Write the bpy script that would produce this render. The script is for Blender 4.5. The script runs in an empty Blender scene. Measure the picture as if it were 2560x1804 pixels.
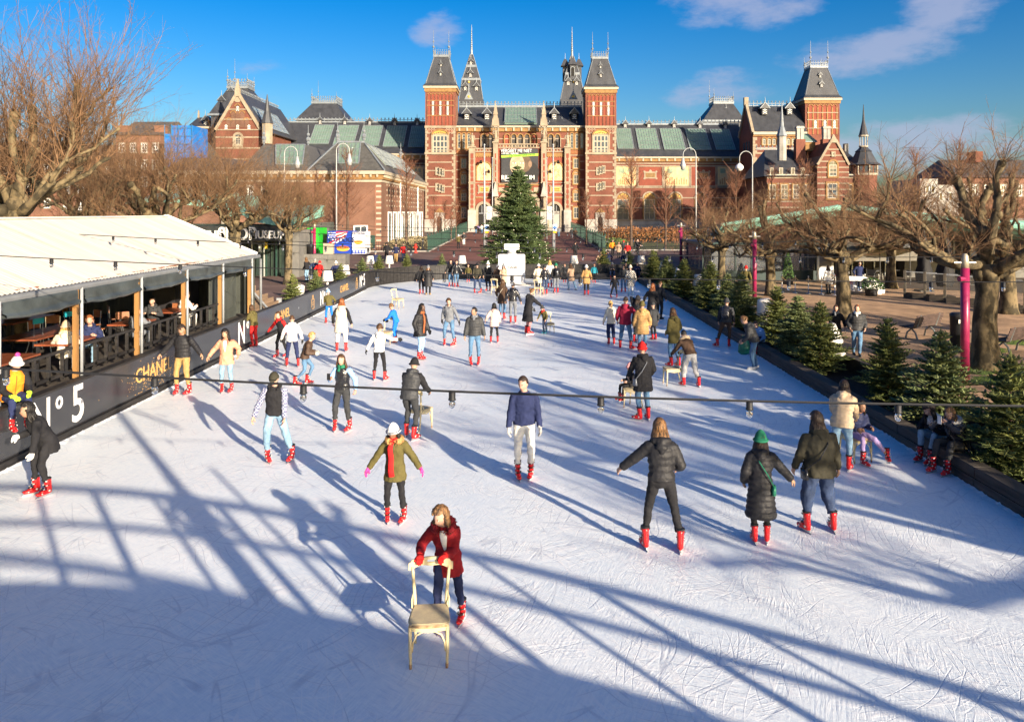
import bpy,bmesh,math,random
import numpy as np
from mathutils import Vector,Matrix
random.seed(7)
scene=bpy.context.scene
COL=scene.collection
PI=math.pi
R=math.radians
# --- camera
FPX,CX,CY,CAMH=1950.0,1306.0,529.0,4.8
cam_data=bpy.data.cameras.new('camera')
cam=bpy.data.objects.new('camera',cam_data)
COL.objects.link(cam)
cam.location=(0,0,CAMH)
cam.rotation_euler=(R(90),0,0)
cam_data.sensor_width=36
cam_data.lens=36*FPX/2560
cam_data.shift_x=(1280-CX)/2560
cam_data.shift_y=-(902-CY)/2560
cam_data.clip_start=0.05
cam_data.clip_end=6000
scene.camera=cam
# --- light and exposure
SUN_EL,SUN_AZ=R(14.5),R(36)
sun_data=bpy.data.lights.new('sun','SUN')
sun=bpy.data.objects.new('sun',sun_data)
COL.objects.link(sun)
sun_data.energy=5.0
sun_data.angle=R(0.5)
sun_data.color=(1.0,0.85,0.66)
d=Vector((-math.sin(SUN_AZ)*math.cos(SUN_EL),math.cos(SUN_AZ)*math.cos(SUN_EL),-math.sin(SUN_EL)))
sun.rotation_euler=d.to_track_quat('-Z','Y').to_euler()
sun.location=(30,-40,30)
scene.view_settings.view_transform='Standard'
scene.view_settings.look='None'
scene.view_settings.exposure=1.16
scene.view_settings.gamma=1.0
scene.cycles.max_bounces=4;scene.cycles.diffuse_bounces=2;scene.cycles.glossy_bounces=2;scene.cycles.transmission_bounces=4
scene.cycles.transparent_max_bounces=6
scene.cycles.use_denoising=True
world=bpy.data.worlds.new('World')
scene.world=world
world.use_nodes=True
def build_world():
 nt=world.node_tree
 N,L=nt.nodes,nt.links
 N.clear()
 out=N.new('ShaderNodeOutputWorld')
 bg=N.new('ShaderNodeBackground')
 bg.inputs['Strength'].default_value=0.105
 sky=N.new('ShaderNodeTexSky')
 sky.sky_type='NISHITA'
 sky.sun_disc=False
 sky.sun_elevation=SUN_EL
 sky.sun_rotation=R(180)-SUN_AZ
 sky.air_density=1.0
 sky.dust_density=1.9
 sky.ozone_density=3.0
 hsv=N.new('ShaderNodeHueSaturation')
 hsv.inputs['Hue'].default_value=0.507
 hsv.inputs['Saturation'].default_value=1.33
 hsv.inputs['Value'].default_value=1.0
 vm=N.new('ShaderNodeVectorMath');vm.operation='SCALE';vm.inputs['Scale'].default_value=.2;L.new(sky.outputs[0],vm.inputs[0])
 gm=N.new('ShaderNodeGamma');gm.inputs['Gamma'].default_value=1.3;L.new(vm.outputs[0],gm.inputs['Color'])
 v2=N.new('ShaderNodeVectorMath');v2.operation='SCALE';v2.inputs['Scale'].default_value=3.85;L.new(gm.outputs[0],v2.inputs[0])
 L.new(v2.outputs[0],hsv.inputs['Color'])
 tc=N.new('ShaderNodeTexCoord')
 sep=N.new('ShaderNodeSeparateXYZ')
 L.new(tc.outputs['Generated'],sep.inputs[0])
 def math_(op,a,b=None,c=None,clamp=False):
  n=N.new('ShaderNodeMath');n.operation=op;n.use_clamp=clamp
  for i,v in enumerate((a,b,c)):
   if v is None:continue
   if isinstance(v,(int,float)):n.inputs[i].default_value=v
   else:L.new(v,n.inputs[i])
  return n.outputs[0]
 az=math_('ARCTAN2',sep.outputs[0],sep.outputs[1])
 el=math_('ARCSINE',sep.outputs[2])
 mp=N.new('ShaderNodeMapping');mp.inputs['Scale'].default_value=(7,7,17)
 L.new(tc.outputs['Generated'],mp.inputs[0])
 nz=N.new('ShaderNodeTexNoise');nz.inputs['Scale'].default_value=1.6
 nz.inputs['Detail'].default_value=9;nz.inputs['Roughness'].default_value=0.62
 L.new(mp.outputs[0],nz.inputs['Vector'])
 blobs=[(16.0,15.0,6.5,3.0,1.05),(24.0,10.6,6.5,2.0,1.05),(-6.0,13.1,2.6,1.8,.8),(29.0,13.6,4.5,3.0,.95),(27.0,4.2,9.0,2.4,1.0),(-18.0,9.8,3.5,.8,.45),(-33.0,15.5,4.0,2.2,.6),(-18.5,8.0,2.0,.8,.5),(13.8,8.6,4.5,1.8,.8),(-33.5,5.0,6.0,2.0,.7),(12.5,9.0,2.0,.8,.4),(50,13,9,3,.8),(-60,12,12,3,.7),(100,20,16,4,.8),(-120,22,14,4,.7),(160,30,18,5,.7)]
 total=None
 for a,e,wa,we,dn in blobs:
  da=math_('MULTIPLY',math_('SUBTRACT',az,R(a)),1/R(wa))
  de=math_('MULTIPLY',math_('SUBTRACT',el,R(e)),1/R(we))
  r2=math_('ADD',math_('MULTIPLY',da,da),math_('MULTIPLY',de,de))
  m=math_('MULTIPLY',math_('SUBTRACT',1.0,r2,clamp=True),dn)
  total=m if total is None else math_('MAXIMUM',total,m)
 v=math_('ADD',math_('MULTIPLY',total,.95),math_('MULTIPLY',math_('SUBTRACT',nz.outputs['Fac'],.5),2.4))
 has=math_('MULTIPLY',total,6.0,clamp=True)
 ramp=N.new('ShaderNodeMapRange');ramp.interpolation_type='SMOOTHSTEP'
 ramp.inputs['From Min'].default_value=.22;ramp.inputs['From Max'].default_value=1.05
 L.new(v,ramp.inputs['Value'])
 fac=math_('MULTIPLY',math_('MULTIPLY',ramp.outputs[0],has),.66)
 mix=N.new('ShaderNodeMix');mix.data_type='RGBA'
 L.new(fac,mix.inputs['Factor'])
 L.new(hsv.outputs[0],mix.inputs['A'])
 mix.inputs['B'].default_value=(2.05,2.2,3.0,1)
 L.new(mix.outputs['Result'],bg.inputs['Color'])
 L.new(bg.outputs[0],out.inputs['Surface'])
build_world()
# --- measuring helpers
def GZ(y):
 if y<57:return 0.10
 return 0.10+0.85*min(1.0,(y-57)/93.0)
def G(px,py,z=0.0):
 dd=FPX*(CAMH-z)/(py-CY)
 return Vector(((px-CX)*dd/FPX,dd,z))
def GD(px,py,z=0.0):
 return G(px*1.11498,py*1.11498,z)
def XA(px,dd):return(px-CX)*dd/FPX
def ZA(py,dd):return CAMH-(py-CY)*dd/FPX
# --- mesh builder
WM={}
class MB:
 def __init__(s):
  s.v=[];s.f=[];s.m=[];s.cur=0
 def add(s,verts,faces,mi=None):
  o=len(s.v);mi=s.cur if mi is None else mi
  s.v.extend([tuple(p)for p in verts])
  s.f.extend([tuple(i+o for i in f)for f in faces])
  s.m.extend([mi]*len(faces));return s
 def box(s,x0,x1,y0,y1,z0,z1,mi=None):
  return s.add([(x0,y0,z0),(x1,y0,z0),(x1,y1,z0),(x0,y1,z0),(x0,y0,z1),(x1,y0,z1),(x1,y1,z1),(x0,y1,z1)],[(3,2,1,0),(4,5,6,7),(0,1,5,4),(1,2,6,5),(2,3,7,6),(3,0,4,7)],mi)
 def bar(s,a,b,w,h=None,mi=None,up=(0,0,1)):
  a=Vector(a);b=Vector(b);h=h or w
  t=(b-a).normalized();u=Vector(up)
  if abs(t.dot(u))>.98:u=Vector((0,1,0))
  n=t.cross(u).normalized();u=n.cross(t)
  n=n*w/2;u=u*h/2
  vs=[a-n-u,a+n-u,a+n+u,a-n+u,b-n-u,b+n-u,b+n+u,b-n+u]
  return s.add(vs,[(0,1,2,3),(7,6,5,4),(4,5,1,0),(5,6,2,1),(6,7,3,2),(7,4,0,3)],mi)
 def tube(s,pts,rad,n=8,mi=None,cap=True,ry=None,up=None):
  pts=[Vector(p)for p in pts];k=len(pts)
  if isinstance(rad,(int,float)):rad=[rad]*k
  if ry is None:ry=rad
  elif isinstance(ry,(int,float)):ry=[ry]*k
  ref=Vector(up)if up else None
  vs=[]
  nprev=None
  for i,p in enumerate(pts):
   t=(pts[min(i+1,k-1)]-pts[max(i-1,0)])
   t=t.normalized()if t.length>1e-9 else Vector((0,0,1))
   if nprev is None:
    u=ref if ref is not None else(Vector((0,0,1))if abs(t.z)<.9 else Vector((0,1,0)))
    nn=(u-t*u.dot(t))
    if nn.length<1e-6:nn=Vector((1,0,0))-t*t.x
    nn.normalize()
   else:
    nn=nprev-t*nprev.dot(t)
    nn=nn.normalized()if nn.length>1e-6 else nprev
   nprev=nn
   bb=t.cross(nn)
   for j in range(n):
    a=2*PI*j/n
    vs.append(p+bb*(math.cos(a)*rad[i])+nn*(math.sin(a)*ry[i]))
  fs=[]
  for i in range(k-1):
   for j in range(n):
    j2=(j+1)%n
    fs.append((i*n+j,i*n+j2,(i+1)*n+j2,(i+1)*n+j))
  if cap:
   fs.append(tuple(range(n-1,-1,-1)));fs.append(tuple((k-1)*n+j for j in range(n)))
  return s.add(vs,fs,mi)
 def lathe(s,prof,n=12,c=(0,0,0),mi=None,cap=True):
  vs=[];fs=[]
  for r,z in prof:
   for j in range(n):
    a=2*PI*j/n
    vs.append((c[0]+r*math.cos(a),c[1]+r*math.sin(a),c[2]+z))
  for i in range(len(prof)-1):
   for j in range(n):
    j2=(j+1)%n
    fs.append((i*n+j,i*n+j2,(i+1)*n+j2,(i+1)*n+j))
  if cap:
   fs.append(tuple(range(n-1,-1,-1)));fs.append(tuple((len(prof)-1)*n+j for j in range(n)))
  return s.add(vs,fs,mi)
 def prism(s,poly,y0,y1,mi=None,axis='y'):
  n=len(poly)
  if axis=='y':vs=[(p[0],y0,p[1])for p in poly]+[(p[0],y1,p[1])for p in poly]
  elif axis=='x':vs=[(y0,p[0],p[1])for p in poly]+[(y1,p[0],p[1])for p in poly]
  else:vs=[(p[0],p[1],y0)for p in poly]+[(p[0],p[1],y1)for p in poly]
  fs=[tuple(range(n)),tuple(range(2*n-1,n-1,-1))]
  for i in range(n):
   j=(i+1)%n
   fs.append((i,i+n,j+n,j))
  return s.add(vs,fs,mi)
 def frustum(s,b,t,mi=None):
  vs=[(b[0],b[2],b[4]),(b[1],b[2],b[4]),(b[1],b[3],b[4]),(b[0],b[3],b[4]),(t[0],t[2],t[4]),(t[1],t[2],t[4]),(t[1],t[3],t[4]),(t[0],t[3],t[4])]
  return s.add(vs,[(3,2,1,0),(4,5,6,7),(0,1,5,4),(1,2,6,5),(2,3,7,6),(3,0,4,7)],mi)
 def ball(s,c,r,n=10,m=7,mi=None):
  if isinstance(r,(int,float)):r=(r,r,r)
  vs=[(c[0],c[1],c[2]-r[2])]
  for i in range(1,m):
   t=PI*i/m-PI/2
   for j in range(n):
    a=2*PI*j/n
    vs.append((c[0]+r[0]*math.cos(t)*math.cos(a),c[1]+r[1]*math.cos(t)*math.sin(a),c[2]+r[2]*math.sin(t)))
  vs.append((c[0],c[1],c[2]+r[2]))
  fs=[]
  for j in range(n):fs.append((0,1+(j+1)%n,1+j))
  for i in range(m-2):
   for j in range(n):
    fs.append((1+i*n+j,1+i*n+(j+1)%n,1+(i+1)*n+(j+1)%n,1+(i+1)*n+j))
  l=len(vs)-1
  for j in range(n):fs.append((l,1+(m-2)*n+j,1+(m-2)*n+(j+1)%n))
  return s.add(vs,fs,mi)
 def mesh(s,name,mats,smooth=False):
  me=bpy.data.meshes.new(name)
  me.from_pydata(s.v,[],s.f)
  if not isinstance(mats,(list,tuple)):mats=[mats]
  for m in mats:me.materials.append(m)
  if any(s.m):me.polygons.foreach_set('material_index',s.m)
  if smooth:me.polygons.foreach_set('use_smooth',[True]*len(s.f))
  me.update();return me
 def build(s,name,mats,parent=None,smooth=False,world=False):
  if world and parent is not None:
   inv=WM[parent.name].inverted()
   s.v=[tuple(inv@Vector(p))for p in s.v]
  return link(name,s.mesh(name,mats,smooth),parent)
def link(name,me,parent=None,loc=None,rot=None,scale=None):
 o=bpy.data.objects.new(name,me);COL.objects.link(o)
 if parent is not None:o.parent=parent
 if loc is not None:o.location=loc
 if rot is not None:o.rotation_euler=rot
 if scale is not None:o.scale=scale
 base=WM.get(parent.name,Matrix())if parent is not None else Matrix()
 WM[o.name]=base@Matrix.LocRotScale(o.location,o.rotation_euler,o.scale)
 return o
def tag(o,label=None,cat=None,group=None,kind=None):
 if label:o['label']=label
 if cat:o['category']=cat
 if group:o['group']=group
 if kind:o['kind']=kind
 return o
def thing(name,label,cat,loc=(0,0,0),rz=0,group=None,scale=None):
 return tag(link(name,None,None,loc,(0,0,rz),scale),label,cat,group)
def copy_tree(o,parent=None,loc=None,rz=None,label=None,scale=None):
 c=o.copy();COL.objects.link(c)
 if parent is not None:c.parent=parent
 if loc is not None:c.location=loc
 if rz is not None:c.rotation_euler=(0,0,rz)
 if scale is not None:c.scale=scale if isinstance(scale,tuple)else(scale,)*3
 if label:c['label']=label
 WM[c.name]=Matrix.LocRotScale(c.location,c.rotation_euler,c.scale)
 for ch in list(o.children):copy_tree(ch,c)
 return c
def text_mesh(s,size=1.0,ext=.004,bold=0.0,space=1.0,align='CENTER'):
 cu=bpy.data.curves.new('lettering','FONT');cu.body=s;cu.size=size;cu.extrude=ext
 cu.offset=bold;cu.space_character=space;cu.align_x=align;cu.align_y='CENTER';cu.resolution_u=3
 ob=bpy.data.objects.new('lettering',cu)
 me=bpy.data.meshes.new_from_object(ob)
 bpy.data.objects.remove(ob);bpy.data.curves.remove(cu)
 return me
def text(s,size,m,parent,loc,rot,name='lettering',ext=.004,bold=0.0,space=1.0,sx=1.0):
 me=text_mesh(s,size,ext,bold,space);me.materials.clear();me.materials.append(m)
 return link(name,me,parent,loc,rot,(sx,1,1))
 # --- materials
MATS={}
def mat(name,col,rough=.7,metal=0.0,var=.12,vs=3.0,bump=0.0,bs=25.0,spec=.4,col2=None,coat=0.0,detail=4,island=0.0,coord='Object',stretch=None,emit=None,alpha=None,trans=0.0,contrast=.18):
 if name in MATS:return MATS[name]
 m=bpy.data.materials.new(name);m.use_nodes=True
 nt=m.node_tree;N,L=nt.nodes,nt.links
 b=N['Principled BSDF']
 b.inputs['Roughness'].default_value=rough;b.inputs['Metallic'].default_value=metal
 b.inputs['Specular IOR Level'].default_value=spec
 b.inputs['Coat Weight'].default_value=coat
 if trans:b.inputs['Transmission Weight'].default_value=trans
 if alpha is not None:b.inputs['Alpha'].default_value=alpha
 tc=N.new('ShaderNodeTexCoord');vec=tc.outputs[coord]
 if stretch:
  mp=N.new('ShaderNodeMapping');mp.inputs['Scale'].default_value=stretch
  L.new(vec,mp.inputs[0]);vec=mp.outputs[0]
 c=(*col,1)
 if var or col2:
  nz=N.new('ShaderNodeTexNoise');nz.inputs['Scale'].default_value=vs;nz.inputs['Detail'].default_value=detail
  nz.inputs['Roughness'].default_value=.6
  L.new(vec,nz.inputs['Vector'])
  mx=N.new('ShaderNodeMix');mx.data_type='RGBA'
  rr=N.new('ShaderNodeMapRange');rr.inputs['From Min'].default_value=.5-contrast;rr.inputs['From Max'].default_value=.5+contrast
  L.new(nz.outputs['Fac'],rr.inputs['Value']);L.new(rr.outputs[0],mx.inputs['Factor'])
  if col2:mx.inputs['A'].default_value=c;mx.inputs['B'].default_value=(*col2,1)
  else:
   mx.inputs['A'].default_value=(*[x*(1-var)for x in col],1)
   mx.inputs['B'].default_value=(*[min(1,x*(1+var))for x in col],1)
  res=mx.outputs['Result']
  if island:
   ge=N.new('ShaderNodeNewGeometry');h=N.new('ShaderNodeHueSaturation')
   r2=N.new('ShaderNodeMapRange');r2.inputs['To Min'].default_value=1-island;r2.inputs['To Max'].default_value=1+island
   L.new(ge.outputs['Random Per Island'],r2.inputs['Value']);L.new(r2.outputs[0],h.inputs['Value'])
   L.new(res,h.inputs['Color']);res=h.outputs[0]
  L.new(res,b.inputs['Base Color'])
 else:
  b.inputs['Base Color'].default_value=c
 if bump:
  n2=N.new('ShaderNodeTexNoise');n2.inputs['Scale'].default_value=bs;n2.inputs['Detail'].default_value=5
  L.new(vec,n2.inputs['Vector'])
  bp=N.new('ShaderNodeBump');bp.inputs['Strength'].default_value=bump;bp.inputs['Distance'].default_value=.02
  L.new(n2.outputs['Fac'],bp.inputs['Height']);L.new(bp.outputs[0],b.inputs['Normal'])
 if emit:
  b.inputs['Emission Color'].default_value=(*emit[:3],1);b.inputs['Emission Strength'].default_value=emit[3]
 m.diffuse_color=c
 MATS[name]=m;return m
def mat_brick(name,c1,c2,mortar,scale=1.0,axis='xz',bw=.24,bh=.075,rough=.85):
 m=bpy.data.materials.new(name);m.use_nodes=True
 nt=m.node_tree;N,L=nt.nodes,nt.links;b=N['Principled BSDF'];b.inputs['Roughness'].default_value=rough
 b.inputs['Specular IOR Level'].default_value=.25
 tc=N.new('ShaderNodeTexCoord');sp=N.new('ShaderNodeSeparateXYZ');cb=N.new('ShaderNodeCombineXYZ')
 L.new(tc.outputs['Object'],sp.inputs[0])
 if axis=='xz':
  ad=N.new('ShaderNodeMath');L.new(sp.outputs[0],ad.inputs[0]);L.new(sp.outputs[1],ad.inputs[1])
  L.new(ad.outputs[0],cb.inputs[0]);L.new(sp.outputs[2],cb.inputs[1])
 else:
  L.new(sp.outputs[0],cb.inputs[0]);L.new(sp.outputs[1],cb.inputs[1])
 br=N.new('ShaderNodeTexBrick');br.inputs['Scale'].default_value=scale
 br.inputs['Color1'].default_value=(*c1,1);br.inputs['Color2'].default_value=(*c2,1);br.inputs['Mortar'].default_value=(*mortar,1)
 br.inputs['Brick Width'].default_value=bw;br.inputs['Row Height'].default_value=bh;br.inputs['Mortar Size'].default_value=.012
 L.new(cb.outputs[0],br.inputs['Vector'])
 nz=N.new('ShaderNodeTexNoise');nz.inputs['Scale'].default_value=.35;nz.inputs['Detail'].default_value=6
 L.new(tc.outputs['Object'],nz.inputs['Vector'])
 rr=N.new('ShaderNodeMapRange');rr.inputs['From Min'].default_value=.3;rr.inputs['From Max'].default_value=.7
 rr.inputs['To Min'].default_value=.72;rr.inputs['To Max'].default_value=1.22
 L.new(nz.outputs['Fac'],rr.inputs['Value'])
 h=N.new('ShaderNodeHueSaturation');L.new(br.outputs['Color'],h.inputs['Color']);L.new(rr.outputs[0],h.inputs['Value'])
 L.new(h.outputs[0],b.inputs['Base Color'])
 bp=N.new('ShaderNodeBump');bp.inputs['Strength'].default_value=.35;bp.inputs['Distance'].default_value=.01;bp.invert=True
 L.new(br.outputs['Fac'],bp.inputs['Height']);L.new(bp.outputs[0],b.inputs['Normal'])
 MATS[name]=m;return m
def mat_ice():
 m=bpy.data.materials.new('scratched_ice');m.use_nodes=True
 nt=m.node_tree;N,L=nt.nodes,nt.links;b=N['Principled BSDF']
 tc=N.new('ShaderNodeTexCoord')
 def mth(op,a,bb,clamp=False):
  n=N.new('ShaderNodeMath');n.operation=op;n.use_clamp=clamp
  for i,v in enumerate((a,bb)):
   if isinstance(v,(int,float)):n.inputs[i].default_value=v
   else:L.new(v,n.inputs[i])
  return n.outputs[0]
 def noise(vec,sc,det,ro=.5):
  n=N.new('ShaderNodeTexNoise');n.inputs['Scale'].default_value=sc;n.inputs['Detail'].default_value=det;n.inputs['Roughness'].default_value=ro
  L.new(vec,n.inputs['Vector']);return n
 obj=tc.outputs['Object']
 warp=noise(obj,.55,1)
 wm=N.new('ShaderNodeVectorMath');wm.operation='MULTIPLY_ADD'
 L.new(warp.outputs['Color'],wm.inputs[0]);wm.inputs[1].default_value=(.7,.7,0);L.new(obj,wm.inputs[2])
 def turned(ang,sx,sy,k,raw=False):
  mp=N.new('ShaderNodeMapping');mp.inputs['Rotation'].default_value=(0,0,R(ang));mp.inputs['Location'].default_value=(k*3.1,k*7.7,0);L.new(obj if raw else wm.outputs[0],mp.inputs[0])
  m2=N.new('ShaderNodeMapping');m2.inputs['Scale'].default_value=(sx,sy,1);L.new(mp.outputs[0],m2.inputs[0]);return m2.outputs[0]
 def gate(sc,lo,hi,k):
  mp=N.new('ShaderNodeMapping');mp.inputs['Location'].default_value=(k*11.3,k*5.1,k);L.new(obj,mp.inputs[0])
  g=N.new('ShaderNodeMapRange');g.inputs['From Min'].default_value=lo;g.inputs['From Max'].default_value=hi
  L.new(noise(mp.outputs[0],sc,2).outputs['Fac'],g.inputs['Value']);return g.outputs[0]
 GT=[gate(.8,.46,.58,1),gate(1.3,.46,.58,7)]
 def lines(specs,base):
  tot=None
  for k,(ang,sx,sy,w,gs)in enumerate(specs):
   nz=noise(turned(ang,sx,sy,k+base),1.0,0)
   a=mth('ABSOLUTE',mth('SUBTRACT',nz.outputs['Fac'],.5),0)
   ln=mth('MULTIPLY',mth('SUBTRACT',1.0,mth('MULTIPLY',a,1/w),clamp=True),GT[k%2])
   tot=ln if tot is None else mth('MAXIMUM',tot,ln)
  return tot
 dark=lines([(15,.30,5,.020,.8),(55,.25,4.5,.018,.7),(100,.3,5,.020,.9),(140,.28,4,.018,.8)],0)
 white=lines([(30,.9,10,.042,1.4),(70,.8,9,.038,1.2),(118,1.0,11,.042,1.5),(160,.8,10,.04,1.2)],10)
 st1=noise(turned(38,4.5,38,20,True),1.0,2,.65).outputs['Fac'];st2=noise(turned(112,4.5,34,21,True),1.0,2,.65).outputs['Fac']
 g1=gate(1.2,.40,.60,30)
 st=mth('ADD',mth('MULTIPLY',st1,g1),mth('MULTIPLY',st2,mth('SUBTRACT',1.0,g1)))
 big=noise(obj,.22,3);mid=noise(obj,9,4,.75)
 cr=N.new('ShaderNodeValToRGB')
 cr.color_ramp.elements[0].position=.39;cr.color_ramp.elements[0].color=(.70,.79,.86,1)
 cr.color_ramp.elements[1].position=.57;cr.color_ramp.elements[1].color=(.93,.965,.965,1)
 add=mth('ADD',mth('MULTIPLY',big.outputs['Fac'],.40),mth('ADD',mth('MULTIPLY',mid.outputs['Fac'],.2),mth('MULTIPLY',st,.40)))
 L.new(add,cr.inputs[0])
 mx=N.new('ShaderNodeMix');mx.data_type='RGBA';L.new(mth('MULTIPLY',white,.8),mx.inputs['Factor'])
 L.new(cr.outputs[0],mx.inputs['A']);mx.inputs['B'].default_value=(.96,.96,.95,1)
 m3=N.new('ShaderNodeMix');m3.data_type='RGBA';L.new(mth('MULTIPLY',dark,.42),m3.inputs['Factor'])
 L.new(mx.outputs['Result'],m3.inputs['A']);m3.inputs['B'].default_value=(.40,.45,.54,1)
 L.new(m3.outputs['Result'],b.inputs['Base Color'])
 b.inputs['Specular IOR Level'].default_value=.35
 rr=N.new('ShaderNodeMapRange');rr.inputs['To Min'].default_value=.25;rr.inputs['To Max'].default_value=.6
 L.new(st,rr.inputs['Value']);L.new(rr.outputs[0],b.inputs['Roughness'])
 hgt=mth('ADD',mth('ADD',mth('MULTIPLY',dark,-.35),mth('MULTIPLY',white,.25)),mth('ADD',mth('MULTIPLY',st,.75),mth('MULTIPLY',mid.outputs['Fac'],.9)))
 bp=N.new('ShaderNodeBump');bp.inputs['Strength'].default_value=.5;bp.inputs['Distance'].default_value=.012
 L.new(hgt,bp.inputs['Height']);L.new(bp.outputs[0],b.inputs['Normal'])
 return m
M_ICE=mat_ice()
M_GRAVEL=mat('gravel',(.44,.275,.155),.95,var=.35,vs=.9,bump=.7,bs=60,detail=9)
M_PAVE=mat_brick('street_brick',(.17,.105,.088),(.24,.145,.118),(.13,.10,.09),axis='xy',bw=.2,bh=.07)
M_PASSAGE=mat_brick('passage_brick',(.21,.085,.066),(.27,.105,.078),(.16,.09,.075),axis='xy',bw=.2,bh=.07)
M_EARTH=mat('town_ground',(.14,.11,.085),.95,var=.3,vs=.05)
M_BLACKWOOD=mat('black_stained_wood',(.022,.020,.019),.55,var=.5,vs=2.5,bump=.3,bs=14,stretch=(1,1,6))
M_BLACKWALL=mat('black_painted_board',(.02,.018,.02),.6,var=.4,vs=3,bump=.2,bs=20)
M_PLANK=mat('weathered_plank',(.075,.062,.05),.8,var=.45,vs=3,bump=.5,bs=18,stretch=(1,.25,4))
M_MULCH=mat('dark_mulch',(.018,.014,.011),.95,var=.5,vs=12,bump=.9,bs=30)
M_STONE=mat('sand_stone',(.28,.23,.168),.85,var=.2,vs=.8,bump=.2,bs=6)
M_GREYSTONE=mat('grey_stone',(.33,.31,.28),.85,var=.25,vs=.7,bump=.3,bs=4)
M_BRICK=mat_brick('museum_brick',(.155,.050,.034),(.19,.064,.042),(.16,.078,.056))
M_REDPANEL=mat('red_plaster',(.215,.055,.033),.85,var=.15,vs=.8)
M_DARKBRICK=mat_brick('brown_brick',(.145,.066,.046),(.18,.084,.057),(.19,.125,.09))
M_OLDBRICK=mat_brick('old_house_brick',(.20,.085,.058),(.25,.11,.07),(.22,.14,.1))
M_SLATE=mat('slate',(.045,.048,.056),.5,var=.25,vs=1.2,bump=.3,bs=8,stretch=(1,1,.25))
M_SLATE2=mat('grey_slate',(.085,.083,.078),.6,var=.3,vs=2.5,bump=.3,bs=8)
M_LEAD=mat('zinc',(.20,.225,.25),.5,metal=.2,var=.2,vs=2)
M_YELLOW=mat('yellow_brick_trim',(.25,.14,.052),.8,var=.25,vs=2)
M_GOLD=mat('gilding',(.55,.36,.08),.45,metal=.4,var=.15,vs=3)
M_CREAM=mat('cream_paint',(.36,.32,.25),.6,var=.08,vs=2)
M_SKYGLASS=mat('green_roof_glass',(.15,.225,.185),.22,var=.12,vs=.6,spec=.6)
M_WINGLASS=mat('window_glass',(.055,.07,.085),.12,var=.3,vs=.6,spec=.7)
M_DARK=mat('dark_interior',(.012,.011,.010),.8,var=.2)
M_COPPER=mat('copper_patina',(.16,.40,.32),.7,var=.25,vs=1.2,bump=.15,bs=5,col2=(.26,.52,.42))
M_WHITE=mat('white_plastic',(.72,.71,.69),.4,var=.02)
M_WHITEPAINT=mat('white_paint',(.78,.77,.74),.5,var=.06)
M_STEEL=mat('brushed_steel',(.55,.56,.57),.35,metal=.9,var=.1)
M_GREYMETAL=mat('grey_painted_metal',(.36,.38,.40),.45,metal=.2,var=.1)
M_GREENPAINT=mat('dark_green_paint',(.022,.06,.045),.5,var=.25)
M_MAROON=mat('maroon_paint',(.27,.018,.075),.35,var=.12,vs=2,coat=.3)
M_BLACK=mat('black_rubber',(.014,.014,.015),.5,var=.1)
M_BLACKMETAL=mat('black_metal',(.02,.02,.022),.4,var=.2)
M_BARK=mat('plane_bark',(.165,.125,.068),.9,var=.4,contrast=.07,vs=4.0,bump=1.0,bs=7,col2=(.042,.033,.018),stretch=(1,1,.55),detail=9)
M_TWIG=mat('twigs',(.175,.10,.052),.85,var=.25,vs=1.5,island=.3)
M_TWIGRED=mat('red_twigs',(.19,.085,.05),.85,var=.25,vs=1.5,island=.3)
M_SPRUCE=mat('spruce_needles',(.085,.115,.032),.65,var=.3,vs=2.5,island=.5,col2=(.175,.185,.055))
M_SPRUCE2=mat('blue_spruce_needles',(.08,.115,.045),.65,var=.3,vs=2.5,island=.5,col2=(.165,.185,.07))
M_SPRUCEDEEP=mat('christmas_tree_needles',(.042,.078,.026),.65,var=.3,vs=1.0,island=.5,col2=(.115,.15,.058))
M_SPRUCEBARK=mat('spruce_bark',(.07,.045,.028),.9,var=.3,bump=.5)
M_GRASS=mat('moss',(.10,.15,.025),.95,var=.4,vs=8,bump=.8,bs=40)
M_BULB=mat('clear_bulb',(.55,.55,.52),.05,var=0,spec=.6,trans=.95)
M_WOODPOST=mat('yellow_timber',(.30,.155,.05),.7,var=.2,vs=4,stretch=(1,1,.15))
M_CONCRETE=mat('concrete',(.15,.145,.135),.85,var=.18,vs=1.5,bump=.2,bs=15)
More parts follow.
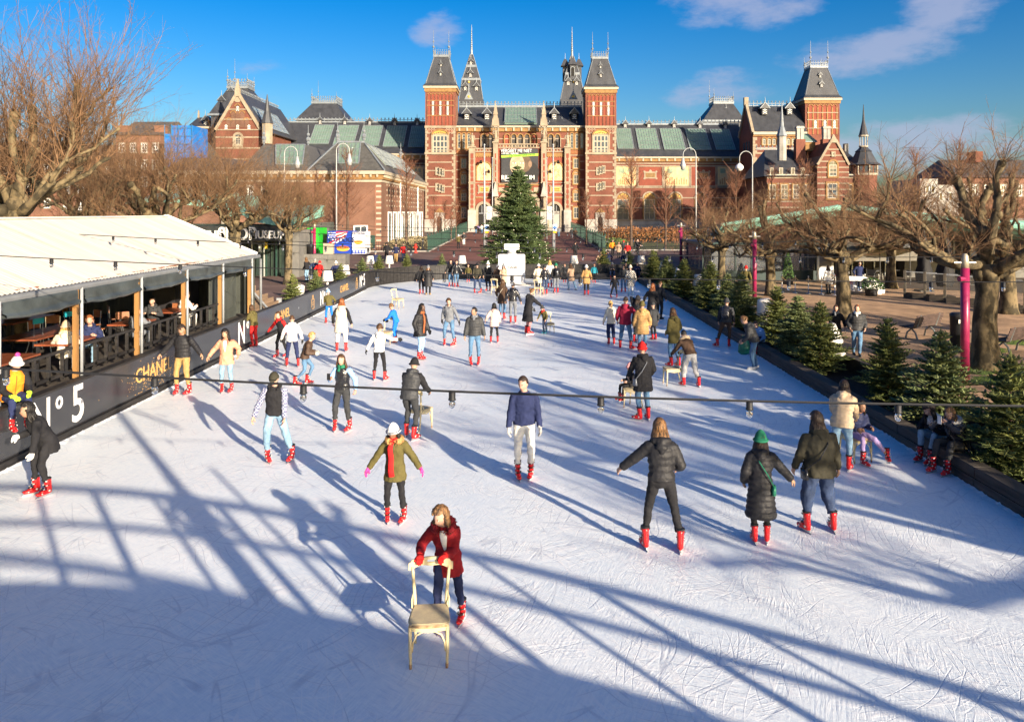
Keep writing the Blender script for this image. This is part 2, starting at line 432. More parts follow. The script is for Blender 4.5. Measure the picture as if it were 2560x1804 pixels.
# --- ground, ice, rink edge
RX0,RX1,RY0,RY1=-9.75,7.85,-8.0,55.5
def build_ground():
 xs=[-2500,-400,-120,-60,-9.9,9.9,60,120,400,2500]
 ys=[-400,-60,-10,56.6,57,75,90,110,130,150,200,400,4000]
 mb=MB()
 for i,x in enumerate(xs):
  for y in ys:mb.v.append((x,y,GZ(y)))
 ny=len(ys)
 for i in range(len(xs)-1):
  for j in range(ny-1):
   if xs[i]==-9.9 and xs[i+1]==9.9 and ys[j]==-10 and ys[j+1]==56.6:continue
   mb.f.append((i*ny+j,(i+1)*ny+j,(i+1)*ny+j+1,i*ny+j+1));mb.m.append(0)
 tag(mb.build('ground',M_EARTH),kind='structure')
 def strip(name,m,x0,x1,ylist,dz,xl=None):
  mb=MB()
  for y in ylist:
   a,b=(x0,x1)if xl is None else xl(y)
   mb.v+=[(a,y,GZ(y)+dz),(b,y,GZ(y)+dz)]
  for i in range(len(ylist)-1):
   mb.f.append((2*i,2*i+1,2*i+3,2*i+2));mb.m.append(0)
  tag(mb.build(name,m),kind='structure')
 strip('gravel_plaza',M_GRAVEL,10.0,90,[-60,56.9],.004)
 strip('paved_plaza',M_PAVE,-90,-10.0,[-60,56.9],.004)
 strip('street',M_PAVE,-110,110,[56.95,75,90],.006)
 strip('passage_paving',M_PASSAGE,-10.2,8.9,[85,110,130,148],.012)
 strip('forecourt',M_PASSAGE,-8.5,8.6,[72,85.0],.016)
 mb=MB();mb.box(RX0-.1,RX1+.05,RY0,RY1+.6,-.25,0)
 tag(mb.build('ice',M_ICE),kind='structure')
 mb=MB();mb.box(RX1+.05,9.9,RY0,RY1+1.2,-.25,.04)
 tag(mb.build('planting_strip',M_MULCH),kind='structure')
build_ground()
def build_left_wall():
 w=thing('rink_hoarding','black hoarding with white and gold lettering along the left side of the ice','hoarding',(-9.75,0,0))
 pm=mat('glossy_black_panel',(.030,.031,.036),.22,var=.15,vs=1.5,spec=.6)
 def along(s):
  if s<48.3:return Vector((-9.75,s,0)),0.0
  r=7.6;a=(s-48.3)/r
  if a<PI/2:return Vector((-9.75+r-r*math.cos(a),48.3+r*math.sin(a),0)),a
  e=s-48.3-r*PI/2
  return Vector((-9.75+r+e,48.3+r,0)),PI/2
 s=4.38;panels=[]
 edges=[4.38+2.44*i for i in range(19)]
 for i,s in enumerate(edges[:-1]):
  p,a=along(s);q,_=along(s+2.44)
  mb=MB();mb.bar(p+Vector((0,0,.60)),q+Vector((0,0,.60)),.05,.93,0)
  mb.build('panel',pm,w,world=True)
  mb=MB();mb.bar(p+Vector((.03,0,.065)),q+Vector((.03,0,.065)),.14,.13);mb.build('plinth',M_BLACKWOOD,w,world=True)
  mb=MB();mb.bar(p+Vector((-.03,0,1.09)),q+Vector((-.03,0,1.09)),.13,.045);mb.build('capping',M_BLACKWOOD,w,world=True)
 s0=edges[-1];k=0
 mb=MB();s=s0;bend=[]
 while s<64.6:
  p,a=along(s);q,_=along(s+.18)
  off=.012 if k%2 else 0
  n=Vector((math.cos(a),-math.sin(a),0))*off
  dd=(q-p)*.47
  c=(p+q)/2+n
  mb.bar(c-dd+Vector((0,0,.5)),c+dd+Vector((0,0,.5)),.04,.98)
  s+=.18;k+=1
 o=mb.build('board_cladding',M_BLACKWOOD,w,world=True);o['kind']='stuff'
 mb=MB()
 pts=[along(s0+i*.8)[0]+Vector((0,0,1.02))for i in range(int((64.6-s0)/.8)+1)]
 for a_,b_ in zip(pts,pts[1:]):mb.bar(a_,b_,.16,.05)
 mb.build('coping',M_BLACKWOOD,w,world=True)
 mw=mat('white_vinyl',(.80,.80,.80),.5,var=0);mg=mat('gold_vinyl',(.62,.36,.12),.5,var=.35,vs=40)
 ry=(R(90),0,R(90))
 def put(txt,y,z,size,m,bold=.0,sx=1.0,space=1.0):
  text(txt,size,m,w,(.032,y,z),ry,'lettering',.003,bold,space,sx)
 for y in(15.75,27.0):
  put('N',y,.56,1.12,mw,.012,.8);put('o',y+.62,.84,.52,mw,.012,.9);put('5',y+1.32,.58,1.12,mw,.014,.95)
 for y in(37.8,46.9):
  put('N',y,.58,.98,mw,.012,.8);put('o',y+.52,.8,.5,mw,.012,.9);put('5',y+1.05,.60,1.0,mw,.014,.9)
 for y in(20.6,31.6,42.6):put('CHANEL',y,.62,.52,mg,.004)
 for y in(36.2,45.8,25.6):
  mb=MB()
  for a_,b_ in(((-.2,.3),(.2,.3)),((.2,.3),(.2,.74)),((.2,.74),(-.2,.74)),((-.2,.74),(-.2,.3)),((-.07,.76),(-.07,.92)),((.07,.76),(.07,.92)),((-.07,.92),(.07,.92)),((-.1,.5),(.1,.5)),((-.1,.6),(.1,.6))):
   mb.bar((.03,y+a_[0],a_[1]),(.03,y+b_[0],b_[1]),.008,.022)
  mb.build('bottle_print',mg,w)
 mb=MB()
 rnd=random.Random(3)
 for k in range(260):
  y=rnd.gauss(20.6,.75);z=min(1.0,max(.2,rnd.gauss(.5,.22)))
  mb.bar((.028,y,z),(.030,y+.012,z+.004),.004,.014)
 mb.build('gold_flecks',mg,w)
 for y in(17.2,33.9,39.0):
  mb=MB();mb.tube([(.026,y,.62),(.036,y,.62)],.05,10);mb.build('latch',M_STEEL,w)
build_left_wall()
def build_far_wall():
 w=thing('end_wall','low black timber wall closing the far end of the rink','wall',(0,55.9,0))
 mb=MB();x=-1.3;k=0
 while x<9.6:
  mb.box(x,x+.165,55.85+(.012 if k%2 else 0),55.95,0,.98);x+=.18;k+=1
 o=mb.build('board_cladding',M_BLACKWOOD,w,world=True);o['kind']='stuff'
 mb=MB();mb.box(-1.2,9.7,55.8,56.1,.985,1.03);mb.build('coping',M_BLACKWOOD,w,world=True)
 mb=MB();mb.box(2.6,7.6,55.2,55.75,.0,.42);mb.build('bench_step',M_BLACKWALL,w,world=True)
 l=thing('planter_ledge','dark planter ledge behind the left hoarding carrying lamps and small spruces','ledge',(-10.7,45,0))
 mb=MB();mb.box(-11.5,-9.86,34.5,47.5,.1,.58);mb.build('planter_box',M_BLACKWALL,l,world=True)
 mb=MB();mb.box(-11.45,-9.95,34.6,47.4,.582,.60);mb.build('planter_soil',M_MULCH,l,world=True)
 l=thing('end_ledge','dark planter ledge behind the far end of the rink','ledge',(0,58,0))
 mb=MB();mb.box(-9.6,9.6,56.65,58.2,.1,.60);mb.build('planter_box',M_BLACKWALL,l,world=True)
build_far_wall()
def build_kerb():
 w=thing('timber_kerb','low weathered timber kerb along the right side of the ice','kerb',(7.95,0,0))
 rnd=random.Random(5)
 for k in range(22):
  y0=-6+k*2.8;y1=y0+2.78
  if y1>55.2:break
  for z0,z1,o in((0.0,.155,0.0),(.163,.31,.012)):
   mb=MB();mb.box(7.86+o+rnd.uniform(0,.008),7.95+o,y0,y1,z0,z1);mb.build('plank',M_PLANK,w,world=True)
  mb=MB();mb.box(7.87,8.17,y0,y1-.01,.313,.355+rnd.uniform(0,.006));mb.build('top_plank',M_PLANK,w,world=True)
 b=thing('planter_wall','low black wall behind the row of spruces on the right','wall',(9.85,0,0))
 for k in range(22):
  y0=-6+k*2.8;y1=y0+2.79
  if y1>56.5:break
  mb=MB();mb.box(9.78,9.9,y0,y1,0.03,.44);mb.build('board',M_BLACKWALL,b,world=True)
  mb=MB();mb.box(9.74,9.98,y0,y1,.442,.478);mb.build('coping',M_PLANK,b,world=True)
build_kerb()
def build_bridge():
 b=thing('footbridge','arched timber footbridge spanning the near end of the rink','bridge',(0,-1.4,0))
 def zd(x):return 3.25-(.022 if x>1 else .010)*(x-1)**2
 n=30;xs=[-13+28*i/n for i in range(n+1)]
 mb=MB()
 for x0,x1 in zip(xs,xs[1:]):
  mb.bar((x0,-1.35,zd(x0)-.17),(x1,-1.35,zd(x1)-.17),2.6,.36)
 mb.build('deck',M_PLANK,b,world=True)
 for y in(-.05,-2.65):
  for h,w in((1.12,.11),(.62,.07)):
   mb=MB()
   for x0,x1 in zip(xs,xs[1:]):mb.bar((x0,y,zd(x0)+h),(x1,y,zd(x1)+h),.07,w)
   mb.build('handrail',M_PLANK,b,world=True)
  for k in range(28):
   x=-12+.96*k
   if zd(x)<.1:continue
   q=.05 if k%2 else .028
   mb=MB();mb.box(x-q,x+q,y-.035,y+.035,zd(x),zd(x)+1.08);mb.build('post',M_PLANK,b,world=True)
 for x,r,h,lab in((4.05,.10,6.9,'tall festoon mast fixed to the bridge railing'),(4.95,.045,4.75,'slim sign pole beside the festoon mast on the bridge')):
  m=thing('bridge_mast',lab,'pole',(x,-.22,zd(x)));mb=MB();mb.tube([(0,0,0),(0,0,h-zd(x))],[r,r*.8],10);mb.build('shaft',M_MAROON,m,True)
  mb=MB();mb.lathe([(r*1.8,0),(r*1.8,.04)],12);mb.build('foot_plate',M_STEEL,m)
  if h>6:mb=MB();mb.bar((-1.1,0,h-zd(x)-1.3),(0,0,h-zd(x)-.5),.05);mb.bar((1.1,0,h-zd(x)-1.3),(0,0,h-zd(x)-.5),.05);mb.build('stay',M_STEEL,m)
 for x in(-11.5,13):
  mb=MB();mb.box(x-.4,x+.4,-2.7,0,-.2,zd(x)-.2);mb.build('pier',M_PLANK,b,world=True)
build_bridge()
def build_shavings():
 rn=random.Random(15);mb=MB()
 for x,sg in((7.85,-1),(-9.60,1)):
  y=4.0
  while y<47:
   w=rn.uniform(.03,.16);h=rn.uniform(.008,.035);L=rn.uniform(.10,.35)
   mb.add([(x,y,.002),(x+sg*w,y+L*.3,.002),(x+sg*w*.8,y+L*.8,.002),(x,y+L,.002),(x,y+L*.5,h),(x+sg*w*.35,y+L*.5,h*.8)],[(0,1,5,4),(1,2,5),(2,3,4,5)])
   y+=L*rn.uniform(.5,1.1)
 tag(mb.build('ice_shavings',mat('shavings',(.86,.88,.90),.8,var=.08,bump=.5,bs=40)),kind='stuff')
build_shavings()
# --- architecture helpers
def arch_poly(x0,x1,z0,z1,n=10,pointed=False):
 r=(x1-x0)/2;zc=z1-r
 if zc<z0:zc=z0;
 pts=[(x0,z0),(x1,z0)]
 for i in range(n+1):
  a=PI*i/n
  pts.append(((x0+x1)/2+r*math.cos(a),zc+(z1-zc)*math.sin(a)))
 return pts
def arch_ring(mb,x0,x1,z0,z1,w,y0,y1,mi=None,n=10,jamb=True):
 r=(x1-x0)/2;zc=z1-r;cx=(x0+x1)/2
 for i in range(n):
  a,b=PI*i/n,PI*(i+1)/n
  p=[(cx+r*math.cos(a),zc+r*math.sin(a)),(cx+(r+w)*math.cos(a),zc+(r+w)*math.sin(a)),(cx+(r+w)*math.cos(b),zc+(r+w)*math.sin(b)),(cx+r*math.cos(b),zc+r*math.sin(b))]
  mb.prism(p,y0,y1,mi)
 if jamb and zc>z0:
  mb.box(x0-w,x0,y0,y1,z0,zc,mi);mb.box(x1,x1+w,y0,y1,z0,zc,mi)
def window(parent,x0,x1,z0,z1,y,cols=2,rows=3,fw=.14,arch=False,fm=None,gm=None,trim=None,tw=.22,name='window',bar=.07):
 mats=[fm or M_CREAM,gm or M_WINGLASS,trim or M_STONE]
 mb=MB()
 if arch:mb.prism(arch_poly(x0,x1,z0,z1),y-.03,y-.01,1)
 else:mb.box(x0,x1,y-.03,y-.01,z0,z1,1)
 zt=z1-(x1-x0)/2 if arch else z1
 mb.box(x0,x0+fw,y-.10,y-.035,z0,zt,0);mb.box(x1-fw,x1,y-.10,y-.035,z0,zt,0)
 mb.box(x0+fw,x1-fw,y-.10,y-.035,z0,z0+fw,0)
 mb.box(x0+fw,x1-fw,y-.098,y-.035,zt-fw,zt,0)
 for i in range(1,cols):
  x=x0+(x1-x0)*i/cols;mb.box(x-bar/2,x+bar/2,y-.085,y-.035,z0+fw,(z1-.05)if arch else zt-fw,0)
 for j in range(1,rows):
  z=z0+(zt-z0)*j/rows;mb.box(x0+fw,x1-fw,y-.08,y-.035,z-bar/2,z+bar/2,0)
 if trim is not False:
  if arch:arch_ring(mb,x0,x1,z0,z1,tw,y-.16,y-.012,2)
  else:
   mb.box(x0-tw,x0,y-.16,y-.012,z0-tw,z1+tw,2);mb.box(x1,x1+tw,y-.16,y-.012,z0-tw,z1+tw,2)
   mb.box(x0,x1,y-.17,y-.012,z1,z1+tw,2)
  mb.box(x0-tw,x1+tw,y-.24,y-.17,z0-tw,z0-.01,2);mb.box(x0,x1,y-.17,y-.012,z0-tw,z0-.01,2)
 return mb.build(name,mats,parent,world=True)
QUOIN={}
def quoins(parent,x0,x1,z0,z1,y,flip=False,step=.62,m=None,w2=.55):
 k=0;z=z0;m=m or M_STONE
 while z+step<z1:
  L=(x1-x0)if k%2==0 else(x1-x0)*w2
  key=(round(L,3),round(step,3),m.name)
  if key not in QUOIN:
   mb=MB();mb.box(-L/2,L/2,-.06,.0,0,step-.05);QUOIN[key]=mb.mesh('quoin',m)
  cx=(x1-L/2)if flip else(x0+L/2)
  inv=WM[parent.name].inverted()
  link('quoin',QUOIN[key],parent,inv@Vector((cx,y-.004,z)))
  z+=step;k+=1
def band(parent,x0,x1,z,h,y,m=None,d=.07,name='stone_band'):
 mb=MB();mb.box(x0,x1,y-d,y-.005,z,z+h);return mb.build(name,m or M_STONE,parent,world=True)
def cresting(mb,a,b,h=.7,step=.55,t=.06):
 a=Vector(a);b=Vector(b);L=(b-a).length;n=max(1,int(L/step));up=Vector((0,0,1))
 mb.bar(a+up*h*.15,b+up*h*.15,t*1.4,t*1.4);mb.bar(a+up*h*.62,b+up*h*.62,t,t)
 for i in range(n+1):
  p=a+(b-a)*i/n
  mb.bar(p,p+up*h,t,t)
  mb.ball(p+up*h,(t*1.6,t*1.6,t*2.4),5,3)
def finial(mb,p,h,r=.09):
 x,y,z=p
 mb.tube([(x,y,z),(x,y,z+h)],[r*.55,r*.2],6)
 mb.ball((x,y,z+h*.33),r*1.9,6,4);mb.ball((x,y,z+h*.55),r*1.3,6,4);mb.ball((x,y,z+h*.16),r*1.3,6,4)
def dormer(parent,x,y,z,s=1.0,name='dormer',face=None):
 mb=MB()
 mb.box(x-.38*s,x+.38*s,y-.25*s,y+1.2*s,z,z+.95*s,0)
 mb.prism([(x-.7*s,z+.9*s),(x+.7*s,z+.9*s),(x,z+1.75*s)],y-.45*s,y+1.3*s,0)
 mb.box(x-.30*s,x+.30*s,y-.27*s,y-.255*s,z+.06*s,z+.86*s,1)
 for k in range(3):
  zz=z+(.12+.25*k)*s
  mb.prism([(x-.27*s,zz),(x,zz+.12*s),(x+.27*s,zz),(x+.27*s,zz+.09*s),(x,zz+.21*s),(x-.27*s,zz+.09*s)],y-.30*s,y-.272*s,2)
 mb.tube([(x,y-.4*s,z+1.7*s),(x,y-.4*s,z+2.6*s)],[.07*s,.02*s],5,3)
 mb.bar((x-.74*s,y-.46*s,z+.9*s),(x,y-.46*s,z+1.78*s),.06*s,.1*s,3);mb.bar((x+.74*s,y-.46*s,z+.9*s),(x,y-.46*s,z+1.78*s),.06*s,.1*s,3)
 return mb.build(name,[M_SLATE,M_DARK,M_WHITEPAINT,M_LEAD],parent,world=True)
def skylight(parent,p00,p10,p11,p01,cols,rows,lift=.12,name='skylight',fr=.14,bar=.05,gm=None,fm=None):
 P=[Vector(p)for p in(p00,p10,p11,p01)]
 n=(P[1]-P[0]).cross(P[3]-P[0]).normalized()
 if n.y>0 and abs(n.y)>.1:n=-n
 if n.z<0:n=-n
 mb=MB()
 Q=[p+n*lift for p in P];B=[p-n*.02 for p in P]
 mb.add(Q+B,[(0,1,2,3),(0,4,5,1),(1,5,6,2),(2,6,7,3),(3,7,4,0)],0)
 up=tuple(n)
 def pt(u,v):return Q[0]*(1-u)*(1-v)+Q[1]*u*(1-v)+Q[2]*u*v+Q[3]*(1-u)*v+n*.03
 for i in range(cols+1):
  w=fr if i in(0,cols)else bar
  mb.bar(pt(i/cols,0),pt(i/cols,1),w,.05,1,up)
 for j in range(rows+1):
  w=fr if j in(0,rows)else bar
  mb.bar(pt(0,j/rows)+n*.006,pt(1,j/rows)+n*.006,w,.05,1,up)
 return mb.build(name,[gm or M_SKYGLASS,fm or M_LEAD],parent,world=True)
def shutter_slit(mb,x,y,z0,z1,w,mi_frame,mi_dark,mi_white):
 mb.box(x-w/2,x+w/2,y-.05,y-.02,z0,z1,mi_dark)
 n=int((z1-z0)/(w*.55))
 for k in range(n):
  zz=z0+(z1-z0)*k/n;h=w*.28
  mb.prism([(x-w/2,zz),(x,zz+w*.3),(x+w/2,zz),(x+w/2,zz+h),(x,zz+h+w*.3),(x-w/2,zz+h)],y-.08,y-.052,mi_white)
  # --- the museum
DM=150.0
def mx(px):return XA(px,DM)
def mz(py):return ZA(py,DM)
M_SHUT=M_WHITEPAINT
def tower(mus,px0,px1,name='tower',y=DM-.5,D=None,pyc=219,pytop=139,ptx=None,body_base=None,brick=True):
 D=D or y
 x0,x1=XA(px0,D),XA(px1,D);w=x1-x0;zc=ZA(pyc,D);zt=ZA(pytop,D);zb=GZ(D)
 y1=y+w
 mb=MB();mb.box(x0,x1,y,y1,zb-.3,zc)
 t=mb.build(name,M_BRICK,mus,world=True)
 m=(px1-px0)/75.3
 mb=MB();mb.box(x0-.35,x1+.35,y-.35,y1+.35,zc-.15,zc+.3,0);mb.box(x0-.15,x1+.15,y-.18,y1+.15,zc-.75,zc-.155,1)
 mb.build('cornice',[M_CREAM,M_YELLOW],t,world=True)
 s=(zt-zc);tw=w*.245;cx=(x0+x1)/2;cy=(y+y1)/2
 mb=MB()
 mb.frustum((x0-.45,x1+.45,y-.45,y1+.45,zc+.3),(x0+.1,x1-.1,y+.1,y1-.1,zc+.9))
 mb.frustum((x0+.1,x1-.1,y+.1,y1-.1,zc+.9),(cx-tw,cx+tw,cy-tw,cy+tw,zt))
 rf=mb.build('tower_roof',M_SLATE,t,world=True)
 mb=MB();mb.box(cx-tw-.12,cx+tw+.12,cy-tw-.12,cy+tw+.12,zt,zt+.35)
 for sx in(-1,1):
  for sy in(-1,1):mb.bar((x0+.1 if sx<0 else x1-.1,y+.1 if sy<0 else y1-.1,zc+.9),(cx+sx*tw,cy+sy*tw,zt),.14,.1)
 mb.build('roof_hips',M_LEAD,t,world=True)
 mb=MB();q=tw+.05
 c=[(cx-q,cy-q,zt+.35),(cx+q,cy-q,zt+.35),(cx+q,cy+q,zt+.35),(cx-q,cy+q,zt+.35)]
 for i in range(4):cresting(mb,c[i],c[(i+1)%4],1.0,.42)
 finial(mb,c[0],4.8,.13);finial(mb,c[1],4.8,.13);finial(mb,c[2],2.2,.1);finial(mb,c[3],2.2,.1)
 mb.build('ironwork',M_LEAD,t,world=True)
 for k,(f,sc)in enumerate(((.30,.85),(.66,.7))):
  yy=y+.1+(cy-tw-y-.1)*f
  dormer(t,cx,yy,zc+.9+(zt-zc-.9)*f-.2,sc*.75*w/5.8)
 za0,za1=ZA(317,DM),zc-.8
 if brick is True or brick=='upper':
  h=(za1-za0)
  mb=MB();n=7;bw=(w-.9)/n
  for i in range(n):
   a=x0+.45+i*bw;
   mb.prism(arch_poly(a+.12,a+bw-.12,za0+.15,za1-.35),y-.03,y-.004,1)
   arch_ring(mb,a+.12,a+bw-.12,za1-1.2,za1-.35,.11,y-.14,y-.005,0,8,False)
  for i in range(n+1):
   a=x0+.45+i*bw;mb.box(a-.10,a+.10,y-.13,y-.005,za0,za1-.75,2)
  for zz in(za0+h*.30,za0+h*.59,za0+h*.73):mb.box(x0+.3,x1-.3,y-.145,y-.02,zz,zz+.14,0)
  mb.box(x0-.02,x1+.02,y-.15,y-.006,za1-.06,za1+.05,0)
  mb.build('blind_arcade',[M_YELLOW,M_REDPANEL,M_BRICK],t,world=True)
  mb=MB()
  for i in(1,3,5):
   a=x0+.45+(i+.5)*bw
   shutter_slit(mb,a,y-.03,za0+h*.31,za0+h*.585,bw*.55,0,0,1)
   mb.box(a-bw*.28,a+bw*.28,y-.075,y-.035,za0+h*.61,za0+h*.73,2)
  mb.build('louvre',[M_DARK,M_WHITEPAINT,M_GREYMETAL],t,world=True)
  for sx,xx in((-1,x0),(1,x1)):
   mb=MB()
   for i in range(n):
    a=y+.45+i*bw
    pl=[(p[0],p[1])for p in arch_poly(a+.1,a+bw-.1,za0+.15,za1-.35)]
    mb.prism(pl,xx+sx*.004,xx+sx*.03,0,'x')
   mb.build('flank_arcade',M_DARKBRICK,t,world=True)
 return t,x0,x1,y
def build_museum():
 mus=thing('museum','red brick museum with slate roofs and four towers behind the Christmas tree','museum',(0,DM,GZ(DM)))
 zb=GZ(DM)
 # ---- wings ----
 for side in(-1,1):
  if side<0:xa,xb,pr,pe=XA(690,158),XA(1066,158),294,387
  else:xa,xb,pr,pe=XA(1538,158),XA(1870,158),300,395
  D=157.0
  ze,zr=ZA(pe,D),ZA(pr,D);dep=8.0
  mb=MB();mb.box(xa,xb,D,D+18,zb-.3,ze)
  wg=mb.build('wing',M_BRICK,mus,world=True)
  mb=MB();mb.add([(xa,D-.4,ze+.25),(xb,D-.4,ze+.25),(xb,D+dep,zr),(xa,D+dep,zr),(xa,D+2*dep,ze+.25),(xb,D+2*dep,ze+.25)],[(0,1,2,3),(3,2,5,4),(0,3,4),(1,5,2)])
  mb.build('wing_roof',M_SLATE,wg,world=True)
  mb=MB();mb.box(xa,xb,D-.55,D-.05,ze-.1,ze+.22,0);mb.box(xa,xb,D-.3,D-.06,ze-.75,ze-.12,1)
  nb=int((xb-xa)/1.6)
  for i in range(nb):xx=xa+.5+i*1.6;mb.box(xx,xx+.3,D-.45,D-.31,ze-.65,ze-.12,0)
  mb.build('wing_cornice',[M_CREAM,M_YELLOW],wg,world=True)
  mb=MB();cresting(mb,(xa,D+dep,zr),(xb,D+dep,zr),.75,.8,.09);mb.build('ridge_cresting',M_LEAD,wg,world=True)
  mb=MB();mb.bar((xa,D+dep,zr+.02),(xb,D+dep,zr+.02),.5,.3);mb.build('ridge_cap',M_LEAD,wg,world=True)
  def rp(px,py):
   a=Vector((0,D-.4,ze+.25));n=Vector((0,-(zr-ze-.25),dep+.4)).normalized()
   r=Vector(((px-CX)/FPX,1,(CY-py)/FPX));o=Vector((0,0,CAMH))
   t=(a-o).dot(n)/r.dot(n);return o+r*t
  if side<0:spans=[(769,824,314,361),(829,887,315,364),(892,949,316,366),(954,1011,316.5,368),(1017,1061,317,369)]
  else:spans=[(1542,1588,323,373),(1595,1653,323,374),(1658,1717,323,375),(1723,1781,324,376),(1788,1842,325,376)]
  for(a,b,t,bt)in spans:
   a+=3;b-=3;p00,p11=rp(a,bt),rp(b,t)
   xl,xr=p00.x,rp(b,bt).x
   if side<0:xl2,xr2=xl,xr
   q=[Vector((xl,p00.y,p00.z)),Vector((xr,p00.y,p00.z)),Vector((xr,p11.y,p11.z)),Vector((xl,p11.y,p11.z))]
   skylight(wg,*q,8,5,.14)
   c=rp((a+b)/2-(2 if side>0 else-4),t-5);dormer(wg,c.x,c.y+.2,c.z-.2,.95)
  for py in(399,410,470,496,521):
   band(wg,xa,xb,ZA(py,D),.22,D)
  mb=MB();mb.box(xa,xb,D-.25,D-.005,zb-.3,ZA(553,D));mb.build('plinth',M_GREYSTONE,wg,world=True)
  band(wg,xa,xb,ZA(553,D),.35,D,M_STONE,.35,'plinth_coping')
  if side>0:cells=[(1541,1590,'t'),(1596,1655,'p'),(1662,1722,'t'),(1728,1788,'p'),(1794,1850,'t')]
  else:cells=[(1000,1058,'t'),(940,995,'p'),(880,935,'t'),(820,875,'p'),(760,815,'t')]
  for k,(a,b,kind)in enumerate(cells):
   X0,X1,Z0,Z1=XA(a,D),XA(b,D),ZA(464,D),ZA(417,D)
   mb=MB()
   if kind=='t':
    mb.box(X0,X1,D-.10,D-.075,Z0,Z1,1)
    mb.box(X0+.5,X0+1.6,D-.12,D-.104,Z1-1.3,Z1-.35,2);mb.box(X1-1.6,X1-.5,D-.12,D-.104,Z1-1.1,Z1-.35,2)
    for j in range(9):
     xx=X0+.5+j*(X1-X0-1)/8;hh=1.0+.5*((j*37)%5)/4
     mb.box(xx-.12,xx+.12,D-.12,D-.104,Z0+.2,Z0+.2+hh,3)
   else:
    mb.box(X0,X1,D-.09,D-.075,Z0,Z1,4)
    cx,cz=(X0+X1)/2,(Z0+Z1)/2+.2;
    mb.box(cx-1.25,cx+1.25,D-.16,D-.095,cz-.7,cz+.7,0);mb.box(cx-.95,cx+.95,D-.18,D-.165,cz-.45,cz+.45,5)
    for q in range(3):mb.box(cx-.75,cx+.75,D-.20,D-.185,cz-.33+.26*q,cz-.24+.26*q,6)
    for sx in(-1,1):
     for sz in(-1,1):mb.ball((cx+sx*1.2,D-.13,cz+sz*.68),(.25,.06,.22),7,5,0)
    mb.ball((cx,D-.13,cz+.85),(.3,.06,.25),7,5,0)
   for(u0,u1,w0,w1)in((X0-.28,X0,Z0-.25,Z1+.28),(X1,X1+.28,Z0-.25,Z1+.28)):mb.box(u0,u1,D-.18,D-.072,w0,w1,0)
   mb.box(X0,X1,D-.18,D-.072,Z1,Z1+.28,0);mb.box(X0,X1,D-.18,D-.072,Z0-.25,Z0,0)
   mb.build('tile_picture' if kind=='t' else 'plaque',[M_STONE,mat('tile_mural',(.60,.40,.17),.6,var=.3,vs=1.5,col2=(.55,.44,.26)),mat('tile_green',(.22,.30,.20),.6),mat('tile_figure',(.42,.22,.09),.6,var=.4,vs=3),M_REDPANEL,M_YELLOW,mat('plaque_text',(.10,.08,.04),.7)],wg,world=True)
  if side>0:wins=[(1543,1572),(1610,1637),(1675,1702),(1740,1767)]
  else:wins=[(1020,1048),(960,988)]
  for a,b in wins:
   X0,X1=XA(a,D),XA(b,D)
   window(wg,X0,X1,ZA(550,D),ZA(498,D),D,2,3,.16,False,M_CREAM,M_WINGLASS,M_YELLOW,.3)
   mb=MB();mb.prism(arch_poly(X0-.1,X1+.1,ZA(495,D),ZA(482,D)),D-.09,D-.006,1);arch_ring(mb,X0-.1,X1+.1,ZA(495,D),ZA(482,D),.3,D-.2,D-.006,0,10,False)
   for q in range(5):mb.ball(((X0+X1)/2+(q-2)*.4,D-.1,ZA(491,D)+.25*(2-abs(q-2))),(.16,.04,.16),6,4,2)
   mb.build('tympanum',[M_STONE,M_YELLOW,M_GOLD],wg,world=True)
   # ---- central block ----
 yc=DM-1.5
 xl,xr=mx(1138),mx(1464)
 zc=mz(317.5)
 mb=MB();mb.box(xl,xr,DM+1.2,DM+14,zb-.3,zc)
 cb=mb.build('central_block',M_BRICK,mus,world=True)
 ym=DM+1.2
 zr=mz(249);dep=9.0
 mb=MB();mb.add([(xl,ym-.3,zc+.3),(xr,ym-.3,zc+.3),(xr,ym+dep,zr),(xl,ym+dep,zr),(xl,ym+2*dep,zc+.3),(xr,ym+2*dep,zc+.3)],[(0,1,2,3),(3,2,5,4),(0,3,4),(1,5,2)])
 rf=mb.build('main_roof',M_SLATE,mus,world=True)
 mb=MB();cresting(mb,(xl,ym+dep,zr),(xr,ym+dep,zr),.9,.7,.09);mb.bar((xl,ym+dep,zr),(xr,ym+dep,zr),.6,.5)
 mb.build('ridge_cresting',M_LEAD,rf,world=True)
 def rp(px,py):
  a=Vector((0,ym-.3,zc+.3));n=Vector((0,-(zr-zc-.3),dep+.3)).normalized()
  r=Vector(((px-CX)/FPX,1,(CY-py)/FPX));o=Vector((0,0,CAMH));t=(a-o).dot(n)/r.dot(n);return o+r*t
 p0,p1,p2,p3=rp(1261.5,311),rp(1342,311),rp(1342,273),rp(1261.5,273)
 skylight(rf,p0,p1,Vector((p1.x,p2.y,p2.z)),Vector((p0.x,p3.y,p3.z)),10,4,.35)
 for px in(1167,1217.5,1385.5,1436):
  c=rp(px,298);dormer(rf,c.x,c.y+.2,c.z-.2,1.35)
 mb=MB();rn=random.Random(2)
 for k in range(26):
  c=rp(rn.uniform(1150,1455),rn.uniform(258,310));mb.box(c.x-.05,c.x+.05,c.y-.12,c.y+.05,c.z-.1,c.z+.28)
 mb.build('roof_hooks',M_LEAD,rf,world=True)
 mb=MB();mb.box(xl,xr,ym-.7,ym-.02,zc-.05,zc+.3,0);mb.box(xl,xr,ym-.4,ym-.02,zc-.8,zc-.055,1)
 for i in range(int((xr-xl)/1.5)):xx=xl+.6+i*1.5;mb.box(xx,xx+.3,ym-.58,ym-.41,zc-.7,zc-.06,0)
 mb.build('main_cornice',[M_CREAM,M_YELLOW],cb,world=True)
 ga,gb=mx(1173),mx(1425);zg=mz(373)
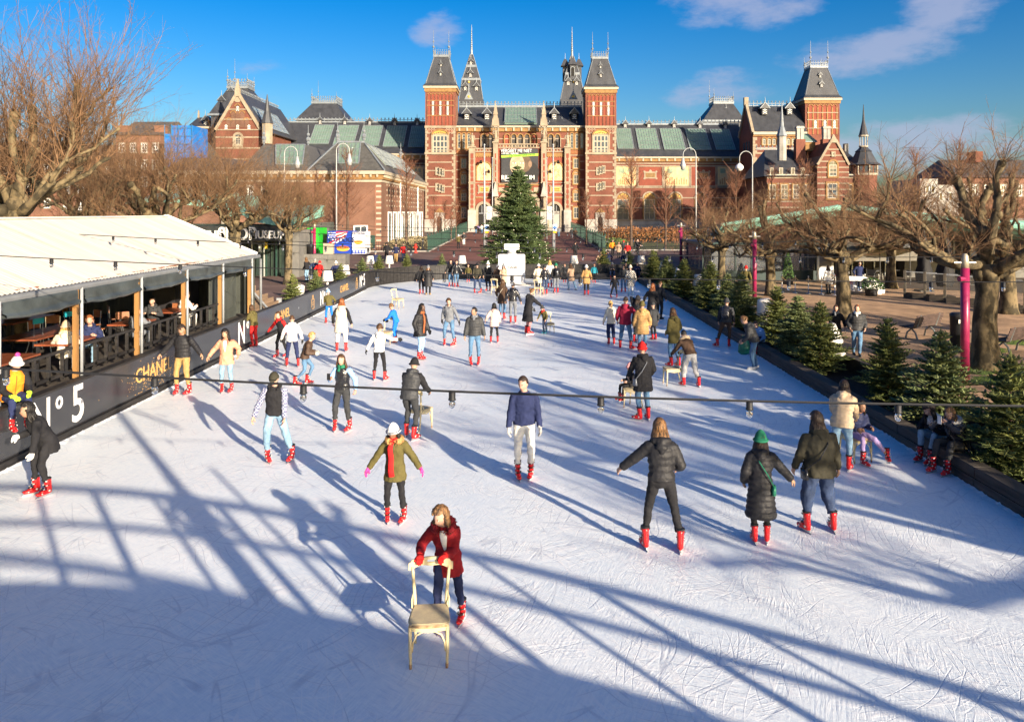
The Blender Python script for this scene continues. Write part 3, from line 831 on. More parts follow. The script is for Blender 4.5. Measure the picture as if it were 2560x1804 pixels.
 mb=MB();mb.box(ga,gb,yc,ym-.01,zb-.3,zg)
 gp=mb.build('gate_pavilion',M_REDPANEL,mus,world=True)
 for px0s in((1143,1159,1168),(1426.5,1439.5,1452.5)):
  pass
 for a in(1143,1155,1167.5,1427,1439.5,1452):
  window(cb,mx(a),mx(a+7.2),mz(370),mz(332),ym,1,4,.1,True,M_CREAM,M_WINGLASS,M_YELLOW,.22)
 for a0,a1 in((1139,1173.5),(1427,1460)):
  mb=MB();X0,X1,Z0,Z1=mx(a0),mx(a1),mz(385.5),mz(374)
  mb.box(X0,X1,ym-.12,ym-.004,Z0,Z1,0)
  n=10
  for i in range(n):
   for j in range(3):
    cx_,cz_=X0+(i+.5)*(X1-X0)/n,Z0+(j+.5)*(Z1-Z0)/3;q=.12
    mb.prism([(cx_-q,cz_),(cx_,cz_-q),(cx_+q,cz_),(cx_,cz_+q)],ym-.16,ym-.125,1)
  mb.build('tile_frieze',[M_YELLOW,M_REDPANEL],cb,world=True)
  band(cb,X0,X1,Z1+.02,.2,ym);band(cb,X0,X1,Z0-.22,.2,ym)
 for(t,b)in((395.5,420),(436,459),(482,502),(518,546)):
  top=475 if t==482 else t
  for a0,a1 in((1151.5,1165),(1435,1448)):
   window(cb,mx(a0),mx(a1),mz(b),mz(t),ym,2,2,.12,False,M_CREAM,M_WINGLASS,M_YELLOW,.25)
   if t in(436,482):
    mb=MB();arch_ring(mb,mx(a0),mx(a1),mz(t-1),mz(t-7.5),.3,ym-.2,ym-.004,0,10,False);mb.prism(arch_poly(mx(a0),mx(a1),mz(t-1.2),mz(t-7.5)),ym-.06,ym-.004,1)
    mb.build('relieving_arch',[M_YELLOW,M_STONE],cb,world=True)
 for py in(404,425,449,470,494,515,530):
  for a0,a1 in((1139,1151),(1166,1173.5),(1426.5,1434),(1449,1462)):
   band(cb,mx(a0),mx(a1),mz(py),.2,ym)
 yg=ym
 for a,blind in((1203,0),(1220,0),(1262,1),(1279,0),(1295.5,0),(1312.5,0),(1330,1),(1372,0),(1389,0)):
  mb=MB();X0,X1,Z0,Z1=mx(a),mx(a+11.2),mz(367),mz(335)
  mb.prism(arch_poly(X0,X1,Z0,Z1),yg-.05,yg-.004,1 if blind else 2)
  arch_ring(mb,X0,X1,Z0,Z1,.22,yg-.3,yg-.004,0)
  if not blind:
   mb.tube([(X0-.12,yg-.4,Z0),(X0-.12,yg-.4,Z1-.6)],.1,6,3);mb.tube([(X1+.12,yg-.4,Z0),(X1+.12,yg-.4,Z1-.6)],.1,6,3)
  mb.build('gallery_arch',[M_YELLOW,M_REDPANEL,mat('gallery_shade',(.05,.045,.042),.6),M_STONE],cb,world=True)
 for py in(327.5,347):band(cb,mx(1174),mx(1424),mz(py),.18,ym)
 def balustrade(px0,px1,py0,py1,y):
  mb=MB();X0,X1,Z0,Z1=mx(px0),mx(px1),mz(py1),mz(py0)
  mb.box(X0,X1,y-.25,y+.15,Z0,Z0+.2);mb.box(X0,X1,y-.27,y+.17,Z1-.22,Z1)
  n=int((X1-X0)/.55)
  for i in range(n):
   x=X0+(i+.5)*(X1-X0)/n;mb.tube([(x,y-.05,Z0+.2),(x,y-.05,(Z0+Z1)/2-.1),(x,y-.05,Z1-.22)],[.1,.16,.09],6)
  mb.build('balustrade',M_STONE,gp,world=True)
 balustrade(1247,1352,361,372,yc);balustrade(1190,1234,372,382,yc);balustrade(1366,1410,372,382,yc)
 for k,(a,b,top)in enumerate(((1174,1189.5,372),(1234,1245.5,360),(1352.5,1365.5,360),(1410,1424.5,372))):
  X0,X1=mx(a),mx(b);zt=mz(top)
  mb=MB();mb.box(X0,X1,yc-.7,yc-.003,zb-.3,zt,0);mb.box(X0-.15,X1+.15,yc-.95,yc+.1,zt,zt+.3,0)
  for(q0,q1)in((455,386),(520,462)):
   mb.box(X0+.32,X1-.32,yc-.73,yc-.702,mz(q0),mz(q1),1)
   n=9
   for i in range(n):
    zz=mz(q0)+(mz(q1)-mz(q0))*i/n
    for sx in(0,1):
     xx=X0+.30 if sx==0 else X1-.30
     if i%2:mb.box(xx-.02,xx+.16,yc-.76,yc-.732,zz,zz+.28,0)if sx==0 else mb.box(xx-.16,xx+.02,yc-.76,yc-.732,zz,zz+.28,0)
  mb.box(X0-.1,X1+.1,yc-.85,yc-.705,mz(459),mz(457),0);mb.box(X0-.15,X1+.15,yc-.9,yc-.002,zb-.3,mz(525),2)
  p=mb.build('pier',[M_STONE,M_REDPANEL,M_GREYSTONE],gp,world=True)
  cx_,y_=(X0+X1)/2,yc-.35;z_=zt+.3;inner=k in(1,2)
  hs=2.2
  mb=MB()
  mb.box(cx_-.45,cx_+.45,y_-.4,y_+.4,z_,z_+.35)
  mb.tube([(cx_,y_,z_+.3),(cx_+.04,y_,z_+.3+hs*.35),(cx_,y_,z_+.3+hs*.62),(cx_-.02,y_,z_+.3+hs*.82),(cx_,y_,z_+.3+hs*.86)],[.42,.34,.30,.36,.12],9,ry=[.34,.3,.24,.24,.12])
  mb.ball((cx_,y_-.03,z_+.3+hs*.95),(.15,.17,.2),8,6)
  mb.tube([(cx_-.36,y_,z_+.3+hs*.8),(cx_-.52,y_-.12,z_+.3+hs*.55),(cx_-.28,y_-.35,z_+.3+hs*.5)],[.13,.11,.09],6)
  mb.tube([(cx_+.36,y_,z_+.3+hs*.8),(cx_+.50,y_-.1,z_+.3+hs*.58),(cx_+.52,y_-.3,z_+.3+hs*.36)],[.13,.11,.09],6)
  mb.build('statue',M_STONE,gp,True,world=True)
  if inner:
   mb=MB();z0=z_+2.9
   for sx in(-1,1):mb.tube([(cx_+sx*.5,y_+.3,z_),(cx_+sx*.5,y_+.3,z0)],.1,6)
   mb.box(cx_-.7,cx_+.7,y_-.45,y_+.55,z0,z0+.35)
   mb.frustum((cx_-.6,cx_+.6,y_-.4,y_+.5,z0+.35),(cx_-.35,cx_+.35,y_-.2,y_+.3,z0+2.2));mb.frustum((cx_-.45,cx_+.45,y_-.28,y_+.38,z0+2.2),(cx_-.03,cx_+.03,y_-.02,y_+.08,z0+4.6))
   for sx in(-1,1):mb.frustum((cx_+sx*.55-.14,cx_+sx*.55+.14,y_-.4,y_-.12,z0+.35),(cx_+sx*.55-.02,cx_+sx*.55+.02,y_-.28,y_-.24,z0+1.6))
   mb.ball((cx_,y_+.03,z0+4.7),.15,6,4)
   mb.build('pinnacle',M_STONE,gp,world=True)
   zz=mz(520);mb=MB()
   mb.box(cx_-.5,cx_+.5,yc-1.35,yc-.95,zz-.5,zz)
   mb.tube([(cx_,yc-1.15,zz),(cx_,yc-1.15,zz+1.2),(cx_,yc-1.15,zz+1.75),(cx_,yc-1.15,zz+1.85)],[.3,.22,.28,.1],8)
   mb.ball((cx_,yc-1.18,zz+2.02),(.13,.14,.17),7,5)
   mb.build('niche_statue',M_STONE,gp,True,world=True)
   mb=MB();z0=mz(492);mb.box(cx_-.6,cx_+.6,yc-1.5,yc-.95,z0,z0+.3);mb.frustum((cx_-.55,cx_+.55,yc-1.45,yc-.96,z0+.3),(cx_-.05,cx_+.05,yc-1.2,yc-1.1,mz(455)))
   mb.build('niche_spire',M_GREYSTONE,gp,world=True)
 for a,b in((1194,1229),(1371,1406)):
  X0,X1=mx(a),mx(b)
  mb=MB();mb.prism(arch_poly(X0,X1,mz(452),mz(407)),yc-.06,yc-.004,1);arch_ring(mb,X0,X1,mz(452),mz(407),.28,yc-.18,yc-.004,0)
  rn=random.Random(a)
  for q in range(34):
   cx_=rn.uniform(X0+.5,X1-.5);cz_=rn.uniform(mz(450),mz(418));mb.ball((cx_,yc-.07,cz_),(rn.uniform(.1,.3),.03,rn.uniform(.1,.3)),6,4,2)
  mb.build('relief_arch',[M_YELLOW,mat('relief_ground',(.62,.46,.24),.8,var=.2),mat('relief_figures',(.50,.30,.16),.8,var=.3)],gp,world=True)
  mb=MB();X0,X1,Z0,Z1=mx(a+3),mx(b-2),mz(483),mz(465)
  mb.box(X0,X1,yc-.14,yc-.004,Z0,Z1,0);mb.box(X0+.3,X1-.3,yc-.18,yc-.145,Z0+.3,Z1-.3,1)
  for q in(0,1):mb.box(X0+.5,X1-.5,yc-.2,yc-.185,Z0+.42+.28*q,Z0+.54+.28*q,2)
  for sx in(X0,X1):
   for sz in(Z0,Z1):mb.ball((sx,yc-.1,sz),(.2,.08,.2),6,4,0)
  mb.build('name_plate',[M_STONE,M_GOLD,M_DARK],gp,world=True)
  mb=MB();X0,X1=mx(a-4),mx(b+4)
  mb.box(X0,X1,yc-.1,yc-.004,mz(392),mz(384),0)
  for q in range(8):xx=X0+(q+.5)*(X1-X0)/8;mb.prism([(xx-.18,mz(392)),(xx+.18,mz(392)),(xx,mz(396))],yc-.1,yc-.004,0)
  mb.box(X0,X1,yc-.1,yc-.004,mz(496.5),mz(494),0);mb.box(X0,X1,yc-.14,yc-.004,mz(458.5),mz(457),1);mb.box(X0,X1,yc-.14,yc-.004,mz(493),mz(491.5),1)
  mb.build('frieze',[M_YELLOW,M_STONE],gp,world=True)
  X0,X1=mx(1197 if a<1300 else 1369),mx(1222 if a<1300 else 1398)
  X0,X1=(mx(1197),mx(1224))if a<1300 else(mx(1372),mx(1399))
  mb=MB();mb.prism(arch_poly(X0,X1,zb,mz(510)),yc-.05,yc-.004,1);arch_ring(mb,X0,X1,zb,mz(510),.5,yc-.3,yc-.004,0,12)
  mb.box(X0+.1,X1-.1,yc-.12,yc-.055,mz(534),mz(532.5),2)
  for q in(.33,.66):mb.box(X0+(X1-X0)*q-.04,X0+(X1-X0)*q+.04,yc-.12,yc-.055,mz(532),mz(514),2)
  mb.build('side_entrance',[M_STONE,M_DARK,M_GREYMETAL],gp,world=True)
  mb=MB();mb.box(mx(1176 if a<1300 else 1402),X0-.52,yc-.12,yc-.004,zb-.2,mz(528));mb.build('entrance_plinth',M_GREYSTONE,gp,world=True)
 X0,X1=mx(1250),mx(1345)
 mb=MB();mb.prism(arch_poly(X0,X1,zb,mz(477),18),yc-.05,yc-.004,1);arch_ring(mb,X0,X1,zb,mz(477),.75,yc-.42,yc-.004,0,20);arch_ring(mb,X0+.01,X1-.01,zb,mz(477.2),-.35,yc-.25,yc-.06,2,20)
 for q in range(9):
  xx=X0+(X1-X0)*(q+.5)/9;mb.box(xx-.07,xx+.07,yc-.1,yc-.055,zb,mz(505),3)
 mb.box(X0,X1,yc-.1,yc-.055,mz(534),mz(532),3)
 mb.build('great_arch',[M_STONE,mat('passage_dark',(.03,.02,.017),.9),M_DARKBRICK,M_BLACKMETAL],gp,world=True)
 mb=MB();mb.box(mx(1247),mx(1351),yc-.12,yc-.004,mz(464.5),mz(461),0);mb.box(mx(1247),mx(1351),yc-.16,yc-.004,mz(460.5),mz(458.5),1)
 for px in(1254,1341):mb.box(mx(px)-.55,mx(px)+.55,yc-.14,yc-.004,mz(480),mz(469),1)
 mb.build('arch_frieze',[M_YELLOW,M_STONE],gp,world=True)
 X0,X1,Z0,Z1=mx(1254),mx(1345),mz(456.5),mz(374);yb=yc-.45;W=X1-X0;H=Z1-Z0
 cx_=(X0+X1)/2
 bn=MB();bn.box(X0,X1,yb,yb+.06,Z0,Z1)
 bo=bn.build('banner',mat('banner_dark',(.028,.030,.036),.6,var=.3,vs=.5),gp,world=True)
 def ell(mb,cx,cz,rx,rz,y,mi,n=22,a0=0):
  mb.prism([(cx+rx*math.cos(2*PI*i/n)*math.cos(a0)-rz*math.sin(2*PI*i/n)*math.sin(a0),cz+rx*math.cos(2*PI*i/n)*math.sin(a0)+rz*math.sin(2*PI*i/n)*math.cos(a0))for i in range(n)],y-.012,y,mi)
 mb=MB();fc=cx_-W*.02;fz=Z0+H*.52
 ell(mb,cx_+W*.22,Z0+H*.30,W*.3,H*.34,yb-.004,3,a0=.5)
 ell(mb,fc+W*.12,fz+H*.04,W*.22,H*.27,yb-.018,6)
 ell(mb,fc-W*.05,fz,W*.20,H*.31,yb-.034,0)
 ell(mb,fc+W*.30,fz+H*.02,W*.05,H*.10,yb-.034,4)
 for sx in(-.13,.08):ell(mb,fc+W*sx,fz+H*.05,W*.05,H*.022,yb-.05,1);ell(mb,fc+W*sx,fz+H*.05,W*.022,H*.02,yb-.065,2)
 ell(mb,fc-W*.06,fz-H*.08,W*.03,H*.05,yb-.05,4);ell(mb,fc-W*.04,fz-H*.19,W*.075,H*.02,yb-.05,5)
 for sx in(-.13,.08):ell(mb,fc+W*sx,fz+H*.10,W*.07,H*.008,yb-.05,4)
 mb.build('portrait',[mat('print_face',(.40,.31,.21),.6,var=.25,vs=.9),mat('print_eye',(.75,.7,.6),.6),mat('print_pupil',(.03,.025,.02),.6),mat('print_cloth',(.012,.012,.014),.6),mat('print_ear',(.22,.14,.09),.6),mat('print_lips',(.3,.12,.09),.6),mat('print_shade',(.10,.065,.04),.6,var=.3,vs=.8)],gp,world=True)
 mb=MB();mb.add([(X0,yb-.09,Z1-H*.27),(X1,yb-.09,Z1-H*.21),(X1,yb-.09,Z1-H*.14),(X0,yb-.09,Z1-H*.20),(X0,yb-.08,Z1-H*.27),(X1,yb-.08,Z1-H*.21),(X1,yb-.08,Z1-H*.14),(X0,yb-.08,Z1-H*.20)],[(0,1,2,3),(7,6,5,4),(0,4,5,1),(1,5,6,2),(2,6,7,3),(3,7,4,0)])
 mb.build('green_strip',mat('lime_print',(.32,.62,.05),.6,var=0),gp,world=True)
 mp=mat('banner_white',(.82,.82,.80),.6,var=0)
 inv=WM[gp.name].inverted();rt=(R(90),0,0)
 def bt(s,size,px,py,dy=.10,bold=.0,sx=1.0,m=mp):text(s,size,m,gp,inv@Vector((mx(px),yb-dy,mz(py))),rt,'lettering',.01,bold,1.0,sx)
 bt('VERGEET ME NIET',.92,1291,379.5,sx=.80);bt('1 OKT 2021 - 16 JAN 2022',.32,1275,386,sx=.9,bold=.01)
 bt('RIJKSMUSEUM',1.2,1295,445.5,sx=.86,bold=.01);bt('ONTDEK DE VERHALEN',.28,1280,453,sx=.9,bold=.008)
 o=text('ALTIJD TOEGANG ZONDER STARTTIJD',.36,mat('print_green',(.04,.12,.01),.6),gp,inv@Vector((mx(1305),yb-.11,mz(390.5))),(R(90),R(-4),0),'lettering',.01,.008,1.0,.8)
 for px,py in((1204,407),(1223,430),(1374,430),(1394,407)):
  mb=MB();mb.bar((mx(px),yc-.9,mz(py)),(mx(px),yc-.1,mz(py)+.2),.06);mb.tube([(mx(px),yc-1.2,mz(py)-.2),(mx(px),yc-.85,mz(py)+.25)],[.32,.18],8);mb.build('floodlight',M_BLACKMETAL,gp,world=True)
  # ---- front towers ----
 for px0,px1,pyc,pt in((1063,1139,219,139),(1464,1541,222,144)):
  t,x0,x1,y=tower(mus,px0,px1,'tower',DM-.8,DM-.8,pyc,pt)
  D=DM-.8
  Z=lambda py:ZA(py,D)
  quoins(t,x0+.02,x0+.62,zb+2.6,Z(318),y);quoins(t,x1-.72,x1-.02,zb+2.6,Z(318),y,True)
  band(t,x0-.1,x1+.1,Z(320.5),.45,y,M_STONE,.16);band(t,x0-.1,x1+.1,Z(386),.4,y,M_STONE,.2)
  for py in(377,407,428,448,468,490,515):band(t,x0+.6,x1-.7,Z(py),.2,y)
  mb=MB()
  for q in range(10):
   if 3<=q<=6:continue
   xx=x0+.75+q*(x1-x0-1.5)/9;zz=Z(328)
   for r_,mi,o in((.42,0,.06),(.26,1,.075),(.12,0,.09)):mb.prism([(xx-r_,zz),(xx,zz-r_*1.4),(xx+r_,zz),(xx,zz+r_*1.4)],y-o,y-o+.012,mi)
  mb.build('diamond_brickwork',[M_STONE,M_REDPANEL],t,world=True)
  cx0=(px0+px1)/2;a,b=XA(cx0-19,D),XA(cx0+18.5,D)
  window(t,a,b,Z(383),Z(338.5),y,4,3,.2,False,M_CREAM,M_WINGLASS,M_STONE,.28,bar=.22)
  mb=MB();mb.prism(arch_poly(a,b,Z(337),Z(325.5)),y-.12,y-.005,1);arch_ring(mb,a,b,Z(337),Z(337)+(b-a)/2,.0001,y-.1,y-.09,1,4,False)
  n=12;rx,rz=(b-a)/2+.12,Z(324.5)-Z(337)
  for i in range(n):
   q,r_=PI*i/n,PI*(i+1)/n
   mb.bar(((a+b)/2+rx*math.cos(q),y-.14,Z(337)+rz*math.sin(q)),((a+b)/2+rx*math.cos(r_),y-.14,Z(337)+rz*math.sin(r_)),.3,.26,0,(0,1,0))
  for q in range(7):mb.ball(((a+b)/2+(q-3)*.36,y-.14,Z(335)+.1*(3-abs(q-3))),(.14,.05,.14),6,4,2)
  mb.build('tympanum',[M_YELLOW,M_GOLD,M_DARKBRICK],t,world=True)
  for zz in((433,420),(473,460)):
   for i in range(3):
    up=(-i*2.2 if px0>1300 else i*2.2)
    o=cx0-10.5+i*7.2
    window(t,XA(o,D),XA(o+5.2,D),Z(zz[0]+up+3),Z(zz[1]+up),y,1,2,.09,False,M_CREAM,M_WINGLASS,M_STONE,.16)
  mb=MB();mb.box(x0-.12,x1+.12,y-.14,y-.005,zb-.3,Z(548),0);mb.prism([(XA(cx0-14,D),Z(531)),(XA(cx0+10,D),Z(531)),(XA(cx0-2,D),Z(519))],y-.3,y-.14,1)
  mb.box(XA(cx0-14,D),XA(cx0+10,D),y-.28,y-.142,zb-.2,Z(531.5),0);mb.prism(arch_poly(XA(cx0-8,D),XA(cx0+4,D),zb,Z(541)),y-.3,y-.285,2)
  mb.build('portal',[M_GREYSTONE,M_YELLOW,M_DARK],t,world=True)
  # ---- the two rear spires ----
 def rear_spire(px,tiers,tip,base,lantern,D=168.0):
  cx_=XA(px,D);mb=MB();ms=MB();zs=[ZA(t[0],D)for t in tiers]
  hw=[t[1]*D/FPX for t in tiers];cy_=D+hw[0]
  mb.box(cx_-hw[0],cx_+hw[0],cy_-hw[0],cy_+hw[0],zs[0]-8,zs[0]-.01)
  for i in range(len(tiers)-1):
   mb.frustum((cx_-hw[i],cx_+hw[i],cy_-hw[i],cy_+hw[i],zs[i]),(cx_-hw[i+1]*.98,cx_+hw[i+1]*.98,cy_-hw[i+1]*.98,cy_+hw[i+1]*.98,zs[i+1]-.02))
   if i<len(tiers)-2:
    q=hw[i+1]*1.06;ms.box(cx_-q,cx_+q,cy_-q,cy_+q,zs[i+1]-.25,zs[i+1]+.25)
   for sx in(-1,1):ms.bar((cx_+sx*hw[i],cy_-hw[i],zs[i]),(cx_+sx*hw[i+1],cy_-hw[i+1],zs[i+1]),.16,.12)
  sp=mb.build('rear_spire',M_SLATE,mus,world=True)
  zt=zs[-1];ztip=ZA(tip,D)
  ms.tube([(cx_,cy_,zt-.3),(cx_,cy_,zt+(ztip-zt)*.35),(cx_,cy_,ztip)],[hw[-1]*1.0,.16,.04],8)
  for i in range(9):ms.ball((cx_,cy_,zt+(ztip-zt)*(.18+.075*i)),(.30-.018*i,.30-.018*i,.12),7,4)
  ms.build('spire_needle',M_LEAD,sp,world=True)
  for(dpx,py,sc)in base:
   zz=ZA(py,D);
   for i in range(len(zs)-1):
    if zs[i]<=zz<=zs[i+1]:
     f=(zz-zs[i])/(zs[i+1]-zs[i]);h_=hw[i]+(hw[i+1]-hw[i])*f
     dormer(sp,cx_+dpx*D/FPX,cy_-h_+.15,zz-.5,sc)
  if lantern:
   zl=ZA(lantern,D)
   for dx,dy in((0,-1),(-1,0),(1,0)):
    bx,by=cx_+dx*1.5,cy_+dy*1.5
    mb=MB();mb.box(bx-.55,bx+.55,by-.55,by+.55,zl-3.2,zl,0);mb.frustum((bx-.95,bx+.95,by-.95,by+.95,zl),(bx-.25,bx+.25,by-.25,by+.25,zl+1.6),0)
    if dy:mb.prism(arch_poly(bx-.36,bx+.36,zl-2.4,zl-.5),by-.6,by-.555,1);arch_ring(mb,bx-.36,bx+.36,zl-2.4,zl-.5,.12,by-.66,by-.552,2)
    mb.tube([(bx,by,zl+1.5),(bx,by,zl+3.0)],[.06,.02],5,2)
    mb.build('lantern',[M_SLATE,M_DARK,M_LEAD],sp,world=True)
 rear_spire(1177,[(249,30),(197,22.5),(162,12.5),(131,3.5)],55,[(-14,222,1.1),(14,222,1.1),(-1.5,187,1.0),(-1,154,.9)],None)
 rear_spire(1432,[(249,31),(182,17.5),(160,11),(135,3.5)],60,[(-11,208,1.05),(10,208,1.05)],161)
 for px in(1172,1433):
  mb=MB();c=Vector((XA(px,161),161,ZA(249,161)))
  mb.prism([(c.x-.9,c.z),(c.x+.9,c.z),(c.x,c.z+1.9)],c.y-.1,c.y+.1,0);mb.ball((c.x,c.y-.12,c.z+.6),(.3,.06,.3),7,5,1);mb.tube([(c.x,c.y,c.z+1.8),(c.x,c.y,c.z+4.6)],[.08,.03],5,0);mb.ball((c.x,c.y,c.z+3.6),.28,7,5,1)
  mb.build('ridge_ornament',[M_LEAD,M_GOLD],rf,world=True)
  # ---- left pavilion: gabled wing running towards us, with corner roofs behind ----
 Df,Db=140.0,158.0
 xa,xb=XA(539,Df),XA(653,Df);xm=XA(594.5,Df);ze,zr=ZA(324,Df),ZA(236,Df)
 mb=MB();mb.prism([(xa,zb-.3),(xb,zb-.3),(xb,ze),(xm,zr),(xa,ze)],Df,Db)
 lp=mb.build('left_pavilion',M_BRICK,mus,world=True)
 mb=MB()
 for(e,s_)in((xa-.5,-1),(xb+.5,1)):
  a=Vector((e,0,ze-.35));b=Vector((xm,0,zr+.25));n_=Vector((-(b.z-a.z),0,b.x-a.x)).normalized();n_=n_ if n_.z>0 else-n_
  vs=[Vector((p.x,yy,p.z))+n_*o for yy in(Df+.35,Db+6)for p in(a,b)for o in(0,.25)]
  mb.add(vs,[(0,2,3,1),(4,5,7,6),(1,3,7,5),(0,4,6,2),(0,1,5,4),(2,6,7,3)])
 mb.build('pavilion_roof',M_SLATE,lp,world=True)
 mb=MB();cresting(mb,(xm,Df+.5,zr+.4),(xm,Db+5,zr+.4),.6,.8,.08);mb.build('ridge_cresting',M_LEAD,lp,world=True)
 mb=MB()
 for e in(xa,xb):
  mb.bar((e,Df-.05,ze-.1),(xm,Df-.05,zr+.35),.5,.45,0,(0,1,0))
 mb.box(xm-.45,xm+.45,Df-.35,Df+.3,zr-.4,zr+1.0);mb.frustum((xm-.35,xm+.35,Df-.3,Df+.3,zr+1.0),(xm-.06,xm+.06,Df-.1,Df+.1,zr+2.8))
 mb.build('gable_coping',M_STONE,lp,world=True)
 mb=MB();ms=MB()
 for i in range(9):
  xx=xm+(i-4)*(xb-xa)/10.2;top=zr-1.2-abs(xx-xm)*(zr-ze)/((xb-xa)/2)-.6
  for(q0,q1)in((ze+.4,top),):
   if q1-q0>1.2:mb.prism(arch_poly(xx-.42,xx+.42,q0,q1),Df-.06,Df-.004,1);arch_ring(mb,xx-.42,xx+.42,q1-.9,q1,.14,Df-.16,Df-.004,0,8,False)
 for py in(326,300,275):mb.box(max(xa,xm-(ZA(236,Df)-ZA(py,Df))*.62),min(xb,xm+(ZA(236,Df)-ZA(py,Df))*.62),Df-.14,Df-.062,ZA(py,Df),ZA(py,Df)+.2,2)
 mb.tube([(xm,Df-.12,ZA(246,Df)),(xm,Df-.004,ZA(246,Df))],.75,16,2)
 for xx,p0,p1 in((xm-2.05,324,312),(xm,324,312),(xm+2.05,324,312),(xm,278,266)):shutter_slit(ms,xx,Df-.06,ZA(p0,Df),ZA(p1,Df),.5,0,0,1)
 mb.build('gable_arcade',[M_YELLOW,M_DARKBRICK,M_STONE],lp,world=True);ms.build('louvre',[M_DARK,M_WHITEPAINT],lp,world=True)
 window(lp,XA(588,Df),XA(603,Df),ZA(362,Df),ZA(336,Df),Df,2,3,.15,True,M_CREAM,M_WINGLASS,M_STONE,.4)
 for py in(345,372,400,430,460):band(lp,xa,xb,ZA(py,Df),.25,Df)
 n_=Vector((zr-ze+.6,0,xb+.5-xm)).normalized()
 for k in range(4):
  y0=Df+2.2+k*3.6;y1=y0+3.2
  def rs(f,yy):return Vector((xb+.5+(xm-xb-.5)*f,yy,ze-.35+(zr+.6-ze)*f))+n_*.26
  skylight(lp,rs(.12,y0),rs(.12,y1),rs(.66,y1),rs(.66,y0),4,4,.08,gm=mat('blue_roof_glass',(.08,.16,.24),.15,var=.15,spec=.7))
 def pavroof(px0,px1,pyb,tx0,tx1,pyt,D,dep,fins=True,wallto=None):
  x0,x1,y0,y1=XA(px0,D),XA(px1,D),D,D+dep;z0,z1=ZA(pyb,D),ZA(pyt,D);a,b=XA(tx0,D),XA(tx1,D)
  cy_=(y0+y1)/2;td=(b-a)/2
  mb=MB();mb.frustum((x0,x1,y0,y1,z0),(a,b,cy_-td,cy_+td,z1));mb.box(x0+.3,x1-.3,y0+.3,y1-.3,z0-10,z0-.01)
  o=mb.build('pavilion_tower',M_SLATE,mus,world=True)
  mb=MB();mb.box(a-.15,b+.15,cy_-td-.15,cy_+td+.15,z1,z1+.5);mb.box(x0-.2,x1+.2,y0-.2,y1+.2,z0-.4,z0)
  c=[(a,cy_-td,z1+.5),(b,cy_-td,z1+.5),(b,cy_+td,z1+.5),(a,cy_+td,z1+.5)]
  for i in range(4):cresting(mb,c[i],c[(i+1)%4],1.2,.5,.09)
  finial(mb,c[0],3.2,.14);finial(mb,c[1],2.4,.12);finial(mb,c[2],2.4,.12);finial(mb,c[3],6.0,.12)
  mb.build('ironwork',M_LEAD,o,world=True)
  return o
 o=pavroof(522,655,284,556,606,216,148.0,9)
 dormer(o,XA(571,149),150.6,ZA(238,149),1.0);dormer(o,XA(553,149),149.6,ZA(266,149),1.2)
 pavroof(740,866,297,771,833,255,185.0,12)
 o=pavroof(1758,1862,300,1792,1841,256,185.0,10)
 dormer(o,XA(1818,186),187.5,ZA(288,186),1.1)
 D=150.0;mb=MB();mb.box(XA(472,D),XA(560,D),D,D+10,zb,ZA(322,D));lw=mb.build('left_end_wing',M_BRICK,mus,world=True)
 mb=MB();z0,z1=ZA(320,D),ZA(286,D);a,b=XA(468,D),XA(562,D)
 mb.add([(a,D-.5,z0),(b,D-.5,z0),(b,D+5,z1),(a,D+5,z1),(a,D+10.5,z0),(b,D+10.5,z0)],[(0,1,2,3),(3,2,5,4),(0,3,4),(1,5,2)]);mb.build('end_roof',M_SLATE,lw,world=True)
 band(lw,a,b,ZA(322,D),.4,D,M_CREAM,.5);dormer(lw,XA(508,D),D+1.5,ZA(314,D),1.2)
 mb=MB();mb.frustum((a-.2,a+.5,D+4.6,D+5.3,z0-1),(a+.05,a+.25,D+4.85,D+5.05,z1+1.4));mb.build('pinnacle',M_STONE,lw,world=True)
 D=139.0;tx=XA(668,D);mb=MB()
 mb.lathe([(.95,0),(.95,ZA(310,D)-ZA(360,D)),(1.15,ZA(309,D)-ZA(360,D))],8,(tx,D,ZA(360,D)),0);mb.lathe([(1.1,0),(.5,2.2),(.06,5.2)],8,(tx,D,ZA(309,D)),1)
 mb.build('turret',[M_STONE,M_SLATE],lp,world=True)
 # ---- right pavilion ----
 Df=146.0;xa,xb=XA(1882,Df),XA(2016,Df);ze,zr=ZA(333,Df),ZA(262,Df);dp=9.0
 mb=MB();mb.prism([(Df,zb-.3),(Df,ze),(Df+dp/2,zr),(Df+dp,ze),(Df+dp,zb-.3)],xa,xb,None,'x')
 rp_=mb.build('right_pavilion',M_BRICK,mus,world=True)
 mb=MB();mb.add([(xa+.3,Df-.5,ze+.1),(xb,Df-.5,ze+.1),(xb,Df+dp/2,zr+.3),(xa+.3,Df+dp/2,zr+.3),(xa+.3,Df+dp+.5,ze+.1),(xb,Df+dp+.5,ze+.1)],[(0,1,2,3),(3,2,5,4),(0,3,4),(1,5,2)])
 mb.build('pavilion_roof',M_SLATE,rp_,world=True)
 mb=MB();cresting(mb,(xa,Df+dp/2,zr+.3),(xb,Df+dp/2,zr+.3),.9,.7,.09);mb.build('ridge_cresting',M_LEAD,rp_,world=True)
 mb=MB();mb.bar((xa,Df-.1,ze),(xa,Df+dp/2,zr+.8),.6,.5,0,(1,0,0));mb.bar((xa,Df+dp+.1,ze),(xa,Df+dp/2,zr+.8),.6,.5,0,(1,0,0));mb.box(xa-.4,xa+.4,Df+dp/2-.4,Df+dp/2+.4,zr+.3,zr+2.0)
 mb.build('gable_coping',M_STONE,rp_,world=True)
 for px in(1909,1971):c=(XA(px,Df+3),Df+2.6,ZA(288,Df+3));dormer(rp_,*c,1.3)
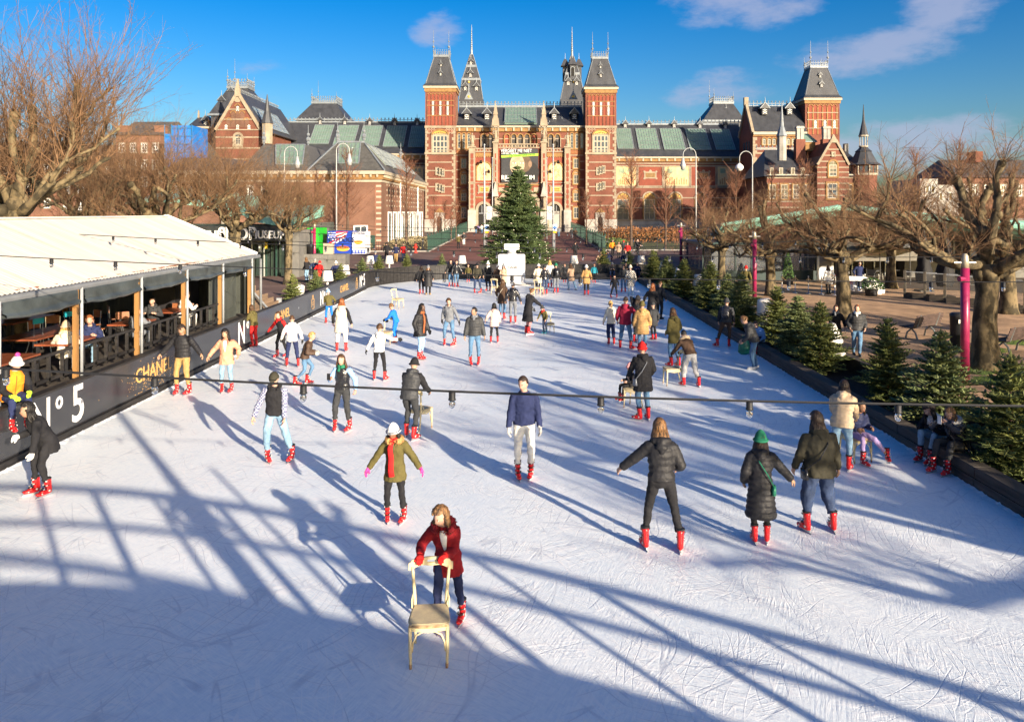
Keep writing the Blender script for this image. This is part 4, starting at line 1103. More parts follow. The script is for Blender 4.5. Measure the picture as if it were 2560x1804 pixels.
 band(rp_,xa,xb,ZA(337,Df),.5,Df,M_CREAM,.5,'cornice');band(rp_,xa,xb,ZA(341,Df),.3,Df,M_YELLOW,.25)
 for a in(1906,1918.5,1930.5,1942.5,1966.5,1979):window(rp_,XA(a,Df),XA(a+8.5,Df),ZA(362,Df),ZA(345,Df),Df,1,2,.12,True,M_CREAM,M_WINGLASS,M_YELLOW,.2)
 for py in(374,385,405,430,460,490):band(rp_,xa,xb,ZA(py,Df),.3,Df)
 quoins(rp_,xa,xa+.8,ZA(500,Df),ze-.5,Df)
 for yy in(2.4,4.0,5.6):
  mb=MB();mb.prism(arch_poly(Df+yy-.4,Df+yy+.4,ZA(376,Df),ZA(350,Df)),xa-.06,xa-.005,0,'x');mb.build('flank_window',M_WINGLASS,rp_,world=True)
 t,x0,x1,y=tower(mus,2013,2099,'tower',147.0,147.0,249,166,brick=False)
 D=147.0;h0,h1=ZA(336,D),ZA(258,D);w=x1-x0
 mb=MB();n=6;bw=(w-1.1)/n
 for i in range(n):
  a=x0+.55+i*bw;mb.prism(arch_poly(a+.12,a+bw-.12,h0,h1-.3),y-.03,y-.004,1);arch_ring(mb,a+.12,a+bw-.12,h1-1.3,h1-.3,.12,y-.14,y-.005,0,8,False)
 for i in range(n+1):a=x0+.55+i*bw;mb.box(a-.11,a+.11,y-.13,y-.005,h0,h1-.8,0)
 for f in(.18,.45,.68):zz=h0+(h1-h0)*f;mb.box(x0+.3,x1-.3,y-.145,y-.02,zz,zz+.15,2)
 mb.build('blind_arcade',[M_YELLOW,M_REDPANEL,M_STONE],t,world=True)
 ms=MB()
 for i in(1,3,5):
  a=x0+.55+(i+.0)*bw+bw/2-.5*bw*(i==5)*0;shutter_slit(ms,a,y-.03,h0+(h1-h0)*.2,h0+(h1-h0)*.44,bw*.55,0,0,1)
 ms.build('louvre',[M_DARK,M_WHITEPAINT],t,world=True)
 return mus
build_museum()
def build_gallery_building():
 D=89.0;zb=GZ(D)
 g=thing('gallery_building','brown brick gallery with glazed hipped roofs left of the museum passage','building',(XA(953,D),D,zb))
 x1=XA(953,D);x0=XA(400,D);ze=ZA(434,D);Db=128.0
 mb=MB();mb.box(x0,x1,D,Db,zb-.3,ze)
 w=mb.build('wall',M_DARKBRICK,g,world=True)
 mb=MB();mb.box(x0,x1+.45,D-.45,D-.005,ze-.08,ze+.3,0);mb.box(x1+.005,x1+.46,D-.004,Db,ze-.08,ze+.3,0);mb.box(x0,x1+.2,D-.2,D-.006,ze-.65,ze-.085,1);mb.box(x1+.006,x1+.2,D-.006,Db,ze-.65,ze-.085,1)
 for i in range(34):
  xx=x1-.4-i*.75;mb.box(xx-.1,xx+.1,D-.38,D-.205,ze-.4,ze-.09,0)
 for i in range(44):
  yy=D+.5+i*.86;mb.box(x1+.205,x1+.38,yy-.1,yy+.1,ze-.4,ze-.09,0)
 mb.build('eaves',[M_CREAM,M_YELLOW],w,world=True)
 for z in(ZA(455,D),):band(w,x0,x1+.06,z,.24,D,M_CREAM,.06)
 mb=MB();mb.box(x1+.005,x1+.06,D,Db,ZA(455,D),ZA(455,D)+.24);mb.build('stone_band',M_CREAM,w,world=True)
 z=zb+.4;mb=MB();k=0
 me=MB();me.box(-.55,.03,-.05,.0,0,.22);q=me.mesh('quoin',M_CREAM)
 while z<ze-1.5:
  link('quoin',q,w,WM[w.name].inverted()@Vector((x1-.02,D-.004,z)))
  z+=.62
 mb.box(x1-.75,x1-.01,D-.04,D-.006,zb,ze-1.2);mb.build('corner_pier',M_OLDBRICK,w,world=True)
 def hip(xa,xb,ra,rb,zr,y0,y1,sky=None):
  ym_=(y0+y1)/2
  mb=MB();mb.add([(xa,y0,ze+.3),(xb,y0,ze+.3),(xb,y1,ze+.3),(xa,y1,ze+.3),(ra,y0+5.2,zr),(rb,y0+5.2,zr),(rb,y1-5.2,zr),(ra,y1-5.2,zr)],[(0,1,5,4),(1,2,6,5),(2,3,7,6),(3,0,4,7),(4,5,6,7)])
  o=mb.build('hipped_roof',M_SLATE2,g,world=True)
  return o
 xe=x1+.45;hx0=XA(770,D)
 ra,rb=XA(846,94.2),XA(912,94.2);zr=ZA(357,94.2)
 o=hip(hx0,xe,ra,rb,zr,D-.45,Db)
 y0=D-.45
 def fr(px,f):
  yy=y0+5.2*f;return Vector((XA(px,yy),yy,ze+.3+(zr-ze-.3)*f))
 skylight(o,fr(845,.22),fr(897,.22),fr(902,.97),fr(848,.97),5,3,.1)
 def rs(f,yy):
  yb_=yy
  return Vector((xe+(rb-xe)*f,yb_,ze+.3+(zr-ze-.3)*f))
 for k in range(5):
  ya=D+5.2+k*5.6;skylight(o,rs(.25,ya),rs(.25,ya+4.6),rs(.95,ya+4.6),rs(.95,ya),4,2,.1,gm=mat('grey_roof_glass',(.26,.31,.27),.25,var=.15,vs=.5))
 mb=MB()
 for p in((ra,y0+5.2,zr),(rb,y0+5.2,zr),(rb,Db-6,zr),(ra-1.2,y0+11,zr-.5)):finial(mb,p,2.4,.16);mb.build('finial',M_LEAD,o,world=True);mb=MB()
 mb.bar((ra,y0+5.2,zr+.05),(rb,y0+5.2,zr+.05),.3,.2);mb.bar((xe,y0,ze+.35),(rb,y0+5.2,zr),.18,.14);mb.bar((hx0,y0,ze+.35),(ra,y0+5.2,zr),.18,.14)
 mb.build('roof_metalwork',M_LEAD,o,world=True)
 o2=hip(XA(600,D),hx0+.6,XA(660,94),XA(766,94),ZA(362,94),D-.44,Db)
 zr2=ZA(362,94)
 def fr2(px,f):
  yy=y0+5.2*f;return Vector((XA(px,yy),yy,ze+.3+(zr2-ze-.3)*f))
 skylight(o2,fr2(690,.2),fr2(756,.2),fr2(763,.97),fr2(690,.97),6,3,.1)
 mb=MB();finial(mb,(XA(776,97),96,zr2),2.6,.16);mb.build('finial',M_LEAD,o2,world=True);mb=MB();finial(mb,(XA(660,94),94,zr2),2.4,.16);mb.build('finial',M_LEAD,o2,world=True)
 o3=hip(XA(410,D),XA(602,D),XA(460,94),XA(570,94),ZA(395,94),D-.43,Db)
 for a,b in((806,836),(884,920)):
  window(w,XA(a,D),XA(b,D),zb+.6,ZA(563,D),D,2,3,.16,False,M_WHITEPAINT,M_WINGLASS,False)
 mb=MB();mb.box(XA(921,D),XA(938,D),D-.08,D-.01,zb+.3,ZA(588,D));mb.build('shutter',M_GREENPAINT,w,world=True)
 mb=MB();mb.box(XA(836,D),XA(848,D),D-.08,D-.01,zb+.3,ZA(588,D));mb.build('shutter',M_GREENPAINT,w,world=True)
 for k in range(9):
  ya=D+4.5+k*3.7
  mb=MB();mb.box(x1+.01,x1+.03,ya,ya+2.2,zb+.5,zb+4.2,1);mb.box(x1+.02,x1+.10,ya-.22,ya+.06,zb+.4,zb+4.4,0);mb.box(x1+.02,x1+.10,ya+2.14,ya+2.42,zb+.4,zb+4.4,0)
  mb.box(x1+.02,x1+.10,ya+.061,ya+2.139,zb+4.2,zb+4.4,0);mb.box(x1+.035,x1+.07,ya+.1,ya+1.0,zb+.5,zb+2.2,2)
  mb.build('window',[M_WHITEPAINT,M_WINGLASS,M_GREENPAINT],w,world=True)
  mb=MB()
  for j in range(7):
   for yy in(ya-.8,ya+1.0):mb.box(x1+.005,x1+.05,yy-.13,yy+.13,zb+5.0+j*.62,zb+5.2+j*.62)
  mb.build('stone_block',M_CREAM,w,world=True)
 for k in range(3):
  ya=D+4.5+k*3.5;mb=MB();mb.box(x1+.005,x1+.04,ya,ya+.9,ZA(470,D)-.6,ZA(466,D)+.1);mb.build('vent',M_DARK,w,world=True)
 mb=MB();mb.tube([(x1+.15,D+13,zb),(x1+.15,D+13,ze-.5)],.09,6);mb.build('downpipe',M_WHITEPAINT,w,world=True);mb=MB();mb.tube([(x1+.15,D+30,zb),(x1+.15,D+30,ze-.5)],.09,6);mb.build('downpipe',M_WHITEPAINT,w,world=True)
 mb=MB();a,b=XA(555,D),XA(600,D);mb.box(a,b,D-.9,D-.1,ZA(468,D),ZA(452,D),0);mb.prism([(a,ZA(452,D)),(b,ZA(452,D)),((a+b)/2,ZA(444,D))],D-.85,D-.1,0)
 for xx in(a+.2,b-.5):mb.box(xx,xx+.35,D-.7,D-.1,zb,ZA(468.5,D),0)
 arch_ring(mb,XA(562,D),XA(590,D),ZA(500,D),ZA(476,D),.25,D-.3,D-.05,0);mb.prism(arch_poly(XA(562,D),XA(590,D),ZA(520,D),ZA(476,D)),D-.04,D-.006,1)
 mb.build('portico',[M_CREAM,M_DARK],w,world=True)
 for a in(440,470,500,530,620,655):window(w,XA(a,D),XA(a+13,D),ZA(492,D),ZA(464,D),D,2,3,.12,False,M_WHITEPAINT,M_WINGLASS,M_CREAM,.12)
build_gallery_building()
def build_villa():
 D=122.0;zb=GZ(D)
 v=thing('villa','red brick villa with gable, chimneys and slated turret right of the museum','building',(XA(2085,D),D,zb))
 X=lambda px,d=D:XA(px,d);Z=lambda py,d=D:ZA(py,d)
 mb=MB();mb.box(X(1925),X(2200),D+1.5,D+14,zb-.3,Z(440))
 w=mb.build('wall',M_BRICK,v,world=True)
 for py in(445,460,475,490,505,520):band(w,X(1925),X(2200),Z(py),.2,D+1.5)
 band(w,X(1925),X(2200),Z(441),.4,D+1.5,M_CREAM,.3,'cornice')
 gx0,gx1,gm=X(2043),X(2122),X(2084)
 mb=MB();mb.prism([(gx0,zb-.3),(gx1,zb-.3),(gx1,Z(412)),(gm+.5,Z(356)),(gm-.5,Z(356)),(gx0,Z(412))],D,D+9)
 gb=mb.build('gable_bay',M_BRICK,v,world=True)
 mb=MB();mb.bar((gx0,D-.05,Z(412)),(gm-.5,D-.05,Z(355)),.35,.35,0,(0,1,0));mb.bar((gx1,D-.05,Z(412)),(gm+.5,D-.05,Z(355)),.35,.35,0,(0,1,0));mb.box(gm-.6,gm+.6,D-.25,D+.5,Z(357),Z(350));mb.frustum((gm-.45,gm+.45,D-.2,D+.4,Z(350)),(gm-.1,gm+.1,D,D+.2,Z(336)))
 mb.build('gable_coping',M_STONE,gb,world=True)
 mb=MB();mb.add([(gx0-.3,D+.3,Z(413)),(gm,D+.3,Z(353)),(gx1+.3,D+.3,Z(413)),(gx0-.3,D+10,Z(413)),(gm,D+10,Z(353)),(gx1+.3,D+10,Z(413))],[(0,1,4,3),(1,2,5,4),(0,2,1),(3,4,5)]);mb.build('gable_roof',M_SLATE,gb,world=True)
 for py in(375,390,405,420,432,445,460,475,490):band(gb,gx0 if py>412 else gm-(Z(352)-Z(py))*.62,gx1 if py>412 else gm+(Z(352)-Z(py))*.62,Z(py),.18,D)
 window(gb,X(2072),X(2092),Z(441),Z(402),D,2,3,.15,True,M_CREAM,M_WINGLASS,M_YELLOW,.25)
 window(gb,X(2080),X(2086),Z(390),Z(381),D,1,1,.1,False,M_CREAM,M_WINGLASS,M_STONE,.15)
 window(gb,X(2068),X(2093),Z(496),Z(458),D,2,3,.15,False,M_CREAM,M_WINGLASS,M_YELLOW,.25)
 for a in(1930,1960,1990,2015,2124,2142,2168):window(w,X(a),X(a+17),Z(497),Z(460),D+1.5,2,3,.14,False,M_CREAM,M_WINGLASS,M_YELLOW,.2)
 for a in(1932,1955,1985,2010):window(w,X(a),X(a+10),Z(436),Z(418),D+1.48,2,1,.12,False,M_CREAM,M_WINGLASS,False)
 mb=MB();a,b,z0,z1=X(1915),X(2045),Z(440),Z(366)
 mb.add([(a,D+1,z0),(b,D+1,z0),(b,D+7,z1),(a+2,D+7,z1),(a,D+14,z0),(b,D+14,z0)],[(0,1,2,3),(3,2,5,4),(0,3,4),(1,5,2)]);mb.build('slate_roof',M_SLATE,v,world=True)
 mb=MB();a,b=X(2098),X(2200);z1=Z(362)
 mb.add([(a,D+1,z0),(b,D+1,z0),(b-3,D+7,z1),(a,D+7,z1),(a,D+14,z0),(b,D+14,z0)],[(0,1,2,3),(3,2,5,4),(0,3,4),(1,5,2)]);mb.build('slate_roof',M_SLATE,v,world=True)
 mb=MB();cresting(mb,(X(2105),D+7,z1),(X(2140),D+7,z1),.7,.6,.08);cresting(mb,(X(1925),D+7,Z(366)),(X(2030),D+7,Z(366)),.6,.6,.08);mb.build('ridge_cresting',M_LEAD,v,world=True)
 mb=MB();tx=X(1965);mb.lathe([(.75,0),(.75,3.8),(.95,3.9)],8,(tx,D+2,Z(400)),0);mb.lathe([(.9,0),(.35,1.6),(.03,5.5)],8,(tx,D+2,Z(400)+3.9),1);mb.build('needle_turret',[M_GREYSTONE,M_LEAD],v,world=True)
 for px,t in((2025,308),(2094,308)):
  mb=MB();mb.box(X(px)-.75,X(px)+.75,D+4,D+5.2,Z(420),Z(342),0);mb.box(X(px)-.55,X(px)-.05,D+4.2,D+5,Z(342),Z(t),1);mb.box(X(px)+.05,X(px)+.55,D+4.2,D+5,Z(342),Z(t),1);mb.box(X(px)-.65,X(px)+.65,D+4.1,D+5.1,Z(t)-.4,Z(t)-.1,1)
  mb.build('chimney',[M_BRICK,M_GREYSTONE],v,world=True)
 mb=MB();mb.box(X(2150)-.3,X(2150)+.3,D+5,D+5.8,Z(400),Z(352));mb.build('chimney',M_GREYSTONE,v,world=True)
 mb=MB();a,b=X(2033),X(2079);mb.box(a+.3,b-.3,D+6,D+9,Z(370),Z(347),2);mb.box(a,b,D+5.8,D+9.2,Z(347),Z(345),1);mb.frustum((a,b,D+5.8,D+9.2,Z(345)),(a+1.1,b-1.1,D+7,D+8,Z(323)),0);mb.build('roof_lantern',[M_SKYGLASS,M_LEAD,M_YELLOW],v,world=True)
 tx,ty=X(2174),D+2.2
 mb=MB();mb.lathe([(2.1,0),(2.1,Z(412)-zb+.3)],8,(tx,ty,zb-.3),0);mb.build('turret_wall',M_BRICK,v,world=True)
 mb=MB();mb.lathe([(2.2,0),(2.2,.3)],8,(tx,ty,Z(437)),0)
 for k in range(8):
  a=2*PI*(k+.5)/8;
  p=Vector((tx+2.0*math.cos(a),ty+2.0*math.sin(a),0));t_=Vector((-math.sin(a),math.cos(a),0));n_=Vector((math.cos(a),math.sin(a),0))
  for s_ in(-.36,.36):
   c=p+t_*s_*1.0+n_*.0;mb.bar((c.x,c.y,Z(436)),(c.x,c.y,Z(414)),.42,.06,1,tuple(n_))
  q=2*PI*k/8;c=Vector((tx+2.15*math.cos(q),ty+2.15*math.sin(q),0));mb.tube([(c.x,c.y,Z(437)),(c.x,c.y,Z(412))],.13,6,0)
 mb.build('turret_windows',[M_CREAM,M_WINGLASS],v,world=True)
 mb=MB();zt=Z(411);h=Z(365)-zt
 mb.lathe([(2.75,0),(2.2,.35),(1.5,h*.55),(1.25,h*.72),(1.35,h*.75),(.9,h*.88),(.6,h)],8,(tx,ty,zt));mb.lathe([(.75,0),(.55,.8),(.2,2.4),(.04,4.9)],8,(tx,ty,Z(335)));mb.build('turret_roof',M_SLATE,v,world=True)
 mb=MB();mb.lathe([(.75,0),(.75,.2)],8,(tx,ty,Z(365)));mb.lathe([(.8,-.2),(.8,0)],8,(tx,ty,Z(335)))
 for k in range(8):a=2*PI*k/8;mb.tube([(tx+.6*math.cos(a),ty+.6*math.sin(a),Z(365)),(tx+.6*math.cos(a),ty+.6*math.sin(a),Z(335))],.06,5)
 mb.build('turret_lantern',M_CREAM,v,world=True)
 mb=MB();finial(mb,(tx,ty,Z(312)),Z(286)-Z(312)+.2,.12);mb.build('finial',M_LEAD,v,world=True)
build_villa()
def build_town():
 D=112.0;Z=lambda py:ZA(py,D);X=lambda px:XA(px,D)
 specs=[('tall brick house with chimneys behind the left plane trees',290,402,338,M_OLDBRICK,4),('brick house with white windows at the left edge behind the trees',-120,150,392,M_OLDBRICK,5),('low brick house with grey roof beside the tall one',150,290,398,M_DARKBRICK,4),('brick annex under the blue scaffold sheeting',402,480,392,M_DARKBRICK,2)]
 for lab,a,b,top,m,n in specs:
  h=thing('town_house',lab,'house',(X((a+b)/2),D,GZ(D)),group='brick houses behind the left trees')
  mb=MB();mb.box(X(a),X(b)-.1,D,D+12,GZ(D)-.3,Z(top));w=mb.build('wall',m,h,world=True)
  mb=MB();mb.add([(X(a)-.2,D-.3,Z(top)),(X(b),D-.3,Z(top)),(X(b),D+6,Z(top)+2.6),(X(a)-.2,D+6,Z(top)+2.6),(X(a)-.2,D+12,Z(top)),(X(b),D+12,Z(top))],[(0,1,2,3),(3,2,5,4),(0,3,4),(1,5,2)]);mb.build('roof',M_SLATE2,h,world=True)
  for px in(a+8,b-12):
   mb=MB();mb.box(X(px)-.7,X(px)+.7,D+1,D+2.2,Z(top),Z(top-24));mb.box(X(px)-.8,X(px)+.8,D+.9,D+2.3,Z(top-24),Z(top-26));mb.build('chimney',m,h,world=True)
  for i in range(n):
   for r_ in range(3):
    zt=top+20+r_*42
    if zt+22>540:continue
    px=a+(b-a)*(i+.3)/n
    window(w,X(px),X(px+14),Z(zt+24),Z(zt),D,2,3,.1,False,M_WHITEPAINT,M_WINGLASS,M_CREAM,.1)
 s=thing('scaffold_sheeting','bright blue scaffold sheeting on a building behind the left trees','scaffolding',(XA(445,118),108,GZ(108)))
 D2=106.0;mb=MB();blue=mat('blue_netting',(.008,.15,.50),.7,var=.2,vs=.8,bump=.2,bs=3)
 mb.box(XA(412,D2),XA(430,D2),D2,D2+4,ZA(420,D2),ZA(335,D2));mb.box(XA(430,D2),XA(482,D2),D2+.02,D2+5,ZA(420,D2),ZA(314,D2));mb.build('netting',blue,s,world=True)
 mb=MB()
 for py in(320,340,360,380,400):mb.bar((XA(412 if py>335 else 430,D2),D2-.1,ZA(py,D2)),(XA(482,D2),D2-.1,ZA(py,D2)),.09)
 for px in(413,430,447,464,481):mb.bar((XA(px,D2),D2-.15,GZ(D2)),(XA(px,D2),D2-.15,ZA(312,D2)),.09)
 mb.build('scaffold_tube',mat('blue_pole',(.03,.15,.32),.5),s,world=True)
 D3=95.0
 h=thing('town_house','dark roofed house with brick chimney at the right edge','house',(XA(2480,D3),D3,GZ(D3)),group='houses on the right')
 mb=MB();mb.box(XA(2390,D3),XA(2700,D3),D3,D3+12,GZ(D3)-.3,ZA(440,D3));w=mb.build('wall',M_OLDBRICK,h,world=True)
 mb=MB();a,b=XA(2392,D3),XA(2702,D3);mb.add([(a,D3-.4,ZA(444,D3)),(b,D3-.4,ZA(444,D3)),(b,D3+6,ZA(392,D3)),(a+1,D3+6,ZA(392,D3)),(a,D3+12,ZA(444,D3)),(b,D3+12,ZA(444,D3))],[(0,1,2,3),(3,2,5,4),(0,3,4),(1,5,2)]);mb.build('roof',M_SLATE2,h,world=True)
 mb=MB();mb.box(XA(2487,D3),XA(2506,D3),D3+4,D3+6,ZA(400,D3),ZA(372,D3));mb.build('chimney',M_BRICK,h,world=True)
 for px in(2400,2430,2460,2500,2540):window(w,XA(px,D3),XA(px+14,D3),ZA(490,D3),ZA(462,D3),D3,2,2,.1,False,M_WHITEPAINT,M_WINGLASS,M_CREAM,.1)
 h=thing('town_house','pale rendered block with square windows behind the cafe','house',(XA(2340,D3),D3-8,GZ(D3)),group='houses on the right')
 D4=88.0;pal=mat('pale_render',(.36,.335,.30),.8,var=.08)
 mb=MB();mb.box(XA(2300,D4),XA(2345,D4),D4,D4+8,GZ(D4)-.3,ZA(447,D4));mb.box(XA(2345,D4)+.02,XA(2430,D4),D4+.5,D4+8,GZ(D4)-.3,ZA(462,D4));w=mb.build('wall',pal,h,world=True)
 for a,t in((2312,462),(2326,462),(2352,480),(2376,480),(2400,480)):
  window(w,XA(a,D4),XA(a+11,D4),ZA(t+22,D4),ZA(t,D4),D4+(.5 if a>2345 else 0),1,1,.1,False,M_GREYMETAL,M_WINGLASS,False)
build_town()
# --- trees
class Twigs:
 def __init__(s):s.a=[];s.b=[];s.ra=[];s.rb=[]
 def add(s,a,b,ra,rb):s.a.append(tuple(a));s.b.append(tuple(b));s.ra.append(ra);s.rb.append(rb)
 def mesh(s,name,m):
  a=np.array(s.a);b=np.array(s.b);ra=np.array(s.ra)[:,None];rb=np.array(s.rb)[:,None]
  t=b-a;t/=(np.linalg.norm(t,axis=1,keepdims=True)+1e-9)
  u=np.where(np.abs(t[:,2:3])<.9,np.array([[0,0,1.]]),np.array([[1.,0,0]]))
  n=np.cross(t,u);n/=(np.linalg.norm(n,axis=1,keepdims=True)+1e-9);c=np.cross(t,n)
  k=len(a);V=np.zeros((k,6,3))
  for j in range(3):
   an=2*PI*j/3;o=n*math.cos(an)+c*math.sin(an)
   V[:,j]=a+o*ra;V[:,3+j]=b+o*rb
  base=(np.arange(k)*6)[:,None]
  F=np.concatenate([base+np.array([[0,1,4,3]]),base+np.array([[1,2,5,4]]),base+np.array([[2,0,3,5]])],axis=1).reshape(-1,4)
  me=bpy.data.meshes.new(name);me.vertices.add(k*6);me.vertices.foreach_set('co',V.ravel())
  me.loops.add(F.size);me.loops.foreach_set('vertex_index',F.ravel().astype(np.int32))
  me.polygons.add(len(F));me.polygons.foreach_set('loop_start',np.arange(len(F),dtype=np.int32)*4)
  me.materials.append(m);me.update();me.validate();return me
def plane_tree_meshes(seed,style):
 rn=random.Random(seed);mb=MB();tw=Twigs();old=style=='old'
 H=2.8 if old else 4.3
 lean=Vector((rn.uniform(-.15,.15),rn.uniform(-.15,.15),0))
 pts=[Vector((0,0,-.1)),Vector((0,0,.2)),Vector((.02,.02,.7)),Vector((.03,0,1.3))+lean*.4,Vector((-.02,.03,H*.72))+lean*.7,Vector((0,0,H))+lean]
 mb.tube(pts,[.50,.39,.32,.29,.27,.33],14)
 top=pts[-1]
 for k in range(7):
  a=rn.uniform(0,2*PI);mb.ball(top+Vector((math.cos(a)*.2,math.sin(a)*.2,rn.uniform(-.3,.15))),rn.uniform(.16,.27),8,6)
 knobs=[]
 def limb(p,d_,L,n,r,jit,up,wgt,taper=.88):
  P=[p];Rr=[r]
  for k in range(n):
   d_=(d_+Vector((rn.gauss(0,jit),rn.gauss(0,jit),rn.gauss(up,jit*.8)))).normalized()
   P.append(P[-1]+d_*L/n*rn.uniform(.8,1.2));Rr.append(max(.035,Rr[-1]*taper*rn.uniform(.9,1.12)))
   if rn.random()<.5:mb.ball(P[-1]+Vector((rn.gauss(0,.03),rn.gauss(0,.03),rn.gauss(0,.03))),Rr[-1]*rn.uniform(1.05,1.35),7,5)
   if k>0:knobs.append((P[-1],d_,wgt))
  Rr[-1]*=1.4;mb.tube(P,Rr,8);mb.ball(P[-1],Rr[-1]*1.15,7,5);knobs.append((P[-1],d_,wgt*2.2))
  return P,Rr,d_
 nl=6 if old else 6
 for i in range(nl):
  a=2*PI*i/nl+rn.uniform(-.35,.35);el=rn.uniform(.05,.6)if old else rn.uniform(.2,.8)
  d_=Vector((math.cos(a)*math.cos(el),math.sin(a)*math.cos(el),math.sin(el)))
  P,Rr,e=limb(top+Vector((math.cos(a),math.sin(a),0))*.18-Vector((0,0,rn.uniform(0,.3))),d_,rn.uniform(3.2,4.6)if old else rn.uniform(2.6,3.8),9,rn.uniform(.12,.165),.2,.07,.32)
  for k in(2,4,5,7):
   if rn.random()<.9:
    f=(d_*.6+Vector((rn.gauss(0,.7),rn.gauss(0,.7),rn.uniform(.1,1.0)))).normalized()
    limb(P[k],f,rn.uniform(.9,2.1),5,Rr[k]*.72,.3,.1,.36)
 for i in range(3):
  limb(top,Vector((rn.uniform(-.5,.5),rn.uniform(-.5,.5),1)).normalized(),rn.uniform(2.2,3.4),6,.17,.25,.15,.5)
 for(p,dd,wgt)in knobs:
  x=(5.5 if old else 7)*wgt;ns=int(x)+(rn.random()<x-int(x))
  for s_ in range(ns):
   e=(dd*.4+Vector((rn.gauss(0,.75),rn.gauss(0,.75),rn.uniform(-.1,1.1)if old else rn.uniform(.35,1.5)))).normalized()
   L=rn.uniform(.5,1.7)if old else rn.uniform(1.2,3.6)
   n=4 if old else 6;q=p;r=.012 if old else .0125
   for k in range(n):
    e=(e+Vector((rn.gauss(0,.16),rn.gauss(0,.16),rn.gauss(.05,.12)))).normalized()
    q2=q+e*L/n;tw.add(q,q2,r,r*.82);r*=.82
    for j in range(1 if k==0 else 2):
     f=(e+Vector((rn.gauss(0,.65),rn.gauss(0,.65),rn.gauss(.1,.45)))).normalized();l=rn.uniform(.15,.65)
     o=q+(q2-q)*rn.random();m_=o+f*l;tw.add(o,m_,r*.62,r*.42)
     g=(f+Vector((rn.gauss(0,.6),rn.gauss(0,.6),rn.gauss(.1,.4)))).normalized();tw.add(o+(m_-o)*.5,o+(m_-o)*.5+g*l*.6,r*.45,r*.25)
    q=q2
 return mb.mesh('trunk',M_BARK,True),tw.mesh('crown',M_TWIG)
def build_plane_trees():
 old=[plane_tree_meshes(s,'old')for s in(11,12,13)]
 young=[plane_tree_meshes(s,'young')for s in(21,22,23)]
 right=[((13.9,23.4),0,2.6,'thick mossy plane tree nearest on the right beside the maroon pole',1.12),((14.2,34.5),1,.4,'bare pollarded plane tree behind the man walking in a grey jacket',1.0),((13.9,43.6),2,1.3,'bare pollarded plane tree in front of the glass terrace awning',.9),((13.4,52.5),0,4.0,'slim bare plane tree at the far end of the right row by the glass terrace',.85),((22.7,48.0),1,2.2,'bare plane tree in front of the cafe behind the white lettered bench',.95),((22.4,36.0),2,5.1,'bare plane tree at the right edge behind the nearest one',1.1),((14.0,12.6),1,3.3,'plane tree standing just outside the right edge near the bridge',1.0),((14.0,2.0),2,.9,'plane tree beside the right foot of the bridge',1.05),((22.5,24.0),0,1.9,'plane tree of the outer row beyond the right edge',1.0),((22.5,12.0),2,3.9,'plane tree of the outer row level with the bridge end',1.0)]
 left=[((-14.9,23.0),0,.5,'large plane tree with long upright shoots rising behind the hut roof at the left edge',1.12),((-15.4,33.0),1,2.0,'bare plane tree behind the far end of the hut roof',.95),((-15.0,41.0),2,3.5,'bare plane tree in front of the shop lettering',.88),((-15.2,50.6),0,5.0,'bare plane tree with slender trunk beside the shop doors',.82),((-21.5,29.0),1,1.0,'bare plane tree of the second row behind the hut at the left',1.0),((-22.5,40.0),2,.2,'bare plane tree of the second row deeper behind the hut',1.0),((-24.5,50.0),1,4.2,'bare plane tree of the second row left of the shop',.95),((-33.0,46.0),0,2.7,'distant bare plane tree at the far left behind the hut',1.05)]
 for lst,meshes in((right,old),(left,young)):
  for(xy,v,rz,lab,sc)in lst:
   t=thing('plane_tree',lab,'tree',(xy[0],xy[1],GZ(xy[1])),rz,'pollarded plane trees on the square',(sc,)*3)
   link('trunk',meshes[v][0],t);link('crown',meshes[v][1],t)
 for k,(x,y,r)in enumerate(((13.9,23.4,1.0),(15.5,26.5,.8),(13.3,21.6,.7),(18.0,28.0,.7))):
  mb=MB();rn=random.Random(k)
  pts=[]
  for i in range(28):
   a=2*PI*i/28;rr=r*rn.uniform(.7,1.15);pts.append((x+rr*1.3*math.cos(a),y+rr*math.sin(a)))
  mb.prism(pts,.09,.112,None,'z');bo=mb.build('moss_patch',M_GRASS);tag(bo,kind='stuff')
  tw=Twigs()
  for i in range(260):
   a=rn.uniform(0,2*PI);rr=r*math.sqrt(rn.random())*.95;px,py=x+rr*1.25*math.cos(a),y+rr*math.sin(a);tw.add((px,py,.11),(px+rn.gauss(0,.02),py+rn.gauss(0,.02),.11+rn.uniform(.03,.08)),.006,.002)
  tag(link('grass_tuft',tw.mesh('grass_tuft',M_GRASS)),kind='stuff')
build_plane_trees()
